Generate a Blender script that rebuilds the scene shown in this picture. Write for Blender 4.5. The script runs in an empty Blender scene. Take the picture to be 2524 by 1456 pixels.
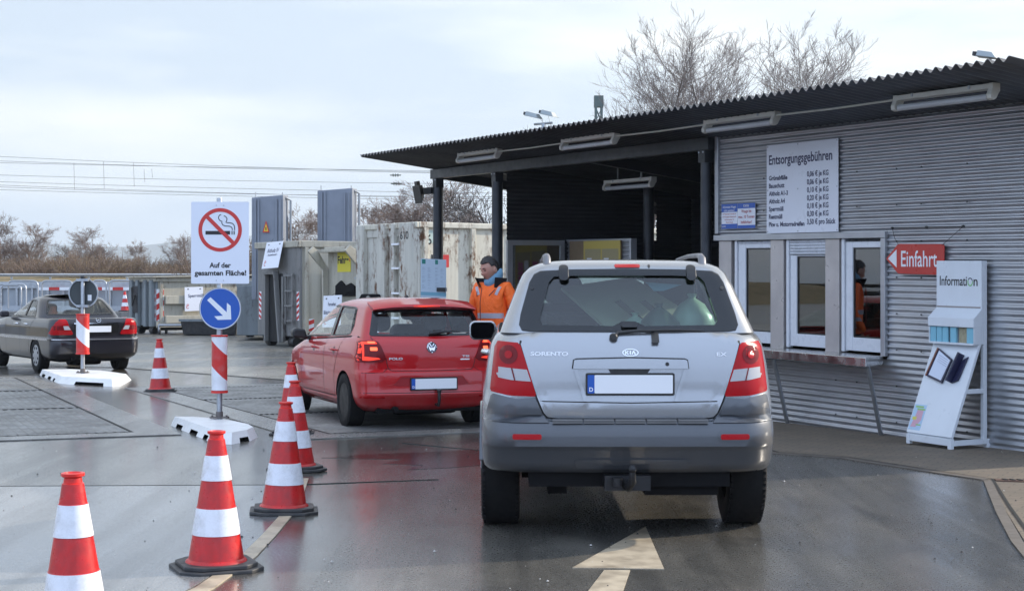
import bpy, bmesh, math, random
from mathutils import Vector, Matrix
from mathutils.bvhtree import BVHTree
R = math.radians
sc = bpy.context.scene
COL = sc.collection

# ------------------------------------------------------------------ camera, world, sun, exposure
CAM_H = 1.57
cam_d = bpy.data.cameras.new("camera"); cam = bpy.data.objects.new("camera", cam_d); COL.objects.link(cam)
cam.location = (0, 0, CAM_H); cam.rotation_euler = (R(90), 0, 0)
cam_d.sensor_width = 36.0; cam_d.lens = 55.63; cam_d.shift_y = -21.0 / 2524.0
cam_d.clip_start = 0.1; cam_d.clip_end = 12000
sc.camera = cam

SUN_AZ, SUN_EL = 68.0, 25.0
world = bpy.data.worlds.new("World"); sc.world = world; world.use_nodes = True
wt = world.node_tree; wt.nodes.clear()
def wn(t, **kw):
    n = wt.nodes.new(t)
    for k, v in kw.items(): setattr(n, k, v)
    return n
w_out = wn('ShaderNodeOutputWorld'); w_bg = wn('ShaderNodeBackground')
sky = wn('ShaderNodeTexSky', sky_type='NISHITA'); sky.sun_disc = False
sky.sun_elevation = R(SUN_EL); sky.sun_rotation = R(SUN_AZ); sky.air_density = 1.2; sky.dust_density = 2.0
tc = wn('ShaderNodeTexCoord'); mp = wn('ShaderNodeMapping'); mp.inputs['Scale'].default_value = (1.0, 1.0, 6.0)
mp.inputs['Location'].default_value = (0.35, 0.2, 0.1)
nz = wn('ShaderNodeTexNoise'); nz.inputs['Scale'].default_value = 2.3; nz.inputs['Detail'].default_value = 6; nz.inputs['Roughness'].default_value = 0.52
rp = wn('ShaderNodeValToRGB')
rp.color_ramp.elements[0].position = 0.40; rp.color_ramp.elements[0].color = (5.7, 6.6, 7.8, 1)
rp.color_ramp.elements[1].position = 0.66; rp.color_ramp.elements[1].color = (10.6, 10.3, 9.8, 1)
e = rp.color_ramp.elements.new(0.50); e.color = (7.9, 8.4, 8.9, 1)
wmix = wn('ShaderNodeMixRGB'); wmix.inputs[0].default_value = 0.80
wt.links.new(tc.outputs['Generated'], mp.inputs[0]); wt.links.new(mp.outputs[0], nz.inputs['Vector'])
wt.links.new(nz.outputs['Fac'], rp.inputs[0]); wt.links.new(sky.outputs[0], wmix.inputs[1]); wt.links.new(rp.outputs[0], wmix.inputs[2])
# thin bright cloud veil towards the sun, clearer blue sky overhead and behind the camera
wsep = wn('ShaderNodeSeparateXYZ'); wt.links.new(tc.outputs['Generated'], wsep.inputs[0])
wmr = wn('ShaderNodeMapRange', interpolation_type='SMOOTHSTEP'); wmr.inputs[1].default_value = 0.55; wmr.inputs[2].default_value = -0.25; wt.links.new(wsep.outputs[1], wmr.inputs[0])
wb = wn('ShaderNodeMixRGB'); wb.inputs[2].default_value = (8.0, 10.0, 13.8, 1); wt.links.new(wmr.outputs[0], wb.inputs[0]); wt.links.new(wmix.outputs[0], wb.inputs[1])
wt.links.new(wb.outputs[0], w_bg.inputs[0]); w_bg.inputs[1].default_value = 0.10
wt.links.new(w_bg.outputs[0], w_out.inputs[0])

sun_d = bpy.data.lights.new("sun", 'SUN'); sun_d.energy = 4.6; sun_d.angle = R(0.6); sun_d.color = (1.0, 0.90, 0.76)
sun = bpy.data.objects.new("sun", sun_d); COL.objects.link(sun)
SUN = Vector((math.sin(R(SUN_AZ)) * math.cos(R(SUN_EL)), math.cos(R(SUN_AZ)) * math.cos(R(SUN_EL)), math.sin(R(SUN_EL))))
sun.rotation_euler = (-SUN).to_track_quat('-Z', 'Y').to_euler(); sun.location = (30, 20, 40)

vs = sc.view_settings; vs.view_transform = 'Standard'; vs.look = 'None'; vs.exposure = 0.45; vs.gamma = 1.0
sc.cycles.max_bounces = 8; sc.cycles.transparent_max_bounces = 12; sc.cycles.caustics_reflective = False; sc.cycles.caustics_refractive = False
sc.cycles.use_denoising = True

# ------------------------------------------------------------------ materials
MATS = {}
def mat(name, col, rough=0.6, metal=0.0, coat=0.0, spec=0.5, emit=None, es=0.0):
    m = bpy.data.materials.new(name); m.use_nodes = True
    b = m.node_tree.nodes['Principled BSDF']
    b.inputs['Base Color'].default_value = (*col, 1); b.inputs['Roughness'].default_value = rough
    b.inputs['Metallic'].default_value = metal; b.inputs['Coat Weight'].default_value = coat
    b.inputs['Specular IOR Level'].default_value = spec
    b.inputs['Coat Roughness'].default_value = 0.04
    if emit: b.inputs['Emission Color'].default_value = (*emit, 1); b.inputs['Emission Strength'].default_value = es
    MATS[name] = m; return m
def N(m, t, **kw):
    n = m.node_tree.nodes.new(t)
    for k, v in kw.items(): setattr(n, k, v)
    return n
def L(m, a, b): m.node_tree.links.new(a, b)
def P(m): return m.node_tree.nodes['Principled BSDF']
def noise(m, scale, detail=4, rough=0.55, sx=(1, 1, 1), coord='Object', dist=0.0):
    t = N(m, 'ShaderNodeTexCoord'); mpn = N(m, 'ShaderNodeMapping'); mpn.inputs['Scale'].default_value = sx
    n = N(m, 'ShaderNodeTexNoise'); n.inputs['Scale'].default_value = scale; n.inputs['Detail'].default_value = detail
    n.inputs['Roughness'].default_value = rough; n.inputs['Distortion'].default_value = dist
    L(m, t.outputs[coord], mpn.inputs[0]); L(m, mpn.outputs[0], n.inputs['Vector']); return n.outputs['Fac']
def ramp(m, src, stops):
    r = N(m, 'ShaderNodeValToRGB'); cr = r.color_ramp
    while len(cr.elements) < len(stops): cr.elements.new(0.5)
    for el, (p, c) in zip(cr.elements, stops):
        el.position = p; el.color = (c, c, c, 1) if isinstance(c, (int, float)) else (*c, 1)
    L(m, src, r.inputs[0]); return r.outputs[0]
def mix(m, fac, a, b, mode='MIX'):
    n = N(m, 'ShaderNodeMixRGB', blend_type=mode)
    for i, v in ((0, fac), (1, a), (2, b)):
        if hasattr(v, 'is_output'): L(m, v, n.inputs[i])
        elif i == 0: n.inputs[0].default_value = v
        else: n.inputs[i].default_value = (*v, 1) if not isinstance(v, (int, float)) else (v, v, v, 1)
    return n.outputs[0]
def bump(m, h, strength=0.3, dist=0.01):
    b = N(m, 'ShaderNodeBump'); b.inputs['Strength'].default_value = strength; b.inputs['Distance'].default_value = dist
    L(m, h, b.inputs['Height']); L(m, b.outputs[0], P(m).inputs['Normal'])
def dirty(name, col, rough=0.5, metal=0.0, coat=0.0, amt=0.25, scale=3.0, dark=None, spec=0.5):
    """a base colour broken up by two scales of grime and uneven gloss"""
    m = mat(name, col, rough, metal, coat, spec)
    dk = dark or tuple(c * 0.55 for c in col)
    f = ramp(m, noise(m, scale, 6, 0.6), [(0.42, 0.0), (0.72, 1.0)])
    f2 = mix(m, 1.0, f, (amt, amt, amt), 'MULTIPLY')
    L(m, mix(m, f2, col, dk), P(m).inputs['Base Color'])
    r = ramp(m, noise(m, scale * 3.1, 4), [(0.3, max(0.02, rough - 0.10)), (0.75, min(1, rough + 0.14))])
    L(m, r, P(m).inputs['Roughness']); return m

def glass(name, tint=(0.75, 0.85, 0.83), refl=1.0, rough=0.01, ior=1.55):
    m = bpy.data.materials.new(name); m.use_nodes = True; nt = m.node_tree; nt.nodes.clear()
    o = N(m, 'ShaderNodeOutputMaterial'); tr = N(m, 'ShaderNodeBsdfTransparent'); gl = N(m, 'ShaderNodeBsdfGlossy')
    tr.inputs[0].default_value = (*tint, 1); gl.inputs['Roughness'].default_value = rough
    gl.inputs[0].default_value = (refl, refl, refl, 1)
    fr = N(m, 'ShaderNodeFresnel'); fr.inputs[0].default_value = ior; mx = N(m, 'ShaderNodeMixShader')
    L(m, fr.outputs[0], mx.inputs[0]); L(m, tr.outputs[0], mx.inputs[1]); L(m, gl.outputs[0], mx.inputs[2]); L(m, mx.outputs[0], o.inputs[0])
    MATS[name] = m; return m

# wet asphalt: dark binder, fine aggregate, broad damp patches where the gloss rises
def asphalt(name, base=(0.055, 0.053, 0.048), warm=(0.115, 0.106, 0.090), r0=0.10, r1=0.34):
    m = mat(name, base, 0.3)
    damp = noise(m, 0.33, 5, 0.6, (1, 0.45, 1))
    agg = noise(m, 95, 3, 0.7)
    mid = noise(m, 2.2, 6, 0.62, (1, 0.55, 1), dist=0.6)
    c = mix(m, ramp(m, mid, [(0.35, 0.0), (0.7, 1.0)]), base, warm)
    c = mix(m, ramp(m, agg, [(0.45, 0.0), (0.75, 0.55)]), c, tuple(v * 1.9 for v in warm))
    tracks = noise(m, 1.0, 4, 0.6, (3.2, 0.16, 1)); c = mix(m, ramp(m, tracks, [(0.46, 0.0), (0.62, 0.55)]), c, tuple(v * .55 for v in base))
    # small pale and dark specks
    sp = noise(m, 26, 2, 0.5)
    c = mix(m, ramp(m, sp, [(0.70, 0.0), (0.74, 0.6)]), c, (0.20, 0.19, 0.17))
    c = mix(m, ramp(m, noise(m, 17, 2, 0.5), [(0.70, 0.0), (0.735, 0.85)]), c, (0.012, 0.012, 0.012))
    L(m, c, P(m).inputs['Base Color'])
    rg = mix(m, ramp(m, mid, [(0.25, 0.0), (0.8, 1.0)]), ramp(m, damp, [(0.38, r0), (0.62, r1)]), (r1, r1, r1))
    rr = mix(m, 0.35, ramp(m, damp, [(0.36, r0), (0.62, r1)]), rg)
    rr = mix(m, ramp(m, tracks, [(0.47, 0.0), (0.60, 0.40)]), rr, (r1 * 1.15,) * 3)
    rr = mix(m, 0.30, rr, ramp(m, noise(m, 55, 3, 0.7), [(0.35, 0.02), (0.65, r1 * 1.6)]))
    tx = N(m, 'ShaderNodeTexCoord'); sx_ = N(m, 'ShaderNodeSeparateXYZ'); L(m, tx.outputs['Object'], sx_.inputs[0])   # the open left side holds more water than the lane by the wall
    mr = N(m, 'ShaderNodeMapRange'); mr.inputs[1].default_value = 0.4; mr.inputs[2].default_value = -2.2; mr.inputs[3].default_value = 1.0; mr.inputs[4].default_value = 0.68; L(m, sx_.outputs[0], mr.inputs[0])
    rr = mix(m, 1.0, rr, mr.outputs[0], 'MULTIPLY')
    L(m, rr, P(m).inputs['Roughness'])
    hb = mix(m, 0.5, agg, noise(m, 8, 3))
    bump(m, hb, 0.06, 0.004); P(m).inputs['IOR'].default_value = 1.55
    return m
M_ASPH = asphalt('wet_asphalt')
M_YARD = asphalt('sunlit_yard_asphalt', (0.14, 0.132, 0.115), (0.25, 0.235, 0.20), 0.22, 0.5)  # paler than the lane: sunlight is put into this colour
M_CONC = asphalt('damp_concrete', (0.13, 0.125, 0.115), (0.22, 0.21, 0.19), 0.2, 0.5)
M_LINE = dirty('worn_road_paint', (0.48, 0.40, 0.285), 0.45, amt=0.75, scale=5, dark=(0.15, 0.115, 0.08))
def deck_mat():
    m = mat('ribbed_steel', (0.22, 0.22, 0.22), 0.32, 0.35)
    g = noise(m, 1.1, 5, 0.6); L(m, mix(m, ramp(m, g, [(0.35, 0.0), (0.7, 1.0)]), (0.09, 0.087, 0.082), (0.23, 0.23, 0.225)), P(m).inputs['Base Color'])
    L(m, ramp(m, noise(m, 3, 4), [(0.3, 0.28), (0.7, 0.55)]), P(m).inputs['Roughness']); return m
M_DECK = deck_mat()
M_GAP = mat('dark_gap', (0.006, 0.006, 0.006), 0.7)
def bricks():
    m = mat('block_paving', (0.2, 0.17, 0.13), 0.75)
    t = N(m, 'ShaderNodeTexCoord'); mpn = N(m, 'ShaderNodeMapping'); mpn.inputs['Rotation'].default_value = (0, 0, R(28.1))
    b = N(m, 'ShaderNodeTexBrick'); b.inputs['Scale'].default_value = 1.0; b.inputs['Brick Width'].default_value = 0.2; b.inputs['Row Height'].default_value = 0.1
    b.inputs['Mortar Size'].default_value = 0.006; b.inputs['Color1'].default_value = (0.175, 0.135, 0.095, 1); b.inputs['Color2'].default_value = (0.15, 0.118, 0.085, 1)
    b.inputs['Mortar'].default_value = (0.085, 0.07, 0.055, 1)
    L(m, t.outputs['Object'], mpn.inputs[0]); L(m, mpn.outputs[0], b.inputs['Vector'])
    c = mix(m, ramp(m, noise(m, 3, 5), [(0.4, 0.0), (0.75, 0.6)]), b.outputs[0], (0.09, 0.08, 0.06))
    L(m, c, P(m).inputs['Base Color']); bump(m, b.outputs['Fac'], -0.25, 0.004); return m
M_BRICK = bricks()
def corr(name, c0, c1, rough, metal):
    m = mat(name, c0, rough, metal)
    g = noise(m, 1.3, 6, 0.62, (1, 1, 5)); L(m, mix(m, ramp(m, g, [(0.35, 0.0), (0.72, 1.0)]), c0, c1), P(m).inputs['Base Color'])
    L(m, ramp(m, noise(m, 6, 4), [(0.3, rough - .06), (0.75, rough + .14)]), P(m).inputs['Roughness']); return m
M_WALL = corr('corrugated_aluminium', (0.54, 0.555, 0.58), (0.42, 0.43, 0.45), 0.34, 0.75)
M_ROOF = corr('roof_sheet', (0.10, 0.105, 0.115), (0.055, 0.057, 0.065), 0.45, 0.6)
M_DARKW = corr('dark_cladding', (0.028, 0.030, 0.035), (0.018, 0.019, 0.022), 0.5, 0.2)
M_STEELD = dirty('dark_steel_paint', (0.026, 0.030, 0.038), 0.4, 0.1, amt=0.4)
M_TRIM = dirty('grey_flashing', (0.42, 0.43, 0.45), 0.38, 0.6, amt=0.3, scale=2)
M_BEIGE = dirty('beige_panel', (0.52, 0.485, 0.47), 0.35, 0.35, amt=0.45, scale=2.2)
M_UPVC = dirty('white_window_frame', (0.74, 0.76, 0.80), 0.3, amt=0.15)
M_STAIN = dirty('stainless_steel', (0.62, 0.61, 0.60), 0.22, 0.95, amt=0.3, scale=2)
M_GALV = dirty('galvanised_steel', (0.40, 0.42, 0.44), 0.38, 0.75, amt=0.45, scale=8)
M_BOARD = dirty('white_board', (0.80, 0.82, 0.88), 0.35, amt=0.06, scale=2)
M_INK = mat('dark_blue_ink', (0.03, 0.035, 0.09), 0.5)
M_BLACK = mat('black_print', (0.012, 0.012, 0.014), 0.5)
M_SIGNRED = mat('sign_red', (0.60, 0.035, 0.03), 0.4)
M_SIGNBLUE = mat('sign_blue', (0.01, 0.09, 0.42), 0.35)
M_WPRINT = mat('white_print', (0.82, 0.83, 0.85), 0.4)
M_REFLW = dirty('reflective_white', (0.78, 0.79, 0.83), 0.3, amt=0.55, scale=14, dark=(0.50, 0.48, 0.46))
bump(M_REFLW, noise(M_REFLW, 22, 4, .6, (1, 1, 3)), .25, .004)
M_CONER = dirty('cone_red', (0.56, 0.010, 0.010), 0.34, amt=0.7, scale=11, dark=(0.26, 0.02, 0.02))
bump(M_CONER, noise(M_CONER, 16, 4, .6), .15, .004)
M_CONEO = dirty('cone_bright_red', (0.70, 0.022, 0.016), 0.34, amt=0.25, scale=7)
M_RUBBER = dirty('black_rubber', (0.030, 0.030, 0.032), 0.55, amt=0.6, scale=9, dark=(0.09, 0.085, 0.075))
M_TYRE = dirty('tyre_rubber', (0.007, 0.007, 0.008), 0.75, amt=0.3, scale=9, dark=(0.022, 0.021, 0.019), spec=.25)
M_BLKPL = dirty('black_plastic', (0.012, 0.012, 0.013), 0.4, amt=0.4, scale=9, dark=(0.035, 0.034, 0.032))
M_CREAM = dirty('cream_lamp_housing', (0.66, 0.64, 0.56), 0.45, amt=0.3, scale=5)
M_OPAL = dirty('opal_tube', (0.50, 0.51, 0.52), 0.18, amt=0.2, scale=4)
M_LETTER = mat('bright_letter', (0.78, 0.79, 0.81), 0.25, 0.25)
M_CHROME = mat('chrome', (0.75, 0.76, 0.78), 0.12, 1.0)
M_INT = mat('dark_interior', (0.006, 0.006, 0.007), 0.9, spec=.2)
M_SEAT = mat('grey_fabric', (0.14, 0.14, 0.145), 0.9)
G_CAR = glass('car_glass', (0.90, 0.97, 0.94))
G_DARK = glass('tinted_car_glass', (0.52, 0.66, 0.62), ior=1.7)
G_WIN = glass('window_glass', (0.62, 0.67, 0.68), 1.0, ior=2.15)
M_FRIT = mat('black_glass_edge', (0.008, 0.009, 0.010), 0.08)

# ------------------------------------------------------------------ mesh helpers
class MB:
    def __init__(s, f=None): s.v = []; s.f = []; s.m = []; s.t = f
    def add(s, vs, fs, mi=0):
        b = len(s.v); s.v += [Vector(s.t(*p)) if s.t else Vector(p) for p in vs]
        for q in fs: s.f.append([b + i for i in q]); s.m.append(mi)
        return s
    def box(s, a, b, mi=0):
        (x0, y0, z0), (x1, y1, z1) = a, b
        return s.add([(x0, y0, z0), (x1, y0, z0), (x1, y1, z0), (x0, y1, z0), (x0, y0, z1), (x1, y0, z1), (x1, y1, z1), (x0, y1, z1)],
                     [(0, 3, 2, 1), (4, 5, 6, 7), (0, 1, 5, 4), (1, 2, 6, 5), (2, 3, 7, 6), (3, 0, 4, 7)], mi)
    def hexa(s, pts, mi=0):
        return s.add(pts, [(0, 3, 2, 1), (4, 5, 6, 7), (0, 1, 5, 4), (1, 2, 6, 5), (2, 3, 7, 6), (3, 0, 4, 7)], mi)
    def prism(s, poly, fn, d0, d1, mi=0):
        n = len(poly); vs = [fn(x, y, d0) for x, y in poly] + [fn(x, y, d1) for x, y in poly]
        return s.add(vs, [list(range(n))[::-1], list(range(n, 2 * n))] + [(i, (i + 1) % n, n + (i + 1) % n, n + i) for i in range(n)], mi)
    def ring(s, outer, inner, fn, d0, d1, mi=0):
        n = len(outer); vs = [fn(x, y, d) for d in (d0, d1) for pl in (outer, inner) for x, y in pl]; fs = []
        for i in range(n):
            j = (i + 1) % n
            fs += [(2 * n + i, 2 * n + j, 3 * n + j, 3 * n + i), (j, i, n + i, n + j), (i, j, 2 * n + j, 2 * n + i), (n + j, n + i, 3 * n + i, 3 * n + j)]
        return s.add(vs, fs, mi)
    def tube(s, path, r, k=8, mi=0, cap=True):
        path = [Vector(p) for p in path]; n = len(path); rs = r if isinstance(r, (list, tuple)) else [r] * n
        vs = []; prev = None
        for i, p in enumerate(path):
            d = (path[min(i + 1, n - 1)] - path[max(i - 1, 0)]).normalized()
            a = prev - d * prev.dot(d) if prev else d.orthogonal()
            if a.length < 1e-6: a = d.orthogonal()
            a.normalize(); b = d.cross(a); prev = a
            for j in range(k):
                t = 2 * math.pi * j / k; vs.append(tuple(p + (a * math.cos(t) + b * math.sin(t)) * rs[i]))
        fs = [(i * k + j, i * k + (j + 1) % k, (i + 1) * k + (j + 1) % k, (i + 1) * k + j) for i in range(n - 1) for j in range(k)]
        if cap: fs += [list(range(k))[::-1], list(range((n - 1) * k, n * k))]
        return s.add(vs, fs, mi)
    def lathe(s, prof, k=24, c=(0, 0, 0), mi=0, mis=None, axis='z', cap=True):
        vs = []
        for r, z in prof:
            for j in range(k):
                t = 2 * math.pi * j / k; x, y = r * math.cos(t), r * math.sin(t)
                vs.append((c[0] + x, c[1] + y, c[2] + z) if axis == 'z' else (c[0] + z, c[1] + x, c[2] + y))
        b = len(s.v); s.v += [Vector(s.t(*p)) if s.t else Vector(p) for p in vs]
        for i in range(len(prof) - 1):
            for j in range(k):
                s.f.append([b + i * k + j, b + i * k + (j + 1) % k, b + (i + 1) * k + (j + 1) % k, b + (i + 1) * k + j]); s.m.append(mis[i] if mis else mi)
        if cap:
            s.f.append([b + j for j in range(k)][::-1]); s.m.append(mis[0] if mis else mi)
            s.f.append([b + (len(prof) - 1) * k + j for j in range(k)]); s.m.append(mis[-1] if mis else mi)
        return s
    def mesh(s, name, mats, smooth=None):
        me = bpy.data.meshes.new(name); me.from_pydata([tuple(v) for v in s.v], [], s.f)
        for m in (mats if isinstance(mats, (list, tuple)) else [mats]): me.materials.append(m)
        for p, mi in zip(me.polygons, s.m): p.material_index = mi
        bm = bmesh.new(); bm.from_mesh(me); bmesh.ops.recalc_face_normals(bm, faces=bm.faces); bm.to_mesh(me); bm.free()
        if smooth: smooth_mesh(me, smooth)
        me.update(); return me
    def build(s, name, mats, parent=None, smooth=None, bevel=0.0, seg=2):
        return link(name, s.mesh(name, mats, smooth), parent, bevel, seg)
def smooth_mesh(me, ang):
    for p in me.polygons: p.use_smooth = True
    me.set_sharp_from_angle(angle=R(ang))
def link(name, me, parent=None, bevel=0.0, seg=2):
    o = bpy.data.objects.new(name, me); COL.objects.link(o)
    if parent:
        o.parent = parent
        if not parent.get('local'): o.matrix_parent_inverse = inv_world(parent)
    if bevel:
        b = o.modifiers.new('bevel', 'BEVEL'); b.width = bevel; b.segments = seg; b.limit_method = 'ANGLE'; b.angle_limit = R(40); b.harden_normals = False
    return o
def inv_world(o):
    if o.parent and not o.parent.get('local') and o.type == 'MESH': return inv_world(o.parent) if False else Matrix.Identity(4)
    return (Matrix.Translation(o.location) @ o.rotation_euler.to_matrix().to_4x4()).inverted()
def tag(o, label=None, cat=None, group=None, kind=None):
    if label: o['label'] = label
    if cat: o['category'] = cat
    if group: o['group'] = group
    if kind: o['kind'] = kind
    return o
def root(name, loc, label, cat, group=None, rz=0.0, local=False):
    """Empty at a thing's base; with local=True the children are modelled in its own frame"""
    o = bpy.data.objects.new(name, None); COL.objects.link(o); o.location = loc; o.rotation_euler = (0, 0, rz); o.empty_display_size = 0.2
    if local: o['local'] = 1
    return tag(o, label, cat, group)
def copy_tree(o, parent=None):
    c = o.copy(); COL.objects.link(c)
    if parent: c.parent = parent; c.matrix_parent_inverse = o.matrix_parent_inverse.copy()
    for ch in [x for x in COL.objects if x.parent == o]: copy_tree(ch, c)
    return c
def struct(o): o['kind'] = 'structure'; return o
def circ(cx, cy, r, n=48, a0=0, a1=360):
    return [(cx + r * math.cos(R(a0 + (a1 - a0) * i / n)), cy + r * math.sin(R(a0 + (a1 - a0) * i / n))) for i in range(n + (0 if abs(a1 - a0) == 360 else 1))]
def rrect(x0, y0, x1, y1, r, n=5):
    p = []
    for cx, cy, a in ((x1 - r, y1 - r, 0), (x0 + r, y1 - r, 90), (x0 + r, y0 + r, 180), (x1 - r, y0 + r, 270)):
        p += [(cx + r * math.cos(R(a + 90 * i / n)), cy + r * math.sin(R(a + 90 * i / n))) for i in range(n + 1)]
    return p
def strip(path, w):
    """polygon ribbon (2-D) of width w along a path"""
    l, r = [], []
    for i, p in enumerate(path):
        a = path[max(i - 1, 0)]; b = path[min(i + 1, len(path) - 1)]
        d = Vector((b[0] - a[0], b[1] - a[1])).normalized(); ww = w[i] if isinstance(w, (list, tuple)) else w
        l.append((p[0] - d.y * ww / 2, p[1] + d.x * ww / 2)); r.append((p[0] + d.y * ww / 2, p[1] - d.x * ww / 2))
    return l + r[::-1]
def text_geo(body, size, width=None, bold=0.0, align='LEFT', shear=0.0, sx=1.0):
    """outline text as flat triangles: (verts2d, faces), x right, y up, baseline at 0"""
    cu = bpy.data.curves.new('t', 'FONT'); cu.body = body; cu.size = size; cu.offset = bold * size; cu.align_x = align; cu.shear = shear; cu.resolution_u = 3
    ob = bpy.data.objects.new('t', cu); COL.objects.link(ob)
    dg = bpy.context.evaluated_depsgraph_get(); me = bpy.data.meshes.new_from_object(ob.evaluated_get(dg))
    vs = [(v.co.x * sx, v.co.y) for v in me.vertices]; fs = [list(p.vertices) for p in me.polygons]
    bpy.data.objects.remove(ob); bpy.data.curves.remove(cu); bpy.data.meshes.remove(me)
    if width and vs:
        lo = min(x for x, y in vs); hi = max(x for x, y in vs); k = width / (hi - lo)
        o0 = {'LEFT': lo, 'CENTER': (lo + hi) / 2, 'RIGHT': hi}[align]; vs = [((x - o0) * k, y) for x, y in vs]
    return vs, fs
def put_text(mb, body, size, x, y, fn, d=0.002, mi=0, **kw):
    vs, fs = text_geo(body, size, **kw)
    mb.add([fn(x + a, y + b, d) for a, b in vs], fs, mi)
def plane_fn(o, ex, ey, en):
    o, ex, ey, en = Vector(o), Vector(ex), Vector(ey), Vector(en)
    return lambda x, y, d: tuple(o + ex * x + ey * y + en * d)
SOLV, SELF = 'EXACT', False
HAZE = True
# ------------------------------------------------------------------ the setting: ground, road, paving, weighbridges
# building frame: s runs along the front wall away from the camera, o out of the wall towards the lane, z up (the plot falls 1.7 % towards the camera)
UX, UY = -0.47101, 0.88213; NX, NY = -0.88213, -0.47101; BX, BY = 4.055, 16.59; FALL = 0.0172
def B(s, o, z):
    X = BX + s * UX + o * NX; Y = BY + s * UY + o * NY
    return (X, Y, z + FALL * (Y - BY))
def lay(mb, pts, z):
    """a laid layer: top at z, flanks down into the ground"""
    return mb.prism(pts, lambda x, y, d: (x, y, d), -.01, z)
def sheet(name, pts, z, m): return struct(lay(MB(), pts, z).build(name, m))

g = MB(); gs = [-3000, -400, -60, -20, 0, 20, 60, 400, 3000]; gy = [-60, -5, 0, 15, 30, 60, 120, 400, 6000]
g.add([(x, y, 0) for y in gy for x in gs], [(r * 9 + c, r * 9 + c + 1, (r + 1) * 9 + c + 1, (r + 1) * 9 + c) for r in range(8) for c in range(8)])
struct(g.build('ground', M_ASPH))
# far yard, drier; the full sun on it is put into a lighter colour
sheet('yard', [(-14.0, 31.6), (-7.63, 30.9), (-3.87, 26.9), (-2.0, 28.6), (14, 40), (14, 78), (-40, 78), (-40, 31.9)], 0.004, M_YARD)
M_APRON = asphalt('apron_asphalt', (0.15, 0.15, 0.15), (0.21, 0.205, 0.195), 0.09, 0.30)
# concrete apron in front of the scales (left foreground) with a straight joint
sheet('concrete_apron', [(-1.98, 5.2), (-1.75, 7.6), (-1.56, 9.3), (-1.57, 10.8), (-1.70, 12.55), (-14, 12.2), (-14, 5.2)], 0.004, M_APRON)
pts = [BP for BP in [(2.30, 15.2), (3.036, 14.475), (3.474, 13.576), (3.86, 12.84)]]
pav = [B(8.8, 0.75, 0)[:2], B(2.8, 1.18, 0)[:2], (2.456, 14.898), (3.036, 14.475), (3.474, 13.576), (3.87, 12.85), (3.44, 11.0), (3.16, 9.75), (2.9, 8.2), (9, 6), (9, 14), B(-2.5, -0.4, 0)[:2], B(8.8, -0.4, 0)[:2]]
sheet('pavement', pav, 0.006, M_BRICK)
k = MB()
for path in ([B(8.8, 0.75, 0)[:2], B(2.8, 1.18, 0)[:2], (2.456, 14.898), (3.036, 14.475), (3.474, 13.576), (3.85, 12.86)], [(3.85, 12.80), (3.40, 11.0), (3.11, 9.75), (2.82, 8.2)]):
    lay(k, strip(path, 0.07), .010)
struct(k.build('kerb', dirty('kerb_stone', (.13, .11, .09), .65, amt=.5, scale=5)))
k = MB()
k.add([(x, y, 0.012) for x, y in strip([B(2.8, 1.10, 0)[:2], (2.52, 14.96), (3.09, 14.53), (3.53, 13.62), (3.91, 12.88), (3.55, 11.3), (3.25, 9.9)], 0.022)], [list(range(14))])
tag(k.build('paving_joint', M_GAP), kind='structure')
# drain channel at the paving corner
dr = root('drain_channel', (4.2, 12.72, 0), 'short rusty drain grate let into the brick paving at the right edge', 'drain')
mb = MB(); mb.prism([(3.92, 12.86), (4.75, 12.62), (4.72, 12.50), (3.90, 12.74)], lambda x, y, d: (x, y, d), 0.006, 0.016)
mb.build('channel_frame', dirty('rusty_iron', (0.12, 0.07, 0.05), 0.7, 0.3, amt=0.6), dr)
mb = MB()
for i in range(14):
    x = 3.97 + i * 0.055; y = 12.80 - i * 0.0158; mb.box((x, y - 0.05, 0.016), (x + 0.03, y + 0.03, 0.021))
mb.build('grate', M_GAP, dr)

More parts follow.
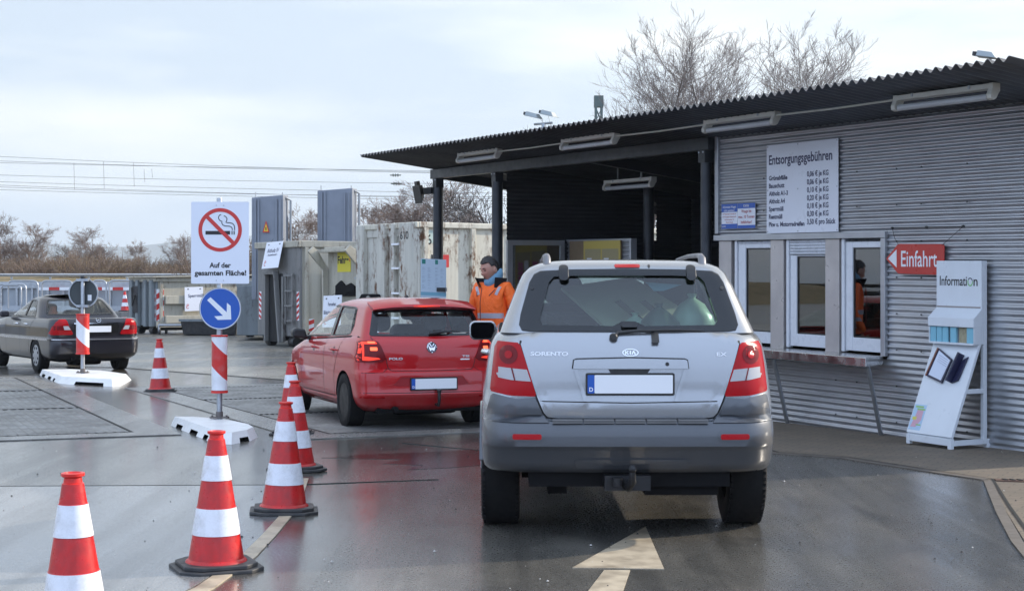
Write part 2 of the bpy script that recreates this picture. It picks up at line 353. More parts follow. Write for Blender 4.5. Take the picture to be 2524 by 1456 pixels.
def weighbridge(name, corner, far_dir, far_len, side_dir, side_len, label, rib=0.085, ribdir=0):
    c = Vector((*corner, 0)); a = Vector((*far_dir, 0)).normalized(); b = Vector((*side_dir, 0)).normalized()
    w = root(name, tuple(c), label, 'weighbridge', 'vehicle scales let into the yard')
    P2 = lambda x, y, z: tuple(c + a * x + b * y + Vector((0, 0, z)))
    mb = MB(P2); f = 0.42
    mb.box((-f, -f, 0.002), (far_len + f, 0, 0.012)); mb.box((-f, side_len, 0.002), (far_len + f, side_len + f, 0.012))
    mb.box((-f, 0, 0.002), (0, side_len, 0.012)); mb.box((far_len, 0, 0.002), (far_len + f, side_len, 0.012))
    mb.build('concrete_surround', M_CONC, w)
    mb = MB(P2); t = 0.03
    mb.box((0, 0, 0.001), (far_len, t, 0.014)); mb.box((0, side_len - t, 0.001), (far_len, side_len, 0.014))
    mb.box((0, t, 0.001), (t, side_len - t, 0.014)); mb.box((far_len - t, t, 0.001), (far_len, side_len - t, 0.014))
    mb.build('edge_gap', M_GAP, w)
    mb = MB(P2); t = 0.034; mb.box((t, t, 0.003), (far_len - t, side_len - t, 0.010))
    n = int((side_len - 0.1) / rib) if ribdir == 0 else int((far_len - 0.1) / rib)
    for i in range(n):
        if ribdir == 0:
            y = 0.06 + i * rib; mb.add([(t, y, 0.010), (far_len - t, y, 0.010), (far_len - t, y + rib * .3, 0.019), (t, y + rib * .3, 0.019), (t, y + rib * .6, 0.010), (far_len - t, y + rib * .6, 0.010)], [(0, 1, 2, 3), (3, 2, 5, 4)])
        else:
            x = 0.06 + i * rib; mb.add([(x, t, 0.010), (x, side_len - t, 0.010), (x + rib * .3, side_len - t, 0.019), (x + rib * .3, t, 0.019), (x + rib * .6, t, 0.010), (x + rib * .6, side_len - t, 0.010)], [(0, 1, 2, 3), (3, 2, 5, 4)])
    mb.build('steel_deck', M_DECK, w)
    mb = MB(P2)
    for i in (1, 2): mb.box((far_len * i / 3 - 0.012, t, 0.0105), (far_len * i / 3 + 0.012, side_len - t, 0.0195))
    mb.build('deck_seam', M_GAP, w)
    return w
weighbridge('weighbridge', (-4.065, 17.01), (-0.401, 0.916), 11.2, (-0.93, -0.368), 3.0, 'empty ribbed steel weighbridge deck at the left edge, in front of the grey saloon', rib=.10)
weighbridge('weighbridge', (-1.95, 16.80), (-0.42, 0.907), 8.3, (0.908, 0.42), 3.0, 'ribbed steel weighbridge deck under the red hatchback', rib=.07)

# joints and cracks in the asphalt
mb = MB()
for p, w in (([(-9, 31.2), (-7.63, 30.7), (-3.87, 26.7), (-3.2, 26.0)], 0.035), ([(-14, 12.2), (-5.0, 12.42), (-1.75, 12.55), (-0.6, 12.9)], 0.02), ([(-1.1, 15.9), (-0.3, 15.2), (0.3, 14.9)], 0.018)):
    lay(mb, strip(p, w), .0055)
struct(mb.build('road_joint', M_GAP))
# painted markings: lane arrow, curved lane edge line
mb = MB()
lay(mb, [(0.875, 10.36), (0.338, 8.85), (0.847, 8.81)], .004)
lay(mb, [(0.511, 8.772), (0.655, 8.772), (0.574, 8.175), (0.46, 7.0), (0.26, 7.0), (0.394, 8.175)], .004)
struct(mb.build('road_arrow_marking', M_LINE))
mb = MB(); path = [(-1.98, 6.4), (-1.80, 7.3), (-1.60, 8.25), (-1.535, 9.2), (-1.535, 10.0), (-1.55, 10.8), (-1.62, 12.0), (-1.70, 12.95)]
lay(mb, strip(path, [0.10, 0.10, 0.10, 0.095, 0.09, 0.085, 0.08, 0.07]), .007)
struct(mb.build('road_edge_marking', M_LINE))
# gravel crumbs and grit lying on the wet surface
rng = random.Random(4); mb = MB()
for i in range(420):
    Y = rng.uniform(6.3, 15.5); X = rng.uniform(-0.34, 0.36) * Y; r = rng.choice((0.004, 0.005, 0.006, 0.010)) * rng.uniform(.6, 1.1)
    mb.add([(X - r, Y, .005), (X, Y - r, .005), (X + r, Y, .005), (X, Y + r, .005), (X, Y, .005 + r)], [(0, 1, 4), (1, 2, 4), (2, 3, 4), (3, 0, 4)], rng.choice((0, 0, 1)))
tag(mb.build('gravel', [mat('dark_grit', (0.02, 0.02, 0.02), .8), mat('pale_grit', (0.45, 0.43, 0.40), .7)]), kind='stuff')
mb = MB(); lay(mb, [(-1.75, 14.55), (-1.3, 14.9), (-.9, 15.0), (-.2, 15.35), (.35, 15.3), (.3, 14.6), (-.05, 14.1), (-.55, 13.75), (-.9, 13.6), (-.8, 13.95), (-1.15, 14.05), (-1.0, 14.4)], .003)
struct(mb.build('wet_patch', asphalt('wet_patch_asphalt', (.018, .016, .015), (.045, .038, .032), .10, .30)))
# shallow water lying on the road behind the waiting car (dark wet streaks)
# ------------------------------------------------------------------ the weighing office with its canopy
bld = root('weighing_office', B(1.5, 0, 0), 'low weighing office clad in corrugated metal, with a canopy roof and serving windows', 'building')
PITCH, AMP = 0.066, 0.0095
def corr_wall(name, s0, s1, z0, z1, m, o=0.0, axis='s', pitch=PITCH, amp=AMP, step=2):
    """horizontal-wave cladding: along s at depth o (axis s) or along o at position o=s-plane (axis o)"""
    mb = MB(B); n = max(1, int((z1 - z0) / pitch * 8)); vs = []
    for i in range(n + 1):
        z = z0 + (z1 - z0) * i / n; w = amp * math.sin(2 * math.pi * z / pitch)
        for t in range(step):
            q = s0 + (s1 - s0) * t / (step - 1); vs.append((q, o + w, z) if axis == 's' else (o + w, q, z))
    mb.add(vs, [(i * step + t, i * step + t + 1, (i + 1) * step + t + 1, (i + 1) * step + t) for i in range(n) for t in range(step - 1)])
    return mb.build(name, m, bld, smooth=50)
RZ = lambda o: 3.552 - 0.127 * (1.4 - o)
corr_wall('corrugated_wall', -2.75, 0.172, -0.35, RZ(0) - 0.02, M_WALL)
corr_wall('corrugated_wall', 0.172, 3.2, 2.15, RZ(0) - 0.02, M_WALL)
corr_wall('corrugated_wall', 0.172, 3.2, -0.35, 0.80, M_WALL)
mb = MB(B); mb.box((-2.77, -5.5, -0.4), (-2.73, 0.0, 3.3)); mb.build('end_wall', M_TRIM, bld)
mb = MB(B)   # screws in the cladding
for s in (-1.0, -0.35, 0.02, 0.65, 1.0, 2.3):
    for z in (0.15, 0.53, 0.91, 1.29, 1.67, 2.05, 2.43, 2.81):
        if s > 0.17 and 0.8 < z < 2.2: continue
        if 0.93 < s < 2.25 and z > 2.1: continue
        mb.box((s - .007, .006, z - .007), (s + .007, .017, z + .007))
mb.build('cladding_screw', M_BLKPL, bld)['kind'] = 'stuff'
# posts and flashings round the cladding
mb = MB(B); mb.box((3.19, -0.03, 2.17), (3.26, 0.035, RZ(0) - .01)); mb.build('corner_trim', M_TRIM, bld, bevel=.004)
mb = MB(B); mb.box((0.165, 0.0, 2.087), (3.27, 0.045, 2.155)); mb.build('window_head_trim', M_TRIM, bld, bevel=.004)
mb = MB(B); mb.box((0.168, 0.0, 0.835), (0.238, 0.042, 2.085)); mb.build('window_side_trim', M_TRIM, bld, bevel=.004)
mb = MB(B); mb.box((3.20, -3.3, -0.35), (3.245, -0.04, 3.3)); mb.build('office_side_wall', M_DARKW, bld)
for s0, s1 in ((2.947, 3.2), (1.928, 2.172), (0.945, 1.18)):
    mb = MB(B); mb.box((s0, -0.10, 0.83), (s1, 0.012, 2.085)); mb.build('window_pier', M_BEIGE, bld, bevel=.003)
def window(s0, s1, top, bot, gl, gr, gt, gb, shut=None):
    """frame between s0 (right) and s1 (left); glass opening gl..gr"""
    mb = MB(B)
    mb.box((s0, -0.07, bot), (gr, -0.012, top)); mb.box((gl, -0.07, bot), (s1, -0.012, top))
    mb.box((gr, -0.07, bot), (gl, -0.012, gb)); mb.box((gr, -0.07, gt), (gl, -0.012, top))
    f = mb.build('window', M_UPVC, bld, bevel=.006)
    mb = MB(B); b = 0.016   # rubber gasket
    mb.box((gr, -0.05, gb), (gr + b, -0.028, gt)); mb.box((gl - b, -0.05, gb), (gl, -0.028, gt)); mb.box((gr + b, -0.05, gb), (gl - b, -0.028, gb + b)); mb.box((gr + b, -0.05, gt - b), (gl - b, -0.028, gt))
    mb.build('gasket', M_BLKPL, f)
    mb = MB(B); mb.box((gr + b, -0.040, gb + b), (gl - b, -0.036, gt - b)); mb.build('pane', G_WIN, f)
    mb = MB(B); mb.box((s1 + 0.012, -0.06, 0.85), (s1 + 0.058, 0.004, 2.085)); mb.build('guide_rail', M_UPVC, f, bevel=.004)
    if shut:
        mb = MB(B); n = 5; z0, z1 = shut
        for i in range(n):
            a = z0 + (z1 - z0) * i / n; e2 = z0 + (z1 - z0) * (i + 1) / n
            mb.prism([(-0.05, a), (-0.008, a + .004), (0.002, (a + e2) / 2), (-0.008, e2 - .003), (-0.05, e2)], lambda x, y, d: (d, x, y), s0 + .003, s1 - .003)
        mb.build('roller_shutter', M_UPVC, f)
    return f
window(2.176, 2.83, 2.075, 0.872, 2.69, 2.19, 1.992, 1.005, (2.045, 2.083))
window(1.186, 1.83, 1.906, 0.868, 1.719, 1.20, 1.895, 1.009, (1.911, 2.083))
window(0.243, 0.857, 2.052, 0.864, 0.749, 0.262, 1.985, 1.010, (2.053, 2.083))
mb = MB(B); mb.box((0.1, -2.6, -0.3), (0.16, -0.11, 3.0)); mb.box((0.1, -2.66, -0.3), (3.19, -2.6, 3.0)); mb.box((0.16, -2.6, 2.30), (3.19, -0.11, 2.36)); mb.box((0.16, -2.6, 0.0), (3.19, -0.11, 0.05))
mb.build('office_interior', dirty('office_wall', (0.34, 0.29, 0.23), .8, amt=.6, scale=1.5), bld)
mb = MB(B)
mb.box((0.3, -0.75, 0.72), (3.0, -0.14, 0.78))
mb.build('office_desk', dirty('desk_wood', (0.22, 0.13, 0.06), .5), bld)
# things seen dimly through the glass
def office_item(name, a, b, m, label, cat):
    mb = MB(B); (s0, o0, z0), (s1, o1, z1) = a, b
    mb.prism(rrect(s0, z0, s1, z1, .02), lambda x, y, d: (x, d, y), o0, o1)
    mb.box(((s0 + s1) / 2 - .04, o0, z0 - .10), ((s0 + s1) / 2 + .04, o1, z0 + .01)); mb.box(((s0 + s1) / 2 - .12, o0 - .05, .785), ((s0 + s1) / 2 + .12, o1 + .05, .80))
    return tag(mb.build(name, m), label, cat)
office_item('monitor', (1.25, -0.42, 0.95), (1.68, -0.37, 1.25), M_BLKPL, 'dark monitor on the desk behind the middle serving window', 'monitor')
office_item('monitor', (2.28, -0.50, 0.97), (2.60, -0.45, 1.22), mat('beige_case', (.30, .26, .20), .5), 'beige monitor on the desk behind the left serving window', 'monitor')
tag(MB(B).box((2.22, -0.19, 0.79), (2.36, -0.13, 1.055)).build('paper_box', M_BOARD, bevel=.004), 'small white box standing inside the left serving window', 'box')
fs = root('folder_shelf', B(1.6, -2.4, .9), 'shelf of coloured folders on the back wall behind the serving windows', 'shelf')
mb = MB(B)
for z in (1.02, 1.42, 1.82): mb.box((.3, -2.595, z), (3.0, -2.28, z + .03))
mb.build('shelf_board', MATS['desk_wood'], fs)
rng = random.Random(12); fc = [mat('folder_cover_%s' % n, c, .5) for n, c in (('white', (.7, .7, .68)), ('red', (.4, .04, .03)), ('blue', (.05, .12, .35)), ('ochre', (.5, .32, .08)), ('black', (.03, .03, .03)))]
for z in (1.05, 1.45):
    s = .35
    while s < 2.9:
        w_ = rng.uniform(.05, .09)
        if rng.random() < .75: MB(B).box((s, -2.56, z), (s + w_ - .008, -2.32, z + rng.uniform(.26, .32))).build('folder', rng.choice(fc), fs)
        s += w_
# stainless counter on two raked legs
ct = root('serving_counter', B(0.9, 0.2, 0), 'long stainless steel counter under the serving windows', 'counter')
mb = MB(B)
mb.hexa([(-0.007, 0.45, 0.745), (3.15, 0.45, 0.745), (3.15, 0.03, 0.745), (0.20, 0.03, 0.745), (-0.007, 0.45, 0.840), (3.15, 0.45, 0.840), (3.15, 0.03, 0.840), (0.20, 0.03, 0.840)])
mb.build('counter_top', M_STAIN, ct, bevel=.006)
for s in (1.70, 0.11):
    mb = MB(B); ds = -0.09
    mb.tube([(s + ds, 0.40, 0.742), (s + 0.10, 0.05, -0.03)], 0.024, 10); mb.build('leg', M_GALV, ct, smooth=60)
# roof of corrugated sheet, open verge left, falling to the back
mb = MB(B); s0, s1, p = -2.92, 11.27, 0.1255; n = int((s1 - s0) / p * 8); A = 0.024; rows = [1.40, 0.4, -0.8, -5.6]; vs = []
for t in (0, 1):
    for o in rows:
        for i in range(n + 1):
            s = s0 + (s1 - s0) * i / n; vs.append((s, o, RZ(o) + A * math.cos(2 * math.pi * (s - s0) / p) - t * 0.004))
nr = len(rows); m1 = n + 1; fs = []
for t in (0, 1):
    for r in range(nr - 1):
        for i in range(n): q = t * nr * m1 + r * m1 + i; fs.append((q, q + 1, q + m1 + 1, q + m1))
for i in range(n):
    q = i; fs.append((q, q + 1, nr * m1 + q + 1, nr * m1 + q)); q = (nr - 1) * m1 + i; fs.append((q, q + 1, nr * m1 + q + 1, nr * m1 + q))
for r in range(nr - 1):
    for e2 in (0, n): q = r * m1 + e2; fs.append((q, q + m1, nr * m1 + q + m1, nr * m1 + q))
mb.add(vs, fs); mb.build('roof', M_ROOF, bld, smooth=70)
# front beam, rafters, columns
def ibeam(mb, a, b, z0, z1, axis):
    (s0, o0), (s1, o1) = a, b; w = 0.055
    if axis == 's': mb.box((s0, o0 - w, z0), (s1, o0 + w, z0 + .014)); mb.box((s0, o0 - w, z1 - .014), (s1, o0 + w, z1)); mb.box((s0, o0 - .006, z0 + .014), (s1, o0 + .006, z1 - .014))
    else: mb.box((s0 - w, o0, z0), (s0 + w, o1, z0 + .014)); mb.box((s0 - w, o0, z1 - .014), (s0 + w, o1, z1)); mb.box((s0 - .006, o0, z0 + .014), (s0 + .006, o1, z1 - .014))
mb = MB(B); mb.box((3.28, 0.02, 3.205), (11.30, 0.12, 3.36)); mb.build('beam', M_STEELD, bld, bevel=.006)
for s in (11.1, 9.02, 6.2, 3.4):
    mb = MB(B); mb.hexa([(s - .05, .02, 3.20), (s + .05, .02, 3.20), (s + .05, -5.5, 2.50), (s - .05, -5.5, 2.50), (s - .05, .02, 3.345), (s + .05, .02, 3.345), (s + .05, -5.5, 2.645), (s - .05, -5.5, 2.645)]); mb.build('rafter', M_STEELD, bld)
for s in (11.11, 8.98, 3.404):
    x, y, z = B(s, 0.06, 0); r = .085 if s > 5 else .068
    mb = MB(); mb.lathe([(r, -.3), (r, z + 3.06)], 20, (x, y, 0)); c = mb.build('column', M_STEELD, bld, smooth=50)
    mb = MB(B); mb.box((s - .07, -0.01, 3.05), (s + .07, .13, 3.203)); mb.build('head_plate', M_STEELD, c, bevel=.004)
    mb = MB(B)
    for q in (-.045, .045): mb.lathe([(.012, 0), (.012, .018)], 8, (s + q, .135, 3.17), axis='y' if False else 'z')
    mb.build('bolt', M_GALV, c)
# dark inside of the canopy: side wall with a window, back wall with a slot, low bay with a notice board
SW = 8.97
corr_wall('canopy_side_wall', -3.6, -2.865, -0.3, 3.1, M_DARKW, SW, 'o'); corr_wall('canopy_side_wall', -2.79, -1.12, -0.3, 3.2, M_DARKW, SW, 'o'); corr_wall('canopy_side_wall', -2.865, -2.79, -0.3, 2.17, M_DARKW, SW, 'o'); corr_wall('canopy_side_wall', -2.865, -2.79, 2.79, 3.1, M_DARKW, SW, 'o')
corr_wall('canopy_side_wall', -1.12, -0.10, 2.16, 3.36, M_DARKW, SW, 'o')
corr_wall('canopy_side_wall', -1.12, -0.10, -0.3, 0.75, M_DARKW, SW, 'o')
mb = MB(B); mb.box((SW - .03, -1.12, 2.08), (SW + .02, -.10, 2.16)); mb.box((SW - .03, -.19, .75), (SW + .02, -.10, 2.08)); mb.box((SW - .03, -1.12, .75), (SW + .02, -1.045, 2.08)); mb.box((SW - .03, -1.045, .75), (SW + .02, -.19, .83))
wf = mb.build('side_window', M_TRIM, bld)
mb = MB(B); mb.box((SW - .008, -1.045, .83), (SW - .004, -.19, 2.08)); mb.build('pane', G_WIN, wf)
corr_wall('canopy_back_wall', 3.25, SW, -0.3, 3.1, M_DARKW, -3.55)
for s in (7.02, 4.4):
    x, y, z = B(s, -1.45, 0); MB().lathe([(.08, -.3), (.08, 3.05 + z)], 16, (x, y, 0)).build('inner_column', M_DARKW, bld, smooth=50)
corr_wall('low_bay_wall', 7.06, SW - .02, -0.2, 2.14, M_WALL, -1.18)
mb = MB(B); mb.box((7.02, -1.24, -.2), (7.07, -1.14, 2.17)); mb.box((7.07, -1.24, 2.14), (SW - .03, -1.15, 2.17)); mb.build('low_bay_trim', M_TRIM, bld)
nb = root('notice_board', B(8.06, -1.15, 1.5), 'plywood notice board pinned with yellow sheets, behind the silver car roof', 'notice board')
mb = MB(B); mb.box((7.31, -1.165, 1.25), (8.82, -1.14, 2.145)); mb.build('backing', dirty('plywood', (.24, .17, .10), .7, amt=.5), nb)
mb = MB(B); mb.box((7.31, -1.139, 1.25), (8.38, -1.134, 2.145)); mb.build('yellow_sheet', mat('yellow_paper', (.55, .42, .10), .7), nb)
mb = MB(B); mb.box((7.36, -1.133, 1.3), (7.83, -1.131, 2.02)); mb.box((7.87, -1.133, 1.3), (8.33, -1.131, 2.02)); mb.build('paper', mat('tan_paper', (.36, .30, .16), .7), nb)
mb = MB(B); rng = random.Random(2)
for c0 in (7.42, 7.92):
    for i in range(2):
        s = c0 + i * .085
        for j in range(6): mb.box((s, -1.1305, 1.42 + j * .075), (s + .075, -1.1285, 1.42 + j * .075 + .05 + rng.random() * .02))
mb.build('pink_leaflet', mat('pink_print', (.45, .06, .22), .6), nb)
mb = MB(B)
for c0 in (7.63, 8.13): mb.box((c0, -1.1305, 1.72), (c0 + .14, -1.1285, 1.88))
mb.build('white_note', M_WPRINT, nb)
# an unlit strip lamp design used five times
def strip_lamp(s0, s1, zt, o, label):
    """s0 right end, s1 left end, zt top of the housing"""
    r = root('strip_lamp', B((s0 + s1) / 2, o, zt), label, 'lamp', 'unlit fluorescent strip lamps under the canopy')
    mb = MB(B); mb.prism([(-.045, 0), (.045, 0), (.045, -.048), (.02, -.055), (-.045, -.055)], lambda x, y, d: (d, o + x, zt + y), s0 + .02, s1 - .02); mb.build('housing', M_CREAM, r, bevel=.004)
    mb = MB(B)
    mb.tube([(s0 + .06, o + .03, zt - .122), (s1 - .06, o + .03, zt - .122)], .031, 16); mb.build('tube_cover', M_OPAL, r, smooth=60)
    for a, b2 in ((s0 - .01, s0 + .045), (s1 - .045, s1 + .01)):
        mb = MB(B); mb.prism([(-.048, .003), (.048, .003), (.048, -.05), (.075, -.10), (.07, -.14), (.03, -.155), (0, -.14), (-.03, -.09), (-.048, -.07)], lambda x, y, d: (d, o + x, zt + y), a, b2); mb.build('end_cap', M_CREAM, r, bevel=.006)
    for q in (.22, .80): s = s0 + (s1 - s0) * q; MB(B).box((s - .012, o + .03, zt - .03), (s + .012, o + .052, zt + .006)).build('clip', M_GALV, r)
    for q in (.25, .75): s = s0 + (s1 - s0) * q; MB(B).box((s - .01, o - .01, zt), (s + .01, o + .01, RZ(o))).build('hanger', M_GALV, r)
strip_lamp(-2.17, -0.87, 3.450, .8, 'unlit strip lamp under the eave, nearest to the roof corner on the right')
strip_lamp(1.02, 2.33, 3.460, .8, 'unlit strip lamp under the eave beside the corner of the office wall')
strip_lamp(4.30, 5.63, 3.462, .8, 'unlit strip lamp under the eave above the dark canopy bay')
strip_lamp(7.50, 8.78, 3.465, .8, 'unlit strip lamp under the eave farthest from the office wall')
strip_lamp(6.20, 7.48, 3.035, -1.0, 'unlit strip lamp hanging in the dark inside the canopy')
cp_ = root('conduit_pipe', B(4, .82, 3.41), 'thin pale conduit running between the strip lamps under the eave', 'conduit')
for a, b2 in ((-0.85, 1.0), (2.35, 4.28), (5.65, 7.48)): MB(B).tube([(a, .82, 3.412), ((a + b2) / 2, .82, 3.405), (b2, .82, 3.414)], .011, 8).build('pipe_run', M_CREAM, cp_, smooth=60)
# floodlights on the roof, and the lattice mast behind it
def flood(mb, p, yaw, tilt, sc2=1.0):
    M4 = Matrix.Translation(p) @ Matrix.Rotation(R(yaw), 4, 'Z') @ Matrix.Rotation(R(tilt), 4, 'X') @ Matrix.Scale(sc2, 4)
    mb.t = lambda x, y, z: tuple(M4 @ Vector((x, y, z)))
    mb.hexa([(-.2, -.28, 0), (.2, -.28, 0), (.2, .18, 0), (-.2, .18, 0), (-.13, -.16, .12), (.13, -.16, .12), (.14, .18, .13), (-.14, .18, .13)], 0)
    mb.hexa([(-.21, -.30, -.015), (.21, -.30, -.015), (.21, .19, -.015), (-.21, .19, -.015), (-.21, -.30, 0), (.21, -.30, 0), (.21, .19, 0), (-.21, .19, 0)], 0)
    mb.box((-.08, .18, .0), (.08, .30, .10), 1); mb.t = None
def px(x, y, Y): return Vector(((x - 1262) / 3900 * Y, Y, CAM_H - (y - 707) / 3900 * Y))
fl = root('floodlight_mast', (px(1345, 296, 31).x, 31, 0), 'pair of grey floodlights on a cross arm above the roof', 'floodlight')
M_FL = dirty('grey_lamp_body', (.30, .33, .33), .4, .4)
for i, (x, y) in enumerate(((1312, 288), (1350, 284))):
    mb = MB(); flood(mb, px(x, y, 31), 62, 14, .62); mb.build('lamp_head', [M_FL, M_BLKPL], fl, bevel=.008)
mb = MB(); a, b2 = px(1316, 307, 31), px(1362, 303, 31); mb.tube([a, b2], .022, 8); c = (a + b2) / 2; mb.tube([c, (c.x, c.y, 0)], .035, 8); mb.build('pole', M_GALV, fl, smooth=60)
f2 = root('floodlight', (px(2430, 140, 17.5).x, 17.5, 2.9), 'single pale floodlight peeping over the corrugated roof edge on the right', 'floodlight')
mb = MB(); flood(mb, px(2428, 141, 17.5), 62, 10, .46); mb.build('lamp_head', [M_FL, M_BLKPL], f2, bevel=.008)
p0 = px(2440, 146, 17.5); mb = MB(); mb.tube([p0, (p0.x, p0.y, 2.85)], .02, 8); mb.build('bracket', M_GALV, f2)
f3 = root('floodlight', B(11.25, .15, 3.0), 'black floodlight bolted to the outermost canopy column', 'floodlight')
mb = MB(); flood(mb, Vector(B(11.42, .30, 2.98)), 120, 78, .62); mb.build('lamp_head', [M_BLKPL, M_BLKPL], f3, bevel=.006)
mb = MB(B); mb.box((11.12, .14, 2.95), (11.45, .19, 3.06)); mb.build('bracket', M_STEELD, f3)
def lattice(x0, x1, y, z0, z1, d):
    mb = MB()
    for a in (x0, x1):
        for b2 in (0, d): mb.box((a - .05, y + b2 - .05, z0), (a + .05, y + b2 + .05, z1))
    n = int((z1 - z0) / .55)
    for i in range(n):
        a = z0 + (z1 - z0) * i / n; c = z0 + (z1 - z0) * (i + 1) / n
        for b2 in (0, d): mb.tube([(x0, y + b2, a), (x1, y + b2, c)], .025, 4); mb.tube([(x1, y + b2, a), (x0, y + b2, c)], .025, 4)
    mb.box((x0 - .08, y - .06, z1 - .5), (x1 + .08, y + d + .06, z1))
    return mb
tag(lattice(px(1469, 0, 70).x, px(1483, 0, 70).x, 70, 0, px(0, 236, 70).z, .3).build('lattice_mast', dirty('mast_steel', (.10, .13, .12), .5, .3)), 'grey-green lattice mast standing behind the roof in front of the bare trees', 'mast')

# ---- signs on the office wall
def wall_fn(s0, o0, z0): return lambda x, y, d: B(s0 - x, o0 + d, z0 + y)
def board(name, w, h, fn, label, cat, m=M_BOARD, th=.006, group=None, parent=None):
    r = root(name, fn(w / 2, 0, 0), label, cat, group)
    mb = MB(); mb.prism([(0, 0), (w, 0), (w, h), (0, h)], fn, -th, 0); mb.build('panel', m, r); return r
fn = wall_fn(2.225, .026, 2.163); fb = board('fee_board', 1.284, 1.028, fn, 'large white price board headed Entsorgungsgebühren on the corrugated wall', 'sign')
mb = MB(); put_text(mb, 'Entsorgungsgebühren', .155, .045, .80, fn, mi=0, width=1.14, bold=.022); mb.build('heading', mat('slate_ink', (.05, .05, .11), .5), fb)
rows = [('Grünabfälle', '0,06 € je KG', .345), ('Bauschutt', '0,06 € je KG', .29), ('Altholz A1-3', '0,10 € je KG', .355), ('Altholz A4', '0,20 € je KG', .30), ('Sperrmüll', '0,18 € je KG', .27), ('Restmüll', '0,30 € je KG', .25), ('Pkw u. Motorradreifen', '3,50 € pro Stück', .655)]
mb = MB()
for i, (a, b2, wd) in enumerate(rows):
    y = .632 - i * .0898
    put_text(mb, a, .073, .045, y - .016, fn, width=wd, bold=.03); put_text(mb, b2, .082, .745, y, fn, width=.375 if i < 6 else .495, bold=.025)
mb.build('lettering', M_INK, fb)
mb = MB()
for x in (.02, .58, 1.264):
    for y in (.02, .5, 1.008): mb.prism(circ(x, y, .008, 8), fn, 0, .003)
mb.build('screw', M_GALV, fb)['kind'] = 'stuff'
def small_sign(s, w, label, top, head, red, foot, toph, both):
    fn = wall_fn(s, .024, 2.23); r = board('notice_sign', w, .300, fn, label, 'sign', th=.005)
    for a, b2 in ((.30 - toph, .30), (0, both)): MB().prism([(0, a), (w, a), (w, b2), (0, b2)], fn, 0, .0012).build('blue_band', M_SIGNBLUE, r)
    mb = MB()
    for t, y, h, wd in head: put_text(mb, t, h, w / 2, y, fn, d=.0024, width=wd, align='CENTER', bold=.01)
    for t, x, y, h, wd in foot: put_text(mb, t, h, x, y, fn, d=.0024, width=wd)
    mb.build('white_lettering', M_WPRINT, r)
    mb = MB()
    for t, y, h, wd in red: put_text(mb, t, h, w / 2, y, fn, d=.0018, width=wd, align='CENTER', bold=.012)
    mb.build('red_lettering', mat('red_ink', (.40, .03, .04), .5), r)
    return r
small_sign(3.127, .325, 'smaller blue and white notice with four lines of red text, beside the wall corner', None,
    [('Achsweises Wiegen', .250, .040, .27), ('nicht gestattet !', .208, .040, .22)],
    [('Der Wiegevorgang von Lastzügen und', .172, .022, .27), ('ist für die ganze Zuglänge nicht', .138, .022, .28), ('nacheinander im', .104, .022, .19), ('Gesamtzug', .072, .022, .14)],
    [('KWW', .015, .016, .036, .075), ('www.kww.de', .19, .026, .018, .11), ('Tel. 0000 0000', .18, .008, .016, .12)][:1], .098, .058)
small_sign(2.795, .345, 'blue and white notice reading Waage bis max. 10 Tonnen befahrbar', None, [('KWW', .252, .048, .11)],
    [('Waage bis', .188, .050, .20), ('max. 10 Tonnen', .122, .050, .315), ('befahrbar!', .058, .050, .215)], [], .062, .038)
fn = wall_fn(.148, .045, 1.70)
es = root('entrance_sign', fn(.45, .0, 0), 'red arrow shaped sign reading Einfahrt hung on a wire from the corrugated wall', 'sign')
mb = MB(); mb.prism([(0, .165), (.175, .018), (.19, .01), (.845, 0), (.862, .02), (.862, .295), (.845, .312), (.19, .320), (.175, .312)], fn, -.012, 0); mb.build('panel', dirty('enamel_red', (.52, .035, .025), .35, amt=.2), es, bevel=.003)
mb = MB(); mb.prism([(.035, .166), (.165, .075), (.165, .262)], fn, 0, .0016); put_text(mb, 'Einfahrt', .235, .235, .085, fn, d=.0016, width=.53, bold=.008); mb.build('lettering', M_WPRINT, es)
mb = MB(B); mb.tube([(.081, .02, 2.192), (-.43, .02, 2.188), (-.953, .02, 2.184)], .004, 5); mb.tube([(.081, .02, 2.192), (.03, .028, 2.08), (-.05, .05, 2.01)], .003, 5); mb.tube([(-.953, .02, 2.184), (-.69, .05, 2.0)], .003, 5)
for s in (.081, -.43, -.953): mb.box((s - .01, .0, 2.178), (s + .01, .03, 2.198))
mb.build('hanging_wire', M_BLKPL, es)
# ------------------------------------------------------------------ cars
def eval_mesh(o):
    dg = bpy.context.evaluated_depsgraph_get(); return bpy.data.meshes.new_from_object(o.evaluated_get(dg))
def outline(yr, yf, w, rc, rf, bulge, fbulge=.12, taper=0.0, L0=4.0):
    """plan outline of a car at one height: rear edge (bowed), rounded corners, tapered sides, front"""
    pts = []; nr, nc, ns, nf = 10, 9, 26, 8
    yb = lambda x: yr + bulge * (abs(x) / w) ** 2.2
    half = []
    for i in range(nr): x = (w - rc) * i / nr; half.append((x, yb(x)))
    yc = yb(w - rc); ry = rc * 1.15
    for i in range(nc + 1):
        t = math.pi / 2 * i / nc; half.append((w - rc + rc * math.sin(t), yc + ry * (1 - math.cos(t)) ))
    y0 = yc + ry; y1 = yf - rf - fbulge
    for i in range(1, ns + 1): half.append((w, y0 + (y1 - y0) * i / ns))
    for i in range(1, nc + 1):
        t = math.pi / 2 * i / nc; half.append((w - rf * .8 * (1 - math.cos(t)), y1 + rf * math.sin(t)))
    wf = w - rf * .8
    for i in range(1, nf + 1): x = wf * (1 - i / nf); half.append((x, yf - fbulge * (x / wf) ** 2))
    def tp(x, y):
        if not taper: return (x, y)
        q = (y - L0 * .5) / (L0 * .5); return (x * (1 - taper * max(0, abs(q) - .25) ** 2), y)
    half = [tp(*p) for p in half]
    return half + [(-x, y) for x, y in half[-2:0:-1]]
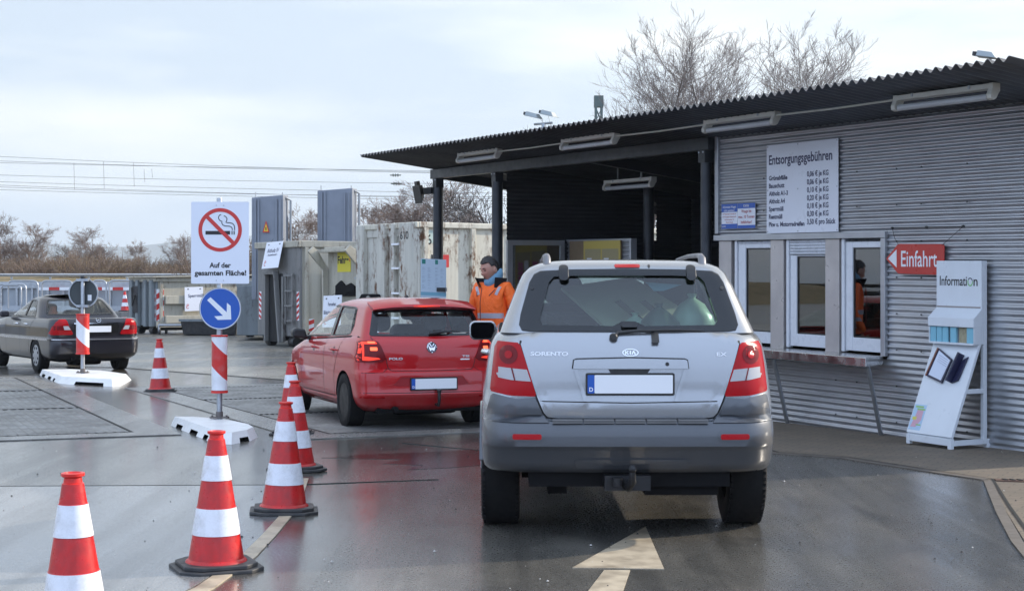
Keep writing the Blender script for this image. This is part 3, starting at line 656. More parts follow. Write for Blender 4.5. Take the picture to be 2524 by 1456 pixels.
def stack(loops, close_top=True, close_bot=True, zf=None):
    mb = MB(); n = len(loops[0][1]); vs = []
    for z, pl in loops:
        for x, y in pl: vs.append((x, y, zf(x, y, z) if zf else z))
    fs = [(i * n + j, i * n + (j + 1) % n, (i + 1) * n + (j + 1) % n, (i + 1) * n + j) for i in range(len(loops) - 1) for j in range(n)]
    mb.add(vs, fs)
    h = n // 2
    def cap(b):   # bridge the left and right halves so the lid stays planar across
        return [(b, b + 1, b + n - 1)] + [(b + i, b + i + 1, b + n - i - 1, b + n - i) for i in range(1, h - 1)] + [(b + h - 1, b + h, b + h + 1)]
    if close_bot: mb.add([], []); b = 0; mb.f += [list(q)[::-1] for q in cap(0)]; mb.m += [0] * len(cap(0))
    if close_top: q = cap((len(loops) - 1) * n); mb.f += [list(t) for t in q]; mb.m += [0] * len(q)
    return mb
def interp(levels, k=3):
    """Catmull-Rom refinement of body levels (tuples of floats)"""
    out = []; n = len(levels)
    for i in range(n - 1):
        p0, p1, p2, p3 = levels[max(i - 1, 0)], levels[i], levels[i + 1], levels[min(i + 2, n - 1)]
        for s in range(k):
            t = s / k; out.append(tuple(a1 + t * .5 * ((a2 - a0) * .6 + (a2 - a1) * .8) * 1 if False else a1 + (a2 - a1) * t + .0 for a0, a1, a2, a3 in zip(p0, p1, p2, p3)))
    out.append(levels[-1]); return out
def bvh_of(me): 
    bm = bmesh.new(); bm.from_mesh(me); t = BVHTree.FromBMesh(bm); bm.free(); return t
class Skin:
    """projects flat outlines on to a car's skin so that lamps, glass and trim follow it"""
    def __init__(s, meshes):
        vs, fs = [], []
        for me in meshes:
            b = len(vs); vs += [v.co.copy() for v in me.vertices]; fs += [[b + i for i in p.vertices] for p in me.polygons]
        s.t = BVHTree.FromPolygons(vs, fs)
    def hit(s, side, a, b):
        if side == 'rear': o, d = Vector((a, -3, b)), Vector((0, 1, 0))
        elif side == 'left': o, d = Vector((-4, a, b)), Vector((1, 0, 0))
        elif side == 'right': o, d = Vector((4, a, b)), Vector((-1, 0, 0))
        elif side == 'front': o, d = Vector((a, 9, b)), Vector((0, -1, 0))
        else: o, d = Vector((a, b, 5)), Vector((0, 0, -1))
        h = s.t.ray_cast(o, d)
        if h[0] is None:
            q = s.t.find_nearest(o + d * (3.2 if side in ('rear', 'left', 'right') else 4)); return q[0], d
        return h[0], d
    def panel(s, side, poly, holes=(), off=.004, rim=.012, step=.05, mats=None, name='panel', parent=None, mi=None, smooth=45):
        bm = bmesh.new()
        for pl in [poly] + list(holes):
            vs = [bm.verts.new((x, 0, y)) for x, y in pl]
            for i in range(len(vs)): bm.edges.new((vs[i], vs[(i + 1) % len(vs)]))
        bmesh.ops.triangle_fill(bm, use_beauty=True, use_dissolve=False, edges=bm.edges[:])
        for ax, co in ((0, 0), (2, 2)):
            lo = min(v.co[ax] for v in bm.verts); hi = max(v.co[ax] for v in bm.verts); n = int((hi - lo) / step)
            for i in range(1, n + 1):
                q = lo + (hi - lo) * i / (n + 1); no = Vector((0, 0, 0)); no[ax] = 1; co = Vector((0, 0, 0)); co[ax] = q
                bmesh.ops.bisect_plane(bm, geom=bm.verts[:] + bm.edges[:] + bm.faces[:], dist=1e-5, plane_co=co, plane_no=no)
        d = None; base = {}
        for v in bm.verts:
            h, d = s.hit(side, v.co.x, v.co.z); base[v] = h
        for v in bm.verts: v.co = base[v] - d * off
        r = bmesh.ops.extrude_edge_only(bm, edges=[e for e in bm.edges if e.is_boundary])
        for v in [g for g in r['geom'] if isinstance(g, bmesh.types.BMVert)]: v.co += d * (off + rim)
        bmesh.ops.recalc_face_normals(bm, faces=bm.faces[:])
        f0 = max(bm.faces, key=lambda f: abs(f.normal.dot(d)))
        if f0.normal.dot(d) > 0: bmesh.ops.reverse_faces(bm, faces=bm.faces[:])
        me = bpy.data.meshes.new(name); bm.to_mesh(me); bm.free()
        for m in (mats if isinstance(mats, (list, tuple)) else [mats]): me.materials.append(m)
        smooth_mesh(me, smooth); return link(name, me, parent)
    def line(s, side, path, w, mats, name, parent, off=.0015):
        path = resample(path, .03); mb = MB()
        pl = strip(path, w); n = len(path); vs = []
        for x, y in pl:
            h, d = s.hit(side, x, y); vs.append(tuple(h - d * off))
        mb.add(vs, [(i, i + 1, 2 * n - 2 - i, 2 * n - 1 - i) for i in range(n - 1)]); return mb.build(name, mats, parent)
    def text(s, side, body, size, x, y, width, mats, name, parent, off=.006, bold=.01, shear=0, align='LEFT'):
        mb = MB()
        def fn(a, b, d):
            h, dd = s.hit(side, a, b); return tuple(h - dd * (off + d))
        put_text(mb, body, size, x, y, fn, d=0, width=width, bold=bold, shear=shear, align=align); return mb.build(name, mats, parent)
def resample(path, step):
    out = [path[0]]
    for a, b in zip(path, path[1:]):
        l = math.hypot(b[0] - a[0], b[1] - a[1]); n = max(1, int(l / step))
        out += [(a[0] + (b[0] - a[0]) * i / n, a[1] + (b[1] - a[1]) * i / n) for i in range(1, n + 1)]
    return out
def mirror(poly): return [(-x, y) for x, y in poly][::-1]
def boolean(o, cutters, dark=None):
    for c in cutters: c.parent = o.parent
    for c in cutters:
        m = o.modifiers.new('cut', 'BOOLEAN'); m.operation = 'DIFFERENCE'; m.solver = SOLV; m.use_self = SELF; m.object = c
    bpy.context.view_layer.update(); me = eval_mesh(o); o.modifiers.clear(); o.data = me
    for c in cutters: d = c.data; bpy.data.objects.remove(c); bpy.data.meshes.remove(d)
    return o
def cutter(poly, side, a, b):
    mb = MB(); fn = {'rear': lambda x, y, d: (x, d, y), 'side': lambda x, y, d: (d, x, y)}[side]
    mb.prism(poly, fn, a, b); return mb.build('cutter', M_INT)
def wheel(car, x, y, r, w, rim_r, rim_m, style, name='wheel'):
    s = 1 if x > 0 else -1
    e = bpy.data.objects.new(name, None); COL.objects.link(e); e.parent = car; e.location = (x, y, r)
    mb = MB(); h = w / 2
    prof = [(rim_r - .01, -h * .85), (rim_r + .02, -h), (r * .9, -h * 1.02), (r * .975, -h * .9), (r, -h * .72), (r, -.001), (r, h * .72), (r * .975, h * .9), (r * .9, h * 1.02), (rim_r + .02, h), (rim_r - .01, h * .85)]
    mb.lathe(prof, 40, axis='x', cap=False)
    for i in range(60):   # shoulder blocks
        t = 2 * math.pi * i / 60; c, q = math.cos(t), math.sin(t)
        for xx in (-h * .93, h * .80):
            p = [(xx, r * .955, -.011), (xx + h * .13, r * .955, -.011), (xx + h * .13, r * .955, .011), (xx, r * .955, .011)]
            lo = [(a, (b * .99) * c - d * q, (b * .99) * q + d * c) for a, b, d in p]; hi = [(a, (b * 1.05) * c - d * q, (b * 1.05) * q + d * c) for a, b, d in p]
            mb.hexa(lo + hi)
    o = mb.build('tyre', M_TYRE, None, smooth=40); o.parent = e
    mb = MB(); f = s * h * .75
    if style == 'steel':
        mb.lathe([(rim_r, s * h * .9), (rim_r - .02, s * h * .8), (rim_r - .035, s * h * .35), (rim_r * .72, s * h * .25), (rim_r * .55, s * h * .62), (rim_r * .3, s * h * .55), (rim_r * .26, s * h * .75), (.02, s * h * .8)], 32, axis='x')
        for i in range(10):
            t = 2 * math.pi * i / 10; mb.lathe([(.016, s * h * .50), (.016, s * h * .53)], 8, (0, rim_r * .66 * math.cos(t), rim_r * .66 * math.sin(t)), axis='x', mi=1)
        for i in range(5):
            t = 2 * math.pi * i / 5; mb.lathe([(.013, s * h * .5), (.013, s * h * .72)], 6, (0, rim_r * .42 * math.cos(t), rim_r * .42 * math.sin(t)), axis='x')
    else:
        mb.lathe([(rim_r, s * h * .9), (rim_r - .02, s * h * .95), (rim_r * .8, s * h * .9), (rim_r * .5, s * h * 1.0), (.05, s * h * 1.03), (.02, s * h * 1.03)], 36, axis='x')
        for i in range(8):
            t = 2 * math.pi * (i + .5) / 8; mb.lathe([(.026, s * h * .93), (.026, s * h * .965)], 10, (0, rim_r * .72 * math.cos(t), rim_r * .72 * math.sin(t)), axis='x', mi=1)
        mb.lathe([(rim_r * .3, s * h * 1.0), (rim_r * .3, s * h * 1.08)], 20, axis='x')
    o = mb.build('rim', [rim_m, M_INT], None, smooth=35); o.parent = e
    return e
def seat(car, x, y, z, name='seat', m=None, hr=True, back=.62):
    mb = MB(); m = m or M_SEAT
    prof = rrect(x - .24, z, x + .24, z + back, .09); mb.prism(prof, lambda a, b, d: (a, y + d + (b - z) * -.12, b), 0, .16)
    o = mb.build(name, m, car, bevel=.03, seg=3)
    if hr:
        mb = MB(); mb.prism(rrect(x - .13, z + back + .05, x + .13, z + back + .25, .07), lambda a, b, d: (a, y - .09 + d, b), 0, .10)
        h = mb.build('headrest', m, o, bevel=.025, seg=3)
    return o
def plate_part(car, skin, x, z, w, h, off, tilt=0):
    """registration plate: black holder, white field, blue strip with its letter"""
    p, d = skin.hit('rear', x, z); y = p.y - off
    fn = lambda a, b, q: (x + a, y - q, z + b)
    mb = MB(); mb.prism(rrect(-w / 2 - .012, -h / 2 - .014, w / 2 + .012, h / 2 + .012, .012), fn, -.02, .004); o = mb.build('number_plate', M_BLKPL, car, bevel=.002)
    mb = MB(); mb.prism(rrect(-w / 2 + .042, -h / 2, w / 2, h / 2, .006), fn, .004, .0055); mb.build('plate_field', M_WPRINT, o)
    mb = MB(); mb.prism(rrect(-w / 2, -h / 2, -w / 2 + .042, h / 2, .006), fn, .004, .0055); mb.build('blue_strip', M_SIGNBLUE, o)
    mb = MB(); put_text(mb, 'D', .035, -w / 2 + .021, -h / 2 + .012, fn, d=.0065, align='CENTER', bold=.02); mb.build('letter', M_WPRINT, o)
    return o
def lens_mat(name, col, es=0.0, em=None):
    m = mat(name, col, .18, coat=.0, spec=.22, emit=em or col, es=es)
    w = N(m, 'ShaderNodeTexWave', wave_type='BANDS'); w.inputs['Scale'].default_value = 60; t = N(m, 'ShaderNodeTexCoord'); L(m, t.outputs['Object'], w.inputs[0]); bump(m, w.outputs['Fac'], .15, .002); return m
M_LRED = lens_mat('red_lens', (.40, .004, .008)); M_LRED2 = lens_mat('dark_red_lens', (.16, .005, .008)); M_LCLR = lens_mat('clear_lens', (.46, .46, .47))
M_LGLOW = lens_mat('lit_brake_lens', (.9, .06, .03), 0.55, (1.0, .05, .025)); M_LHOT = lens_mat('lit_brake_core', (.9, .12, .05), 1.3, (1.0, .15, .06))
def paint(name, col, metal=0.0, rough=.32, dirt=(.20, .18, .16), amt=.35, low=.75):
    m = mat(name, col, rough, metal, coat=.9, spec=.25)
    flake = noise(m, 900, 2, .6); grime = noise(m, 5, 6, .6)
    t = N(m, 'ShaderNodeTexCoord'); sp = N(m, 'ShaderNodeSeparateXYZ'); L(m, t.outputs['Object'], sp.inputs[0])
    hgt = N(m, 'ShaderNodeMapRange'); hgt.inputs[1].default_value = low; hgt.inputs[2].default_value = .25; L(m, sp.outputs[2], hgt.inputs[0])   # road spray thrown up on the sills
    f = mix(m, 1.0, ramp(m, grime, [(.35, .15), (.75, 1)]), hgt.outputs[0], 'MULTIPLY')
    f = mix(m, 1.0, f, (amt, amt, amt), 'MULTIPLY')
    c = mix(m, ramp(m, flake, [(.3, 0), (.8, .25 if metal else .05)]), col, tuple(min(1, v * 1.3 + .02) for v in col))
    L(m, mix(m, f, c, dirt), P(m).inputs['Base Color'])
    cr = mix(m, f, (.03, .03, .03), (.30, .30, .30)); L(m, cr, P(m).inputs['Coat Roughness']); return m
PT_SILVER = paint('silver_paint', (.34, .35, .365), .75, .27)
PT_CLAD = paint('grey_cladding_paint', (.075, .081, .092), .40, .38, amt=.3)
PT_RED = paint('red_paint', (.46, .004, .008), .0, .35, amt=.25)
PT_GREY = paint('anthracite_paint', (.014, .0125, .018), .2, .32, dirt=(.09, .085, .085), amt=.15, low=.5)
PT_GREY2 = paint('grey_side_cladding', (.085, .085, .092), .2, .45)

# ---- the silver off-roader, seen square from behind
suv = root('parked_car', (.725, 9.62, 0), 'silver off-road car with grey bumper waiting on the wet lane, seen from behind', 'car', None, 0.0, True)
def lv(z, yr, w, rc=.27, bulge=.03, yf=4.5): return (z, outline(yr, yf, w, rc, .5, bulge, taper=.05, L0=4.5))
clad = stack([lv(.43, .12, .90), lv(.455, .085, .918), lv(.50, .05, .926), lv(.565, .032, .930), lv(.585, .012, .932), (lv(.60, .0, .932)), lv(.66, -.002, .932), lv(.735, .006, .930), lv(.75, .018, .928), lv(.757, .06, .90)])
clad_me = clad.mesh('bumper', PT_CLAD, 35)
hood = lambda x, y, z: z - max(0.0, y - 3.1) * .16 * max(0, (z - .74) / .55)
body = stack([lv(.70, .085, .915), lv(.74, .072, .926), lv(.80, .062, .928), lv(.865, .058, .926), lv(.88, .070, .924), lv(.95, .066, .916), lv(1.08, .070, .898), lv(1.18, .080, .878), lv(1.225, .092, .865), lv(1.26, .112, .845), lv(1.285, .135, .82), lv(1.292, .16, .80)], zf=hood)
body_me = body.mesh('body', [PT_SILVER, M_INT], 35)
def gh_loops(levels, t=0.0):
    return [(z - (t if top else 0), outline(yr + t, yf - t, w - t, rc, .35, .05, .25, 0, 4)) for z, yr, yf, w, rc, top in levels]
def greenhouse(levels, name, m, t=.035):
    out = gh_loops(levels); inn = gh_loops(levels, t); n = len(out[0][1]); vs = [(x, y, z) for z, pl in out for x, y in pl]; k0 = len(vs); vs += [(x, y, z) for z, pl in inn for x, y in pl]
    nl = len(levels); fs = []
    for b, rev in ((0, False), (k0, True)):
        for i in range(nl - 1):
            for j in range(n):
                q = (b + i * n + j, b + i * n + (j + 1) % n, b + (i + 1) * n + (j + 1) % n, b + (i + 1) * n + j); fs.append(q[::-1] if rev else q)
        h = n // 2; e = b + (nl - 1) * n; cp = [(e, e + 1, e + n - 1)] + [(e + i, e + i + 1, e + n - i - 1, e + n - i) for i in range(1, h - 1)] + [(e + h - 1, e + h, e + h + 1)]
        fs += [q[::-1] if rev else q for q in cp]
    for j in range(n): fs.append((j, k0 + j, k0 + (j + 1) % n, (j + 1) % n))
    mb = MB(); mb.add(vs, fs); return mb.mesh(name, m, 35)
GS = [(1.285, .15, 3.45, .800, .16, 0), (1.33, .185, 3.36, .785, .16, 0), (1.40, .235, 3.21, .757, .15, 0), (1.49, .295, 3.04, .722, .14, 0), (1.58, .352, 2.85, .688, .13, 0), (1.655, .395, 2.70, .652, .13, 0), (1.695, .43, 2.6, .612, .13, 1), (1.722, .48, 2.5, .55, .13, 1), (1.740, .58, 2.4, .45, .12, 1), (1.752, .85, 2.1, .25, .1, 1)]
gh_me = greenhouse(GS, 'cabin', PT_SILVER)
SK = Skin([clad_me, body_me, gh_me])
o = link('body', body_me, suv)
ax_r, ax_f, arch = .95, 3.66, .405
def arch_cut(y, z, r, w, d=.36):
    cs = []
    for s in (-1, 1):
        mb = MB(); mb.lathe([(r, s * (w - d)), (r, s * (w + .2))], 40, (0, y, z), axis='x'); cs.append(mb.build('cutter', M_INT))
    return cs
def finish_arches(o, ys, z, r):
    me = o.data; k = None
    for i, m in enumerate(me.materials):
        if m and m.name == 'dark_interior': k = i
    if k is None: me.materials.append(M_INT); k = len(me.materials) - 1
    for p in me.polygons:
        for y in ys:
            if all(math.hypot(me.vertices[i].co.y - y, me.vertices[i].co.z - z) < r + .004 for i in p.vertices): p.material_index = k
    smooth_mesh(me, 35)
for me, nm in ((clad_me, 'bumper'),): ob = link(nm, me, suv)
for q in (o, ob):
    boolean(q, arch_cut(ax_r, .37, arch, .93) + arch_cut(ax_f, .37, arch, .93)); finish_arches(q, (ax_r, ax_f), .37, arch)
me = o.data
for p in me.polygons:
    if p.normal.z > .8 and all(me.vertices[i].co.z > 1.2 for i in p.vertices) and .3 < p.center.y < 3.0: p.material_index = 1
gh = link('cabin', gh_me, suv)
rw_in = [(-.46, 1.635), (-.30, 1.642), (.30, 1.642), (.46, 1.635), (.492, 1.60), (.545, 1.40), (.552, 1.36), (.535, 1.335), (.10, 1.328), (.055, 1.35), (-.05, 1.35), (-.10, 1.328), (-.535, 1.335), (-.552, 1.36), (-.545, 1.40), (-.492, 1.60)]
rw_out = [(-.545, 1.672), (-.35, 1.682), (.0, 1.686), (.35, 1.682), (.545, 1.672), (.585, 1.652), (.615, 1.60), (.672, 1.40), (.682, 1.335), (.665, 1.305), (.62, 1.299), (0, 1.296), (-.62, 1.299), (-.665, 1.305), (-.682, 1.335), (-.672, 1.40), (-.615, 1.60), (-.585, 1.652)]
sw = [(.42, 1.33), (.52, 1.60), (1.05, 1.645), (1.08, 1.33)]; sw2 = [(1.14, 1.33), (1.13, 1.645), (1.9, 1.65), (1.92, 1.33)]; sw3 = [(1.98, 1.33), (1.97, 1.65), (2.58, 1.645), (3.02, 1.33)]
ws = [(-.66, 1.34), (.66, 1.34), (.58, 1.64), (-.58, 1.64)]
boolean(gh, [cutter(rw_in, 'rear', -.4, .75), cutter(ws, 'rear', 2.2, 4.2)] + [cutter(p, 'side', a, b) for p in (sw, sw2, sw3) for a, b in ((-1.3, -.45), (.45, 1.3))]); smooth_mesh(gh.data, 35)
rwp = SK.panel('rear', rw_in, off=-.012, rim=.004, mats=G_DARK, name='rear_window', parent=suv)
SK.panel('rear', rw_out, [rw_in], off=.007, rim=.012, step=.022, mats=M_FRIT, name='glass_border', parent=rwp)
for p in (sw, sw2, sw3):
    for sd in ('left', 'right'): SK.panel(sd, p, off=-.010, rim=.004, mats=G_DARK, name='side_window', parent=suv)
SK.panel('front', ws, off=-.010, rim=.004, mats=G_CAR, name='windscreen', parent=suv)
# tailgate: raised skin between the lamps, with its shut line
gate = [(-.672, 1.222), (-.60, 1.288), (.60, 1.288), (.672, 1.222), (.62, 1.05), (.572, .90), (.53, .80), (.505, .775), (.45, .768), (-.45, .768), (-.505, .775), (-.53, .80), (-.572, .90), (-.62, 1.05)]
gp = SK.panel('rear', gate, off=.012, rim=.02, mats=PT_SILVER, name='tailgate', parent=suv)
SK.line('rear', [(-.672, 1.24), (-.675, 1.215), (-.622, 1.05), (-.577, .90), (-.536, .80), (-.51, .772), (-.45, .763), (.45, .763), (.51, .772), (.536, .80), (.577, .90), (.622, 1.05), (.675, 1.215), (.672, 1.24)], .012, M_GAP, 'tailgate_gap', gp, off=.004)
SKG = Skin([clad_me, body_me, gh_me, gp.data])
# quarter cladding under the lamps
for fl in (lambda p: p, mirror):
    SK.panel('rear', fl([(-.583, .895), (-.70, .885), (-.84, .912), (-.86, .90), (-.885, .80), (-.885, .745), (-.50, .745), (-.545, .80)]), off=.012, rim=.02, mats=PT_CLAD, name='quarter_cladding', parent=suv)
    SK.panel('rear', fl([(-.56, .822), (-.86, .822), (-.868, .790), (-.548, .790)]), off=.024, rim=.02, mats=PT_CLAD, name='cladding_ledge', parent=suv)
# tail lamps
for fl, sg in ((lambda p: p, -1), (mirror, 1)):
    tl = SK.panel('rear', fl([(-.815, 1.236), (-.835, 1.20), (-.862, .94), (-.855, .925), (-.74, .905), (-.585, .900), (-.578, .912), (-.62, 1.05), (-.672, 1.210), (-.69, 1.228)]), off=.016, rim=.025, mats=M_LRED, name='tail_lamp', parent=suv)
    SKL = Skin([clad_me, body_me, tl.data])
    SKL.panel('rear', fl([(-.850, 1.082), (-.856, 1.02), (-.73, 1.0), (-.610, .992), (-.634, 1.064), (-.73, 1.072)]), off=.003, rim=.004, mats=M_LCLR, name='clear_lens', parent=tl)
    SKL.line('rear', fl([(-.728, 1.074), (-.708, .998)]), .008, M_LRED2, 'lens_divider', tl, off=.006)
    SKL.panel('rear', fl(circ(-.748, 1.155, .058, 24)), off=.002, rim=.003, mats=M_LRED2, name='round_lens', parent=tl)
    SKL.panel('rear', fl(circ(-.748, 1.155, .024, 16)), off=.006, rim=.003, mats=M_LRED, name='bulb_spot', parent=tl)
    rf = SK.panel('rear', fl(rrect(-.735, .632, -.53, .688, .025)), off=.008, rim=.012, mats=PT_CLAD, name='reflector_bezel', parent=suv)
    Skin([clad_me, rf.data]).panel('rear', fl(rrect(-.722, .642, -.545, .676, .012)), off=.003, rim=.004, mats=M_LRED, name='reflector', parent=rf)
# grip bar, plate niche and plate
bar = [(-.352, 1.072), (-.345, 1.120), (-.33, 1.126), (0, 1.134), (.33, 1.126), (.345, 1.120), (.352, 1.072)]
gb = SKG.panel('rear', bar, off=.028, rim=.03, mats=PT_SILVER, name='grip_bar', parent=suv)
SKG.line('rear', [(-.356, 1.07), (-.349, 1.124), (-.33, 1.131), (0, 1.139), (.33, 1.131), (.349, 1.124), (.356, 1.07)], .007, M_GAP, 'grip_bar_gap', gb, off=.003)
SKB = Skin([gb.data, gp.data, clad_me])
SKB.panel('rear', circ(.222, 1.100, .012, 14), off=.003, rim=.004, mats=M_BLKPL, name='lock', parent=gb)
SKG.panel('rear', [(-.348, 1.068), (.348, 1.068), (.288, .874), (-.288, .874)], off=.002, rim=.004, mats=PT_SILVER, name='plate_niche', parent=suv)
for fl in (lambda p: p, mirror): SKG.panel('rear', fl([(-.348, 1.068), (-.326, 1.068), (-.265, .874), (-.288, .874)]), off=.018, rim=.02, mats=PT_SILVER, name='niche_edge', parent=suv)
SKG.panel('rear', [(-.135, 1.068), (.12, 1.068), (.10, 1.040), (-.12, 1.040)], off=.012, rim=.012, mats=M_BLKPL, name='plate_lamp', parent=suv)
plate_part(suv, SKG, -.003, .977, .520, .112, .008)
SKG.line('rear', [(-.56, .872), (0, .862), (.56, .872)], .007, M_GAP, 'crease_shade', gp, off=.001)  # flat dark line; the shade of the crease is put into its colour
SKG.text('rear', 'SORENTO', .032, -.611, 1.150, .23, M_LETTER, 'lettering', suv, bold=.03)
SKG.text('rear', 'EX', .031, .528, 1.148, .062, M_LETTER, 'lettering', suv, bold=.02)
mb = MB()
def rfn(S, off): return lambda a, b2, d: tuple(S.hit('rear', a, b2)[0] - Vector((0, 1, 0)) * (off + d))
mb.ring([(.050 * math.cos(R(t)), 1.169 + .024 * math.sin(R(t))) for t in range(0, 360, 10)], [(.044 * math.cos(R(t)), 1.169 + .019 * math.sin(R(t))) for t in range(0, 360, 10)], rfn(SKG, 0), .0, .006)
mb.prism([(-.033, 1.158), (-.027, 1.158), (-.027, 1.167), (-.017, 1.158), (-.009, 1.158), (-.021, 1.169), (-.011, 1.180), (-.018, 1.180), (-.027, 1.170), (-.027, 1.180), (-.033, 1.180)], rfn(SKG, 0), 0, .005)
mb.prism([(-.004, 1.158), (.002, 1.158), (.002, 1.180), (-.004, 1.180)], rfn(SKG, 0), 0, .005)
mb.prism([(.007, 1.158), (.013, 1.158), (.019, 1.173), (.026, 1.158), (.033, 1.158), (.022, 1.180), (.016, 1.180)], rfn(SKG, 0), 0, .005)
mb.build('badge', M_CHROME, suv)
SK.panel('rear', rrect(-.074, 1.694, .088, 1.716, .010), off=.006, rim=.02, mats=M_LRED, name='high_brake_lamp', parent=suv)
for x in (-.398, .410):
    h = SK.panel('rear', rrect(x - .030, 1.612, x + .030, 1.712, .024), off=.022, rim=.03, mats=M_BLKPL, name='hinge_cover', parent=suv); h.modifiers.new('bevel', 'BEVEL').width = .008
for x, z in ((-.60, 1.565), (.60, 1.565)): SK.panel('rear', circ(x, z, .012, 12), off=.012, rim=.012, mats=M_BLKPL, name='glass_stud', parent=suv)
SK.panel('rear', circ(.145, 1.706, .008, 8), off=.012, rim=.012, mats=M_BLKPL, name='washer_jet', parent=suv)
SK.panel('rear', rrect(-.05, 1.322, .05, 1.357, .012), off=.03, rim=.035, mats=M_BLKPL, name='glass_handle', parent=suv)
wp = lambda x, z, off: tuple(SKG.hit('rear', x, z)[0] - Vector((0, off, 0)))
mb = MB(); mb.lathe([(.024, -.01), (.026, .03), (.018, .042)], 16, (0, 0, 0)); c = wp(-.102, 1.262, 0); mb.v = [Vector((v.x + c[0], c[1] - v.z, c[2] + v.y)) for v in mb.v]
mb.tube([wp(-.102, 1.262, .03), wp(-.07, 1.290, .035), wp(.05, 1.300, .04), wp(.15, 1.300, .04)], [.013, .012, .011, .008], 8)
mb.tube([wp(.10, 1.300, .03), wp(.30, 1.303, .03), wp(.462, 1.297, .022)], [.009, .010, .005], 6)
mb.prism(rrect(.132, 1.228, .176, 1.300, .008), rfn(SKG, 0), 0, .035)
mb.build('rear_wiper', M_BLKPL, suv, smooth=50)
# bumper step plate and lower tow cover
mb = MB()
for i in range(5):
    x0 = -.478 + i * .191
    for j in range(3): mb.hexa([(x0, -.006 + .03 * (j == 9), .742 + j * .008), (x0 + .183, -.006, .742 + j * .008), (x0 + .183, .06, .742 + j * .008), (x0, .06, .742 + j * .008), (x0, -.004, .747 + j * .008), (x0 + .183, -.004, .747 + j * .008), (x0 + .183, .06, .747 + j * .008), (x0, .06, .747 + j * .008)])
mb.build('step_plate', dirty('worn_step', (.16, .155, .15), .5, amt=.4), suv)
SK.panel('rear', [(-.345, .505), (-.335, .49), (-.33, .455), (.355, .455), (.37, .49), (.355, .508), (.335, .516), (-.33, .516)], off=.010, rim=.02, mats=PT_CLAD, name='tow_cover', parent=suv)
# wheel-arch flares, mud flaps, hitch, underside
for s in (-1, 1):
    for yy in (ax_r, ax_f):
        mb = MB(); n = 22; vs = []
        for i in range(n + 1):
            t = math.pi * (.07 + .86 * i / n); c, q = math.cos(t), math.sin(t)
            for rr, xx in ((.402, .89), (.402, .925), (.412, .934), (.440, .934), (.452, .90)): vs.append((s * xx, yy + rr * c, .37 + rr * q))
        mb.add(vs, [(i * 5 + j, i * 5 + j + 1, i * 5 + 6 + j, i * 5 + 5 + j) for i in range(n) for j in range(4)]); mb.build('arch_lip', PT_CLAD, suv, smooth=40)
    wheel(suv, s * .80, ax_r, .37, .245, .215, M_STAIN, 'disc'); wheel(suv, s * .80, ax_f, .37, .245, .215, M_STAIN, 'disc')
mb = MB(); mb.box((-.62, .15, .34), (.62, 4.2, .45)); mb.box((-.50, .35, .27), (-.38, 1.2, .36)); mb.tube([(-.66, ax_r, .37), (.66, ax_r, .37)], .07, 10); mb.box((.1, .2, .28), (.55, .8, .36)); mb.build('underside', M_INT, suv)
mb = MB(); mb.box((-.16, .02, .33), (.12, .22, .42)); mb.tube([(-.04, .10, .38), (-.02, -.03, .36), (.0, -.10, .40), (.0, -.10, .455)], [.035, .03, .024, .02], 10); mb.lathe([(.0, -.028), (.018, -.022), (.028, 0), (.018, .022), (.0, .028)], 14, (0, -.10, .475)); mb.lathe([(.032, -.02), (.034, .03)], 14, (-.085, -.03, .385))
mb.build('tow_hitch', dirty('black_iron', (.018, .018, .020), .45, .4, amt=.5), suv, smooth=50)
# roof rails, door mirrors, door handle
for s in (-1, 1):
    x = s * .50; zt = lambda y: 1.725 if y < 2 else 1.70
    mb = MB(); mb.tube([(x, .56, 1.70), (x, .59, 1.748), (x, .66, 1.768), (x, .80, 1.776), (x, 1.4, 1.782), (x, 2.1, 1.768), (x, 2.3, 1.70)], [.026, .026, .021, .016, .015, .015, .02], 10); mb.build('roof_rail', dirty('rail_grey', (.20, .20, .21), .4, .5), suv, smooth=60)
    mb = MB(); mb.prism(rrect(s * .955 - .105, 1.155, s * .955 + .105, 1.305, .045), lambda a, b2, d: (a, d, b2), 2.78, 2.92); m1 = mb.build('door_mirror', PT_SILVER, suv, bevel=.02, seg=3)
    mb = MB(); mb.prism(rrect(s * .955 - .093, 1.166, s * .955 + .093, 1.294, .038), lambda a, b2, d: (a, d, b2), 2.772, 2.785); mb.build('mirror_glass', mat('mirror_dark_reflection', (.002, .002, .003), .3, .0, spec=.02), m1)  # the mirror's dark reflection is put into a dull black colour
    mb = MB(); mb.box((s * .80, 2.83, 1.18), (s * .87, 2.90, 1.24)); mb.build('mirror_arm', M_BLKPL, m1)
    mb = MB(); mb.tube([(s * .885, 1.30, 1.12), (s * .925, 1.33, 1.125), (s * .925, 1.47, 1.125), (s * .885, 1.50, 1.12)], .016, 8); mb.build('door_handle', M_CHROME, suv, smooth=60)
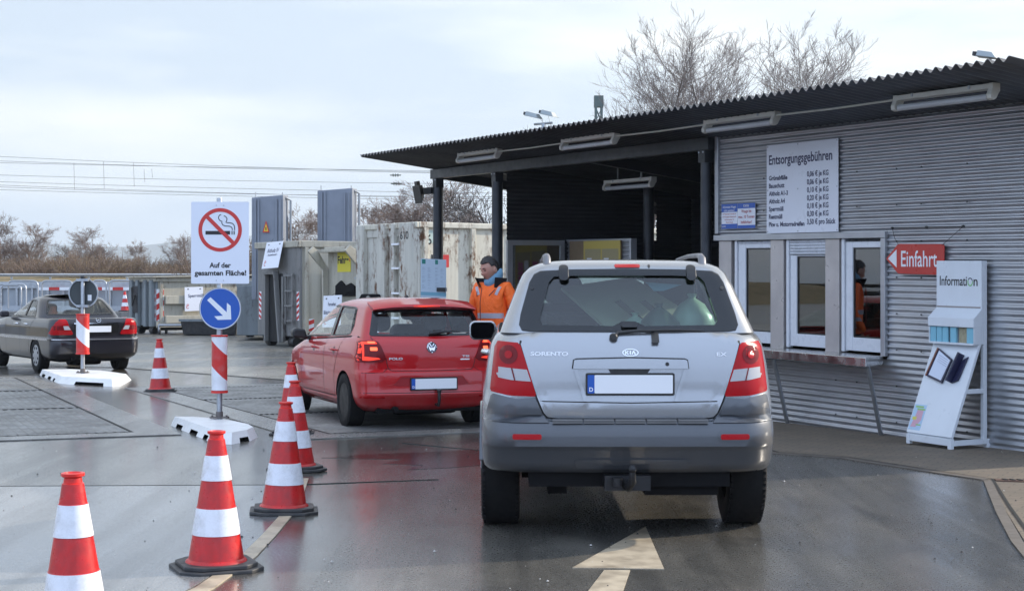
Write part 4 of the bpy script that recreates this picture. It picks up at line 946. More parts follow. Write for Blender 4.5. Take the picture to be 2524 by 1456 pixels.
# load behind the glass
for x in (-.38, .38): seat(suv, x, 1.15, .98, 'rear_seat', back=.42)
for x in (-.38, .38): seat(suv, x, 2.1, .95, 'front_seat', back=.5)
def bag(name, p, r, m, label, seed):
    rg = random.Random(seed); mb = MB(); prof = [(.02, 0), (r * .8, .01), (r, r * .5), (r * .92, r * 1.1), (r * .5, r * 1.6), (r * .14, r * 1.85), (r * .2, r * 2.0), (.03, r * 2.05)]
    mb.lathe(prof, 20); mb.v = [Vector((v.x * (1 + .15 * rg.uniform(-1, 1)), v.y * (1 + .15 * rg.uniform(-1, 1)), v.z)) + Vector(p) for v in mb.v]
    o = mb.build(name, m, None, smooth=60); return tag(o, label, 'bag')
OX, OY = .725, 9.62
M_BAG = mat('translucent_bag', (.58, .70, .58), .3); M_BAGD = mat('green_bag', (.10, .16, .13), .35)
bag('refuse_bag', (OX + .44, OY + .62, 1.22), .15, M_BAG, 'pale plastic refuse bag in the right corner of the silver car boot', 1)
bag('refuse_bag', (OX + .22, OY + .55, 1.20), .13, M_BAGD, 'dark green refuse bag beside the pale one in the silver car boot', 2)
bag('refuse_bag', (OX + .07, OY + .60, 1.16), .12, M_BAG, 'small pale refuse bag at the middle of the silver car boot', 3)
def slab(name, pts, th, m, label, cat):
    n = (Vector(pts[1]) - Vector(pts[0])).cross(Vector(pts[3]) - Vector(pts[0])).normalized() * th; q = [Vector(p) + Vector((OX, OY, 0)) for p in pts]
    mb = MB(); mb.hexa([tuple(p) for p in q] + [tuple(p + n) for p in q]); return tag(mb.build(name, m), label, cat)
slab('furniture_piece', [(-.40, .9, 1.55), (-.04, .62, 1.22), (.42, .95, 1.40), (.08, 1.10, 1.62)], .025, mat('raw_wood', (.66, .60, .46), .6), 'pale wooden furniture panel lying slanted inside the silver car', 'board')
slab('furniture_piece', [(-.50, .62, 1.40), (-.50, .62, 1.16), (-.02, .52, 1.16), (-.16, .60, 1.28)], .02, mat('dark_wood', (.035, .03, .026), .6), 'dark furniture panel leaning at the left inside the silver car boot', 'board')
for i, x in enumerate((.0, .16)):
    slab('bed_slat', [(x - .06, .60, 1.47), (x - .02, .60, 1.485), (x + .13, .62, 1.36), (x + .09, .62, 1.345)], .02, mat('slat_wood%d' % i, (.14, .11, .08), .6), ('left' if i == 0 else 'right') + ' one of two short dark slats on the pale panel in the silver car', 'slat')
slab('paper_sheet', [(.13, .50, 1.60), (.36, .50, 1.585), (.24, .48, 1.545), (.18, .48, 1.545)], .003, mat('blue_paper', (.25, .48, .62), .6), 'pale blue sheet of paper behind the upper right of the silver car rear window', 'paper')
# ---- the red hatchback on the far scale
PYAW = 21.0
red = root('parked_car', (-.864, 17.41, 0), 'red hatchback with lit brake lamps standing on the far weighbridge', 'car', None, R(PYAW), True)
def lr(z, yr, w, rc=.24, bulge=.07, yf=3.95): return (z, outline(yr, yf, w, rc, .55, bulge, .16, taper=.10, L0=3.97))
rz = lambda x, y, z: z - max(0.0, y - 2.75) * .18 * max(0, (z - .6) / .4) - max(0.0, 1.9 - abs(y - .2)) * 0 - max(0, min(1, (y - .6) / 2)) * .10 * max(0, (z - .75) / .29)
rb = stack([lr(.20, .16, .70), lr(.25, .08, .77), lr(.29, .045, .80), lr(.345, .022, .822), lr(.36, .006, .826), lr(.395, -.006, .829), lr(.41, .004, .83), lr(.50, .002, .836), lr(.60, .004, .838), (lr(.635, .012, .838)), lr(.652, .045, .838), lr(.67, .062, .838), lr(.75, .055, .837), lr(.84, .055, .833), lr(.92, .066, .820), lr(.975, .090, .798), lr(1.01, .125, .772), lr(1.03, .16, .745), lr(1.035, .20, .72)], zf=rz)
rb_me = rb.mesh('body', [PT_RED, M_INT], 32)
GR = [(.93, .10, 3.42, .755, .18, 0), (.985, .12, 3.30, .742, .18, 0), (1.03, .145, 3.16, .728, .18, 0), (1.12, .200, 2.94, .700, .17, 0), (1.22, .262, 2.70, .668, .16, 0), (1.30, .315, 2.50, .640, .15, 0), (1.345, .35, 2.38, .618, .15, 0), (1.385, .40, 2.24, .578, .15, 1), (1.415, .48, 2.10, .51, .14, 1), (1.438, .62, 1.98, .41, .13, 1), (1.450, .85, 1.8, .24, .1, 1)]
rg_me = greenhouse(GR, 'cabin', PT_RED, .03)
SR = Skin([rb_me, rg_me])
o = link('body', rb_me, red)
boolean(o, arch_cut(.735, .30, .335, .83) + arch_cut(3.20, .30, .335, .83)); finish_arches(o, (.735, 3.20), .30, .335)
me = o.data
for p in me.polygons:
    if p.normal.z > .8 and all(me.vertices[i].co.z > .84 for i in p.vertices) and .25 < p.center.y < 2.9: p.material_index = 1
g2 = link('cabin', rg_me, red)
rw_in = [(-.53, 1.285), (0, 1.292), (.53, 1.285), (.545, 1.27), (.585, 1.075), (.57, 1.055), (.20, 1.048), (-.20, 1.048), (-.57, 1.055), (-.585, 1.075), (-.545, 1.27)]
rw_out = [(-.585, 1.315), (0, 1.322), (.585, 1.315), (.665, 1.05), (.655, 1.032), (.0, 1.024), (-.655, 1.032), (-.665, 1.05)]
fd = [(1.63, 1.00), (1.60, 1.345), (1.95, 1.352), (2.15, 1.33), (2.42, 1.235), (2.88, .965)]; rd = [(.80, 1.045), (.74, 1.13), (.83, 1.315), (.95, 1.335), (1.52, 1.347), (1.545, 1.005), (.92, 1.03)]
ws = [(-.64, .98), (.64, .98), (.55, 1.34), (-.55, 1.34)]
boolean(g2, [cutter(rw_in, 'rear', -.4, .60), cutter(ws, 'rear', 1.95, 4)] + [cutter(p, 'side', a, b) for p in (fd, rd) for a, b in ((-1.3, -.35), (.35, 1.3))]); smooth_mesh(g2.data, 32)
rwp = SR.panel('rear', rw_in, off=-.010, rim=.004, mats=G_CAR, name='rear_window', parent=red)
SR.panel('rear', rw_out, [rw_in], off=.006, rim=.012, step=.025, mats=M_FRIT, name='glass_border', parent=rwp)
for sd in ('left', 'right'):
    for p in (fd, rd):
        w_ = SR.panel(sd, p, off=-.008, rim=.004, mats=G_CAR, name='side_window', parent=red); SR.line(sd, p + [p[0]], .018, M_BLKPL, 'window_seal', w_, off=.003)
    SR.panel(sd, [(1.545, 1.005), (1.52, 1.345), (1.60, 1.345), (1.63, 1.00)], off=.003, rim=.004, mats=M_FRIT, name='door_pillar', parent=red)
    sp = SR.panel(sd, [(.79, 1.06), (.905, 1.325), (.925, 1.33), (.815, 1.06)], off=.003, rim=.004, mats=M_FRIT, name='quarter_bar', parent=red)
    SR.line(sd, [(1.57, 1.0), (1.60, .70), (1.58, .33)], .008, M_GAP, 'door_gap', red); SR.line(sd, [(2.75, .93), (2.72, .60), (2.66, .33)], .008, M_GAP, 'door_gap', red); SR.line(sd, [(.86, 1.0), (1.0, .80), (1.12, .60), (1.12, .33)], .008, M_GAP, 'door_gap', red)
    SR.line(sd, [(1.12, .33), (2.66, .33)], .009, M_GAP, 'sill_gap', red)
    SR.panel(sd, [(1.10, .23), (2.80, .23), (2.80, .30), (1.10, .30)], off=.012, rim=.02, mats=PT_RED, name='sill', parent=red)
    sg = -1 if sd == 'left' else 1
    for y in (1.05, 1.98):
        q = SR.hit(sd, y, .855)[0]; x = q.x
        mb = MB(); mb.tube([(x - sg * .005, y, .85), (x + sg * .035, y + .03, .856), (x + sg * .038, y + .15, .858), (x - sg * .005, y + .19, .856)], [.012, .014, .014, .012], 8); mb.build('door_handle', PT_RED, red, smooth=60)
        SR.panel(sd, circ(y + .10, .848, .045, 16), off=.001, rim=.002, mats=mat('handle_shade_red', (.12, .006, .008), .3) if 'handle_shade_red' not in MATS else MATS['handle_shade_red'], name='handle_shade_disc', parent=red)  # flat disc; shade in the hollow is put into its darker red
    mb = MB(); mb.prism([(sg * .80, .93), (sg * .99, .955), (sg * 1.0, 1.03), (sg * .96, 1.07), (sg * .84, 1.055)], lambda a, b2, d: (a, d, b2), 2.48, 2.62); m1 = mb.build('door_mirror', M_BLKPL, red, bevel=.025, seg=3)
    mb = MB(); mb.box((sg * .70, 2.55, .93), (sg * .84, 2.62, .97)); mb.build('mirror_arm', M_BLKPL, m1)
# roof spoiler over the rear window
mb = MB(); n = 16; vs = []
for i in range(n + 1):
    x = -.60 + 1.2 * i / n; q = (x / .60) ** 2; dz = -.045 * q ** 1.5
    vs += [(x, .235 + .055 * q, 1.352 + dz * .75), (x, .255 + .055 * q, 1.378 + dz), (x, .56, 1.436 + dz * .8), (x, .42, 1.36 + dz), (x, .30 + .05 * q, 1.322 + dz * .6)]
mb.add(vs, [(i * 5 + j, i * 5 + (j + 1) % 5, i * 5 + 5 + (j + 1) % 5, i * 5 + 5 + j) for i in range(n) for j in range(5)] + [(0, 1, 2, 3, 4), tuple(n * 5 + j for j in range(5))])
sp = mb.build('roof_spoiler', PT_RED, red, smooth=40)
SRS = Skin([rb_me, rg_me, sp.data])
SRS.panel('rear', rrect(-.15, 1.345, .15, 1.364, .006), off=.004, rim=.008, mats=M_LGLOW, name='high_brake_lamp', parent=red)
# tailgate outline, lamps
SR.line('rear', [(-.66, 1.02), (-.64, .99)], .01, M_GAP, 'tailgate_gap', red)
SR.line('rear', [(-.515, .79), (-.51, .74), (-.49, .675), (-.46, .655), (0, .648), (.46, .655), (.49, .675), (.51, .74), (.515, .79)], .008, M_GAP, 'tailgate_gap', red)
SR.line('rear', [(-.80, .63), (-.56, .635), (-.50, .68)], .006, M_GAP, 'bumper_gap', red); SR.line('rear', [(.80, .63), (.56, .635), (.50, .68)], .006, M_GAP, 'bumper_gap', red)
for fl in (lambda p: p, mirror):
    tl = SR.panel('rear', fl([(-.775, .965), (-.745, .982), (-.64, .985), (-.60, .972), (-.575, .93), (-.522, .795), (-.525, .778), (-.56, .752), (-.70, .745), (-.80, .748), (-.806, .80)]), off=.014, rim=.03, mats=M_LRED2, name='tail_lamp', parent=red)
    S2 = Skin([tl.data, rb_me])
    S2.panel('rear', fl([(-.768, .955), (-.74, .972), (-.65, .974), (-.618, .965), (-.612, .948), (-.735, .945), (-.742, .81), (-.60, .795), (-.582, .782), (-.70, .765), (-.790, .768), (-.796, .81)]), off=.003, rim=.004, mats=M_LGLOW, name='lit_band', parent=tl)
    S2.panel('rear', fl(rrect(-.70, .955, -.63, .975, .006)), off=.005, rim=.004, mats=M_LHOT, name='lit_bulb', parent=tl)
    S2.panel('rear', fl(rrect(-.685, .875, -.615, .912, .006)), off=.005, rim=.004, mats=M_LHOT, name='lit_bulb', parent=tl)
    SR.panel('rear', fl(rrect(-.78, .352, -.545, .372, .006)), off=.006, rim=.012, mats=M_LRED, name='reflector', parent=red)
# plate niche in the bumper
SR.panel('rear', [(-.36, .585), (.33, .585), (.42, .50), (.36, .485), (-.40, .485), (-.46, .50)], off=.001, rim=.002, mats=mat('niche_shade_red', (.30, .008, .012), .4), name='plate_niche', parent=red)  # flat panel; shade inside the niche is put into its darker red
SR.line('rear', [(-.47, .498), (-.37, .592), (.34, .592), (.43, .498)], .016, PT_RED, 'niche_edge', red, off=.010)
SR.line('rear', [(-.78, .412), (0, .412), (.78, .412)], .007, M_GAP, 'crease_shade', red, off=.002)  # shade along the bumper crease, drawn as a dark line
plate_part(red, SR, .005, .508, .52, .112, .012)
SR.text('rear', 'POLO', .036, -.485, .772, .15, M_LETTER, 'lettering', red, bold=.03)
SR.text('rear', 'TSI', .030, .355, .792, .085, M_LETTER, 'lettering', red, bold=.02)
SR.panel('rear', rrect(.335, .762, .445, .776, .003), off=.004, rim=.004, mats=M_CHROME, name='trim_badge', parent=red)
bd = SR.panel('rear', circ(0, .905, .060, 32), off=.010, rim=.014, mats=mat('badge_blue', (.012, .02, .045), .15, coat=.5), name='badge', parent=red)
S3 = Skin([bd.data, rb_me]); mb = MB(); f3n = rfn(S3, 0)
mb.ring(circ(0, .905, .060, 36), circ(0, .905, .051, 36), f3n, 0, .005)
mb.add([f3n(x, z, .005) for x, z in strip([(-.026, .945), (0, .905 + .003), (.026, .945)], .010)], [list(range(6))])
mb.add([f3n(x, z, .005) for x, z in strip([(-.042, .930), (-.018, .866), (0, .902), (.018, .866), (.042, .930)], .010)], [list(range(10))])
mb.build('emblem', M_CHROME, bd)
# wiper, tow neck, exhaust, underside, wheels
q = lambda x, z, off: tuple(SR.hit('rear', x, z)[0] - Vector((0, off, 0)))
mb = MB(); mb.tube([q(.0, 1.055, .02), q(.10, 1.068, .04), q(.24, 1.072, .035)], [.022, .020, .010], 8); mb.tube([q(.05, 1.085, .025), q(.25, 1.078, .025), q(.37, 1.070, .02)], [.012, .010, .004], 6); mb.build('rear_wiper', M_BLKPL, red, smooth=50)
mb = MB(); mb.tube([(.05, .10, .28), (.05, -.03, .27), (.05, -.05, .32), (.05, -.05, .41)], .018, 8); mb.lathe([(.0, -.026), (.018, -.02), (.026, 0), (.018, .02), (.0, .026)], 12, (.05, -.05, .43)); mb.build('tow_hitch', M_BLKPL, red, smooth=50)
mb = MB(); mb.box((-.60, .14, .19), (.60, 3.6, .26)); mb.lathe([(.11, -.35), (.12, -.3), (.12, .3), (.11, .35)], 14, (.0, .33, .27), axis='x'); mb.tube([(-.42, .5, .23), (-.42, .03, .235)], .03, 10); mb.tube([(-.6, .735, .30), (.6, .735, .30)], .05, 8); mb.build('underside', M_INT, red)
M_BSTEEL = dirty('black_steel_rim', (.008, .008, .009), .45, .0, amt=.5, spec=.3)
for s in (-1, 1):
    for y in (.735, 3.20): wheel(red, s * .735, y, .30, .185, .195, M_BSTEEL, 'steel')
for x in (-.34, .34): seat(red, x, 1.02, .55, 'rear_seat', hr=True, back=.46); seat(red, x, 1.95, .50, 'front_seat', hr=True, back=.62)
mb = MB(); mb.lathe([(.001, .03), (.012, .02), (.030, 0), (.032, -.02)], 12, (0, 1.0, 1.452)); mb.build('roof_aerial', M_BLKPL, red, smooth=60)
mb = MB(); n = 20; mb.tube([(-.36 + .18 * math.cos(2 * math.pi * i / n), 2.38, .86 + .18 * math.sin(2 * math.pi * i / n)) for i in range(n + 1)], .016, 6); mb.build('steering_wheel', M_BLKPL, red, smooth=60)

# ---- the grey saloon leaving on the left
gry = root('parked_car', (-7.58, 28.95, 0), 'dark grey saloon car beside the left traffic sign, cut by the picture edge', 'car', None, R(33.0), True)
def lg(z, yr, w, rc=.20, bulge=.05, yf=4.45): return (z, outline(yr, yf, w, rc, .5, bulge, .14, taper=.08, L0=4.48))
gz = lambda x, y, z: z - max(0.0, y - 3.0) * .10 * max(0, (z - .6) / .38)
gb_ = stack([lg(.24, .20, .78), lg(.30, .06, .83), lg(.36, -.005, .852), lg(.45, -.02, .86), lg(.56, -.022, .862), lg(.595, -.018, .862), lg(.605, -.028, .864), lg(.628, -.028, .864), lg(.638, .02, .86), lg(.66, .055, .858), lg(.80, .035, .858), lg(.90, .03, .852), lg(.96, .045, .838), lg(.99, .075, .815), lg(1.0, .13, .78)], zf=gz)
gb_me = gb_.mesh('body', [PT_GREY, M_INT], 32)
GG = [(.97, .86, 3.50, .775, .2, 0), (1.02, .90, 3.36, .755, .2, 0), (1.08, .97, 3.20, .73, .2, 0), (1.18, 1.10, 2.93, .69, .19, 0), (1.28, 1.24, 2.68, .645, .18, 0), (1.34, 1.34, 2.50, .61, .17, 0), (1.375, 1.45, 2.38, .56, .16, 1), (1.40, 1.56, 2.2, .49, .15, 1), (1.415, 1.7, 2.1, .38, .13, 1), (1.423, 1.85, 2.0, .2, .1, 1)]
gg_me = greenhouse(GG, 'cabin', PT_GREY, .03)
SG = Skin([gb_me, gg_me]); o = link('body', gb_me, gry)
boolean(o, arch_cut(1.0, .30, .335, .86) + arch_cut(3.69, .30, .335, .86)); finish_arches(o, (1.0, 3.69), .30, .335)
me = o.data
for p in me.polygons:
    if p.normal.z > .8 and all(me.vertices[i].co.z > .9 for i in p.vertices) and 1.1 < p.center.y < 3.1: p.material_index = 1
g3 = link('cabin', gg_me, gry)
rw = [(-.50, 1.318), (0, 1.325), (.50, 1.318), (.525, 1.295), (.635, 1.075), (.62, 1.055), (0, 1.045), (-.62, 1.055), (-.635, 1.075), (-.525, 1.295)]
fd = [(2.02, 1.02), (1.99, 1.325), (2.20, 1.33), (2.40, 1.30), (2.60, 1.22), (2.98, 1.02)]; rd = [(1.32, 1.02), (1.36, 1.10), (1.60, 1.30), (1.72, 1.32), (1.93, 1.325), (1.96, 1.02)]
ws = [(-.64, 1.03), (.64, 1.03), (.54, 1.33), (-.54, 1.33)]
boolean(g3, [cutter(rw, 'rear', .5, 1.50), cutter(ws, 'rear', 2.2, 4.2)] + [cutter(p, 'side', a, b) for p in (fd, rd) for a, b in ((-1.3, -.35), (.35, 1.3))]); smooth_mesh(g3.data, 32)
rwp = SG.panel('rear', rw, off=-.008, rim=.004, mats=G_CAR, name='rear_window', parent=gry); SG.line('rear', rw + [rw[0]], .028, M_FRIT, 'window_seal', rwp, off=.003)
for sd in ('left', 'right'):
    for p in (fd, rd):
        w_ = SG.panel(sd, p, off=-.008, rim=.004, mats=G_CAR, name='side_window', parent=gry); SG.line(sd, p + [p[0]], .02, M_BLKPL, 'window_seal', w_, off=.003)
    SG.line(sd, [(1.50, 1.02), (1.50, 1.10), (1.52, 1.22)], .02, M_FRIT, 'quarter_bar', gry, off=.004)
    SG.line(sd, [(.30, .612), (4.2, .612)], .035, mat('bright_strip', (.5, .5, .52), .25, .8) if 'bright_strip' not in MATS else MATS['bright_strip'], 'side_moulding', gry, off=.006)
    SG.line(sd, [(1.97, 1.0), (1.98, .64), (1.96, .32)], .010, M_GAP, 'door_gap', gry); SG.line(sd, [(1.10, .98), (1.35, .80), (1.40, .32)], .010, M_GAP, 'door_gap', gry); SG.line(sd, [(2.95, .97), (2.90, .32)], .010, M_GAP, 'door_gap', gry)
    sg = -1 if sd == 'left' else 1
    for y in (1.48, 2.10):
        x = SG.hit(sd, y, .88)[0].x; mb = MB(); mb.tube([(x, y, .875), (x + sg * .03, y + .02, .88), (x + sg * .03, y + .17, .88), (x, y + .19, .878)], .013, 8); mb.build('door_handle', M_CHROME, gry, smooth=60)
    mb = MB(); mb.prism(rrect(min(sg * .85, sg * 1.03), .99, max(sg * .85, sg * 1.03), 1.11, .04), lambda a, b2, d: (a, d, b2), 2.70, 2.84); mb.build('door_mirror', PT_GREY, gry, bevel=.025, seg=3)
mb = MB(); vs = []; n = 24
SG.line('rear', [(-.84, .617), (0, .617), (.84, .617)], .022, MATS['bright_strip'], 'bumper_strip', gry, off=.006)
for fl in (lambda p: p, mirror):
    tl = SG.panel('rear', fl([(-.62, .985), (-.57, .985), (-.545, .95), (-.52, .87), (-.44, .72), (-.46, .70), (-.80, .70), (-.83, .72), (-.80, .82), (-.74, .93), (-.68, .98)]), off=.012, rim=.03, mats=M_LRED, name='tail_lamp', parent=gry)
    S2 = Skin([tl.data, gb_me])
    S2.panel('rear', fl([(-.79, .865), (-.525, .865), (-.475, .785), (-.82, .785)]), off=.003, rim=.004, mats=M_LRED2, name='dark_lens', parent=tl); S2.panel('rear', fl([(-.62, .86), (-.53, .86), (-.485, .79), (-.60, .79)]), off=.006, rim=.004, mats=M_LCLR, name='clear_lens', parent=tl)
SG.line('rear', [(-.44, .68), (-.50, .96), (-.56, .995)], .008, M_GAP, 'boot_gap', gry); SG.line('rear', [(.44, .68), (.50, .96), (.56, .995)], .008, M_GAP, 'boot_gap', gry)
SG.line('rear', [(-.42, .905), (0, .905), (.42, .905)], .018, M_CHROME, 'boot_strip', gry, off=.008)
SG.panel('rear', [(-.42, .885), (.42, .885), (.40, .72), (-.40, .72)], off=.001, rim=.002, mats=M_INT, name='plate_niche', parent=gry)
plate_part(gry, SG, .0, .80, .52, .112, .010)
mb = MB(); f4 = rfn(SG, .004); mb.ring(circ(.03, .968, .045, 30), circ(.03, .968, .039, 30), f4, 0, .01)
for a in (90, 210, 330): mb.prism([(.03 + .006 * math.cos(R(a + 90)), .968 + .006 * math.sin(R(a + 90))), (.03 + .042 * math.cos(R(a)), .968 + .042 * math.sin(R(a))), (.03 + .006 * math.cos(R(a - 90)), .968 + .006 * math.sin(R(a - 90)))], f4, 0, .008)
mb.build('badge', M_CHROME, gry)
for s in (-1, 1):
    for y in (1.0, 3.69): wheel(gry, s * .75, y, .305, .195, .195, dirty('hubcap_silver', (.42, .43, .45), .35, .6) if 'hubcap_silver' not in MATS else MATS['hubcap_silver'], 'disc')
mb = MB(); mb.box((-.62, .25, .2), (.62, 4.1, .30)); mb.tube([(-.45, .7, .25), (-.45, .05, .26)], .03, 10); mb.lathe([(.12, -.3), (.13, -.25), (.13, .25), (.12, .3)], 14, (-.1, .5, .26), axis='x'); mb.tube([(-.6, 1.0, .3), (.6, 1.0, .3)], .05, 8); mb.build('underside', M_INT, gry)
for x in (-.36, .36): seat(gry, x, 1.75, .55, 'rear_seat', back=.45); seat(gry, x, 2.45, .5, 'front_seat', back=.62)
mb = MB(); mb.box((-.62, 1.15, .98), (.62, 1.7, 1.005)); mb.build('parcel_shelf', M_SEAT, gry)
mb = MB(); mb.lathe([(.08, 0), (.085, .10), (.065, .11), (.06, .20)], 16, (-.38, 1.45, 1.006)); mb.build('parcel', mat('orange_pot', (.40, .12, .06), .5), gry)
# ------------------------------------------------------------------ traffic cones
def make_cone():
    r = root('traffic_cone', (0, 0, 0), 'cone', 'traffic cone', 'red and white traffic cones', 0.0, True)
    def rad(z): return .155 - (.155 - .042) * (z - .05) / .70
    prof = [(.172, .042), (.168, .050), (.157, .062)]; mis = [0, 0]
    zs = [.062, .195, .198, .345, .348, .495, .498, .635, .638, .722]; ms = [0, 0, 1, 0, 0, 0, 1, 0, 0]
    prof = [(.172, .042), (.168, .052)] + [(rad(z) + (.0035 if 2 <= i <= 3 or 6 <= i <= 7 else 0), z) for i, z in enumerate(zs)] + [(.040, .728), (.038, .748), (.050, .756), (.050, .768), (.036, .770), (.030, .760)]
    mis = [0] + [0] + ms + [2, 2, 2, 2, 2, 2]
    mb = MB(); mb.lathe(prof, 40, mis=mis[:len(prof) - 1]); mb.build('cone_body', [M_CONER, M_REFLW, M_CONEO], r, smooth=35)
    mb = MB(); oc = lambda a, c: [(a, -a + c), (a, a - c), (a - c, a), (-a + c, a), (-a, a - c), (-a, -a + c), (-a + c, -a), (a - c, -a)]
    f = lambda x, y, d: (x, y, d); mb.prism(oc(.235, .09), f, .0, .022); mb.prism(oc(.205, .08), f, .0221, .045)
    for a in (45, 135, 225, 315): mb.box((.22 * math.cos(R(a)) - .03, .22 * math.sin(R(a)) - .03, .0), (.22 * math.cos(R(a)) + .03, .22 * math.sin(R(a)) + .03, .012))
    mb.build('cone_base', M_RUBBER, r, bevel=.005); return r
cone0 = make_cone(); first = True
def gx(x, Y): return (x - 1262) / 3900 * Y
for x, Y, rz_, sc_, z, lab in ((184, 6.85, 12, 1, 0, 'nearest red and white cone, cut by the bottom picture edge'), (533, 8.83, 24, 1, 0, 'red and white cone on the pale painted line, in front of the white sign base'),
        (700, 11.05, 8, 1, 0, 'red and white cone overlapping the bases of the two cones behind it'), (731, 13.55, 20, 1, 0, 'red and white cone directly behind the one standing at the end of the painted line'), (720, 16.9, 5, 1, 0, 'red and white cone beside the front wheel of the red hatchback'),
        (395, 23.7, 10, 1.03, 0, 'red and white cone alone on the asphalt between the two traffic signs'), (308, 61.5, 0, 1, .62, 'tiny distant cone on the ledge beside the low grey container')):
    c = cone0 if first else copy_tree(cone0); first = False
    c.location = (gx(x, Y), Y, z); c.rotation_euler = (R(((rz_ * 7) % 5 - 2) * .45), R(((rz_ * 3) % 5 - 2) * .5), R(rz_)); c.scale = (sc_,) * 3; c['label'] = lab

# ------------------------------------------------------------------ the two signs on their white plates
M_PLATE = dirty('white_recycled_plate', (.74, .74, .73), .4, amt=.35, scale=3, dark=(.42, .40, .34))
def sign_base(name, outer, top, notches, c, parent, h=.108):
    """white ballast plate: polygon with bevelled flanks and forklift notches cut into its lower edge"""
    mb = MB(); n = len(outer); cx = sum(p[0] for p in top) / n; cy = sum(p[1] for p in top) / n
    vs = [(x, y, h) for x, y in top]; mb.add(vs, [list(range(n))])
    for i in range(n):
        j = (i + 1) % n; a, b = Vector((*outer[i], 0)), Vector((*outer[j], 0)); ta, tb = Vector((*top[i], h)), Vector((*top[j], h)); cuts = notches.get(i, [])
        ts = sorted({0, 1, *[t for q in cuts for t in q]})
        for t0, t1 in zip(ts, ts[1:]):
            cut = any(q[0] - 1e-6 <= t0 and t1 <= q[1] + 1e-6 for q in cuts); lift = .42 if cut else 0
            p = lambda t, l: (a.lerp(b, t)).lerp(ta.lerp(tb, t), l)
            A0, A1, B1, B0 = p(t0, lift), p(t1, lift), p(t1, 1), p(t0, 1); mb.add([tuple(v) for v in (A0, A1, B1, B0)], [(0, 1, 2, 3)])
            if cut:
                i0, i1 = [v + (Vector((cx, cy, v.z)) - v) * .25 for v in (A0, A1)]; mb.add([tuple(A0), tuple(A1), tuple(i1), tuple(i0)], [(0, 1, 2, 3)], 1)
                mb.add([tuple(i0), tuple(i1), (i1.x, i1.y, 0), (i0.x, i0.y, 0)], [(0, 1, 2, 3)], 1)
    mb.add([(x * .96 + cx * .04, y * .96 + cy * .04, .004) for x, y in outer], [list(range(n))], 1)
    return mb.build(name, [M_PLATE, M_GAP], parent)
def dot_pole(r, x, y, z1, rr=.031, z0=.10):
    mb = MB(); mb.lathe([(rr, z0), (rr, z1 - .01), (rr * .9, z1)], 20, (x, y, 0)); o = mb.build('pole', M_GALV, r, smooth=60)
    mb = MB(); mb.box((x - .10, y - .05, .118), (x + .10, y + .05, .135)); mb.lathe([(rr + .008, .13), (rr + .008, .19)], 16, (x, y, 0))
    for q in (-.08, .08): mb.lathe([(.012, .13), (.012, .15)], 8, (x + q, y, 0))
    mb.build('pole_foot', dirty('rusty_bolt_plate', (.16, .14, .13), .6, .4, amt=.6), r, smooth=40)
def bollard(r, x, y, z0, z1, rad, hand):
    """red and white striped cylinder; the stripe winds round it"""
    mb = MB(); k, m = 48, 30; vs = []
    for i in range(m + 1):
        z = z0 + (z1 - z0) * i / m
        for j in range(k): t = 2 * math.pi * j / k; vs.append((x + rad * math.cos(t), y + rad * math.sin(t), z))
    mb.add(vs, [])
    for i in range(m):
        for j in range(k):
            mb.f.append([i * k + j, i * k + (j + 1) % k, (i + 1) * k + (j + 1) % k, (i + 1) * k + j]); mb.m.append(0)
    m_ = bpy.data.materials.new('bollard_stripes'); m_.use_nodes = True; b = P(m_); b.inputs['Roughness'].default_value = .35
    t = N(m_, 'ShaderNodeTexCoord'); s = N(m_, 'ShaderNodeSeparateXYZ'); L(m_, t.outputs['Object'], s.inputs[0])
    def mth(op, a, c=None):
        n = N(m_, 'ShaderNodeMath', operation=op)
        for q, v in ((0, a), (1, c)):
            if v is None: continue
            if hasattr(v, 'is_output'): L(m_, v, n.inputs[q])
            else: n.inputs[q].default_value = v
        return n.outputs[0]
    ax = mth('SUBTRACT', s.outputs[0], x); sl = mth('MULTIPLY', ax, hand[0]); u = mth('ADD', s.outputs[2], sl); u = mth('SUBTRACT', u, hand[1]); fr = mth('FRACT', mth('DIVIDE', u, hand[2])); st = mth('LESS_THAN', fr, .5)
    g2 = noise(m_, 9, 4)
    L(m_, mix(m_, mth('MULTIPLY', ramp(m_, g2, [(.45, 0), (.8, 1)]), .3), mix(m_, st, (.80, .81, .84), (.62, .025, .02)), (.35, .3, .28)), b.inputs['Base Color'])
    o = mb.build('striped_sleeve', m_, r, smooth=60)
    for z in (z0, z1): mb = MB(); mb.lathe([(rad * .5, z - .004), (rad + .006, z - .004), (rad + .008, z + .012 if z == z1 else z - .03), (rad * .5, z + .014 if z == z1 else z - .032)], 36, (x, y, 0)); mb.build('sleeve_collar', M_CONEO, o, smooth=40)
Ys = 17.55
sg = root('traffic_sign', (gx(541, Ys), Ys, 0), 'no smoking board above a blue keep right sign on one pole', 'sign'); xs = gx(541, Ys)
sign_base('base_plate', [(-3.87, 17.95), (-3.10, 16.14), (-2.92, 15.80), (-2.80, 15.80), (-2.67, 16.15), (-2.66, 16.55), (-2.78, 16.95), (-3.0, 17.35), (-3.3, 17.75), (-3.6, 17.98)],
          [(-3.81, 17.88), (-3.06, 16.22), (-2.91, 15.93), (-2.82, 15.93), (-2.72, 16.22), (-2.71, 16.56), (-2.82, 16.91), (-3.03, 17.29), (-3.32, 17.66), (-3.6, 17.88)], {0: [(.14, .30), (.52, .70), (.86, .96)], 3: [(.45, .95)]}, None, sg)
zp = lambda y: CAM_H - (y - 707) / 3900 * Ys
dot_pole(sg, xs, Ys, zp(488))
bollard(sg, xs, Ys, zp(961), zp(828), .0865, (1.0, .62, .56))
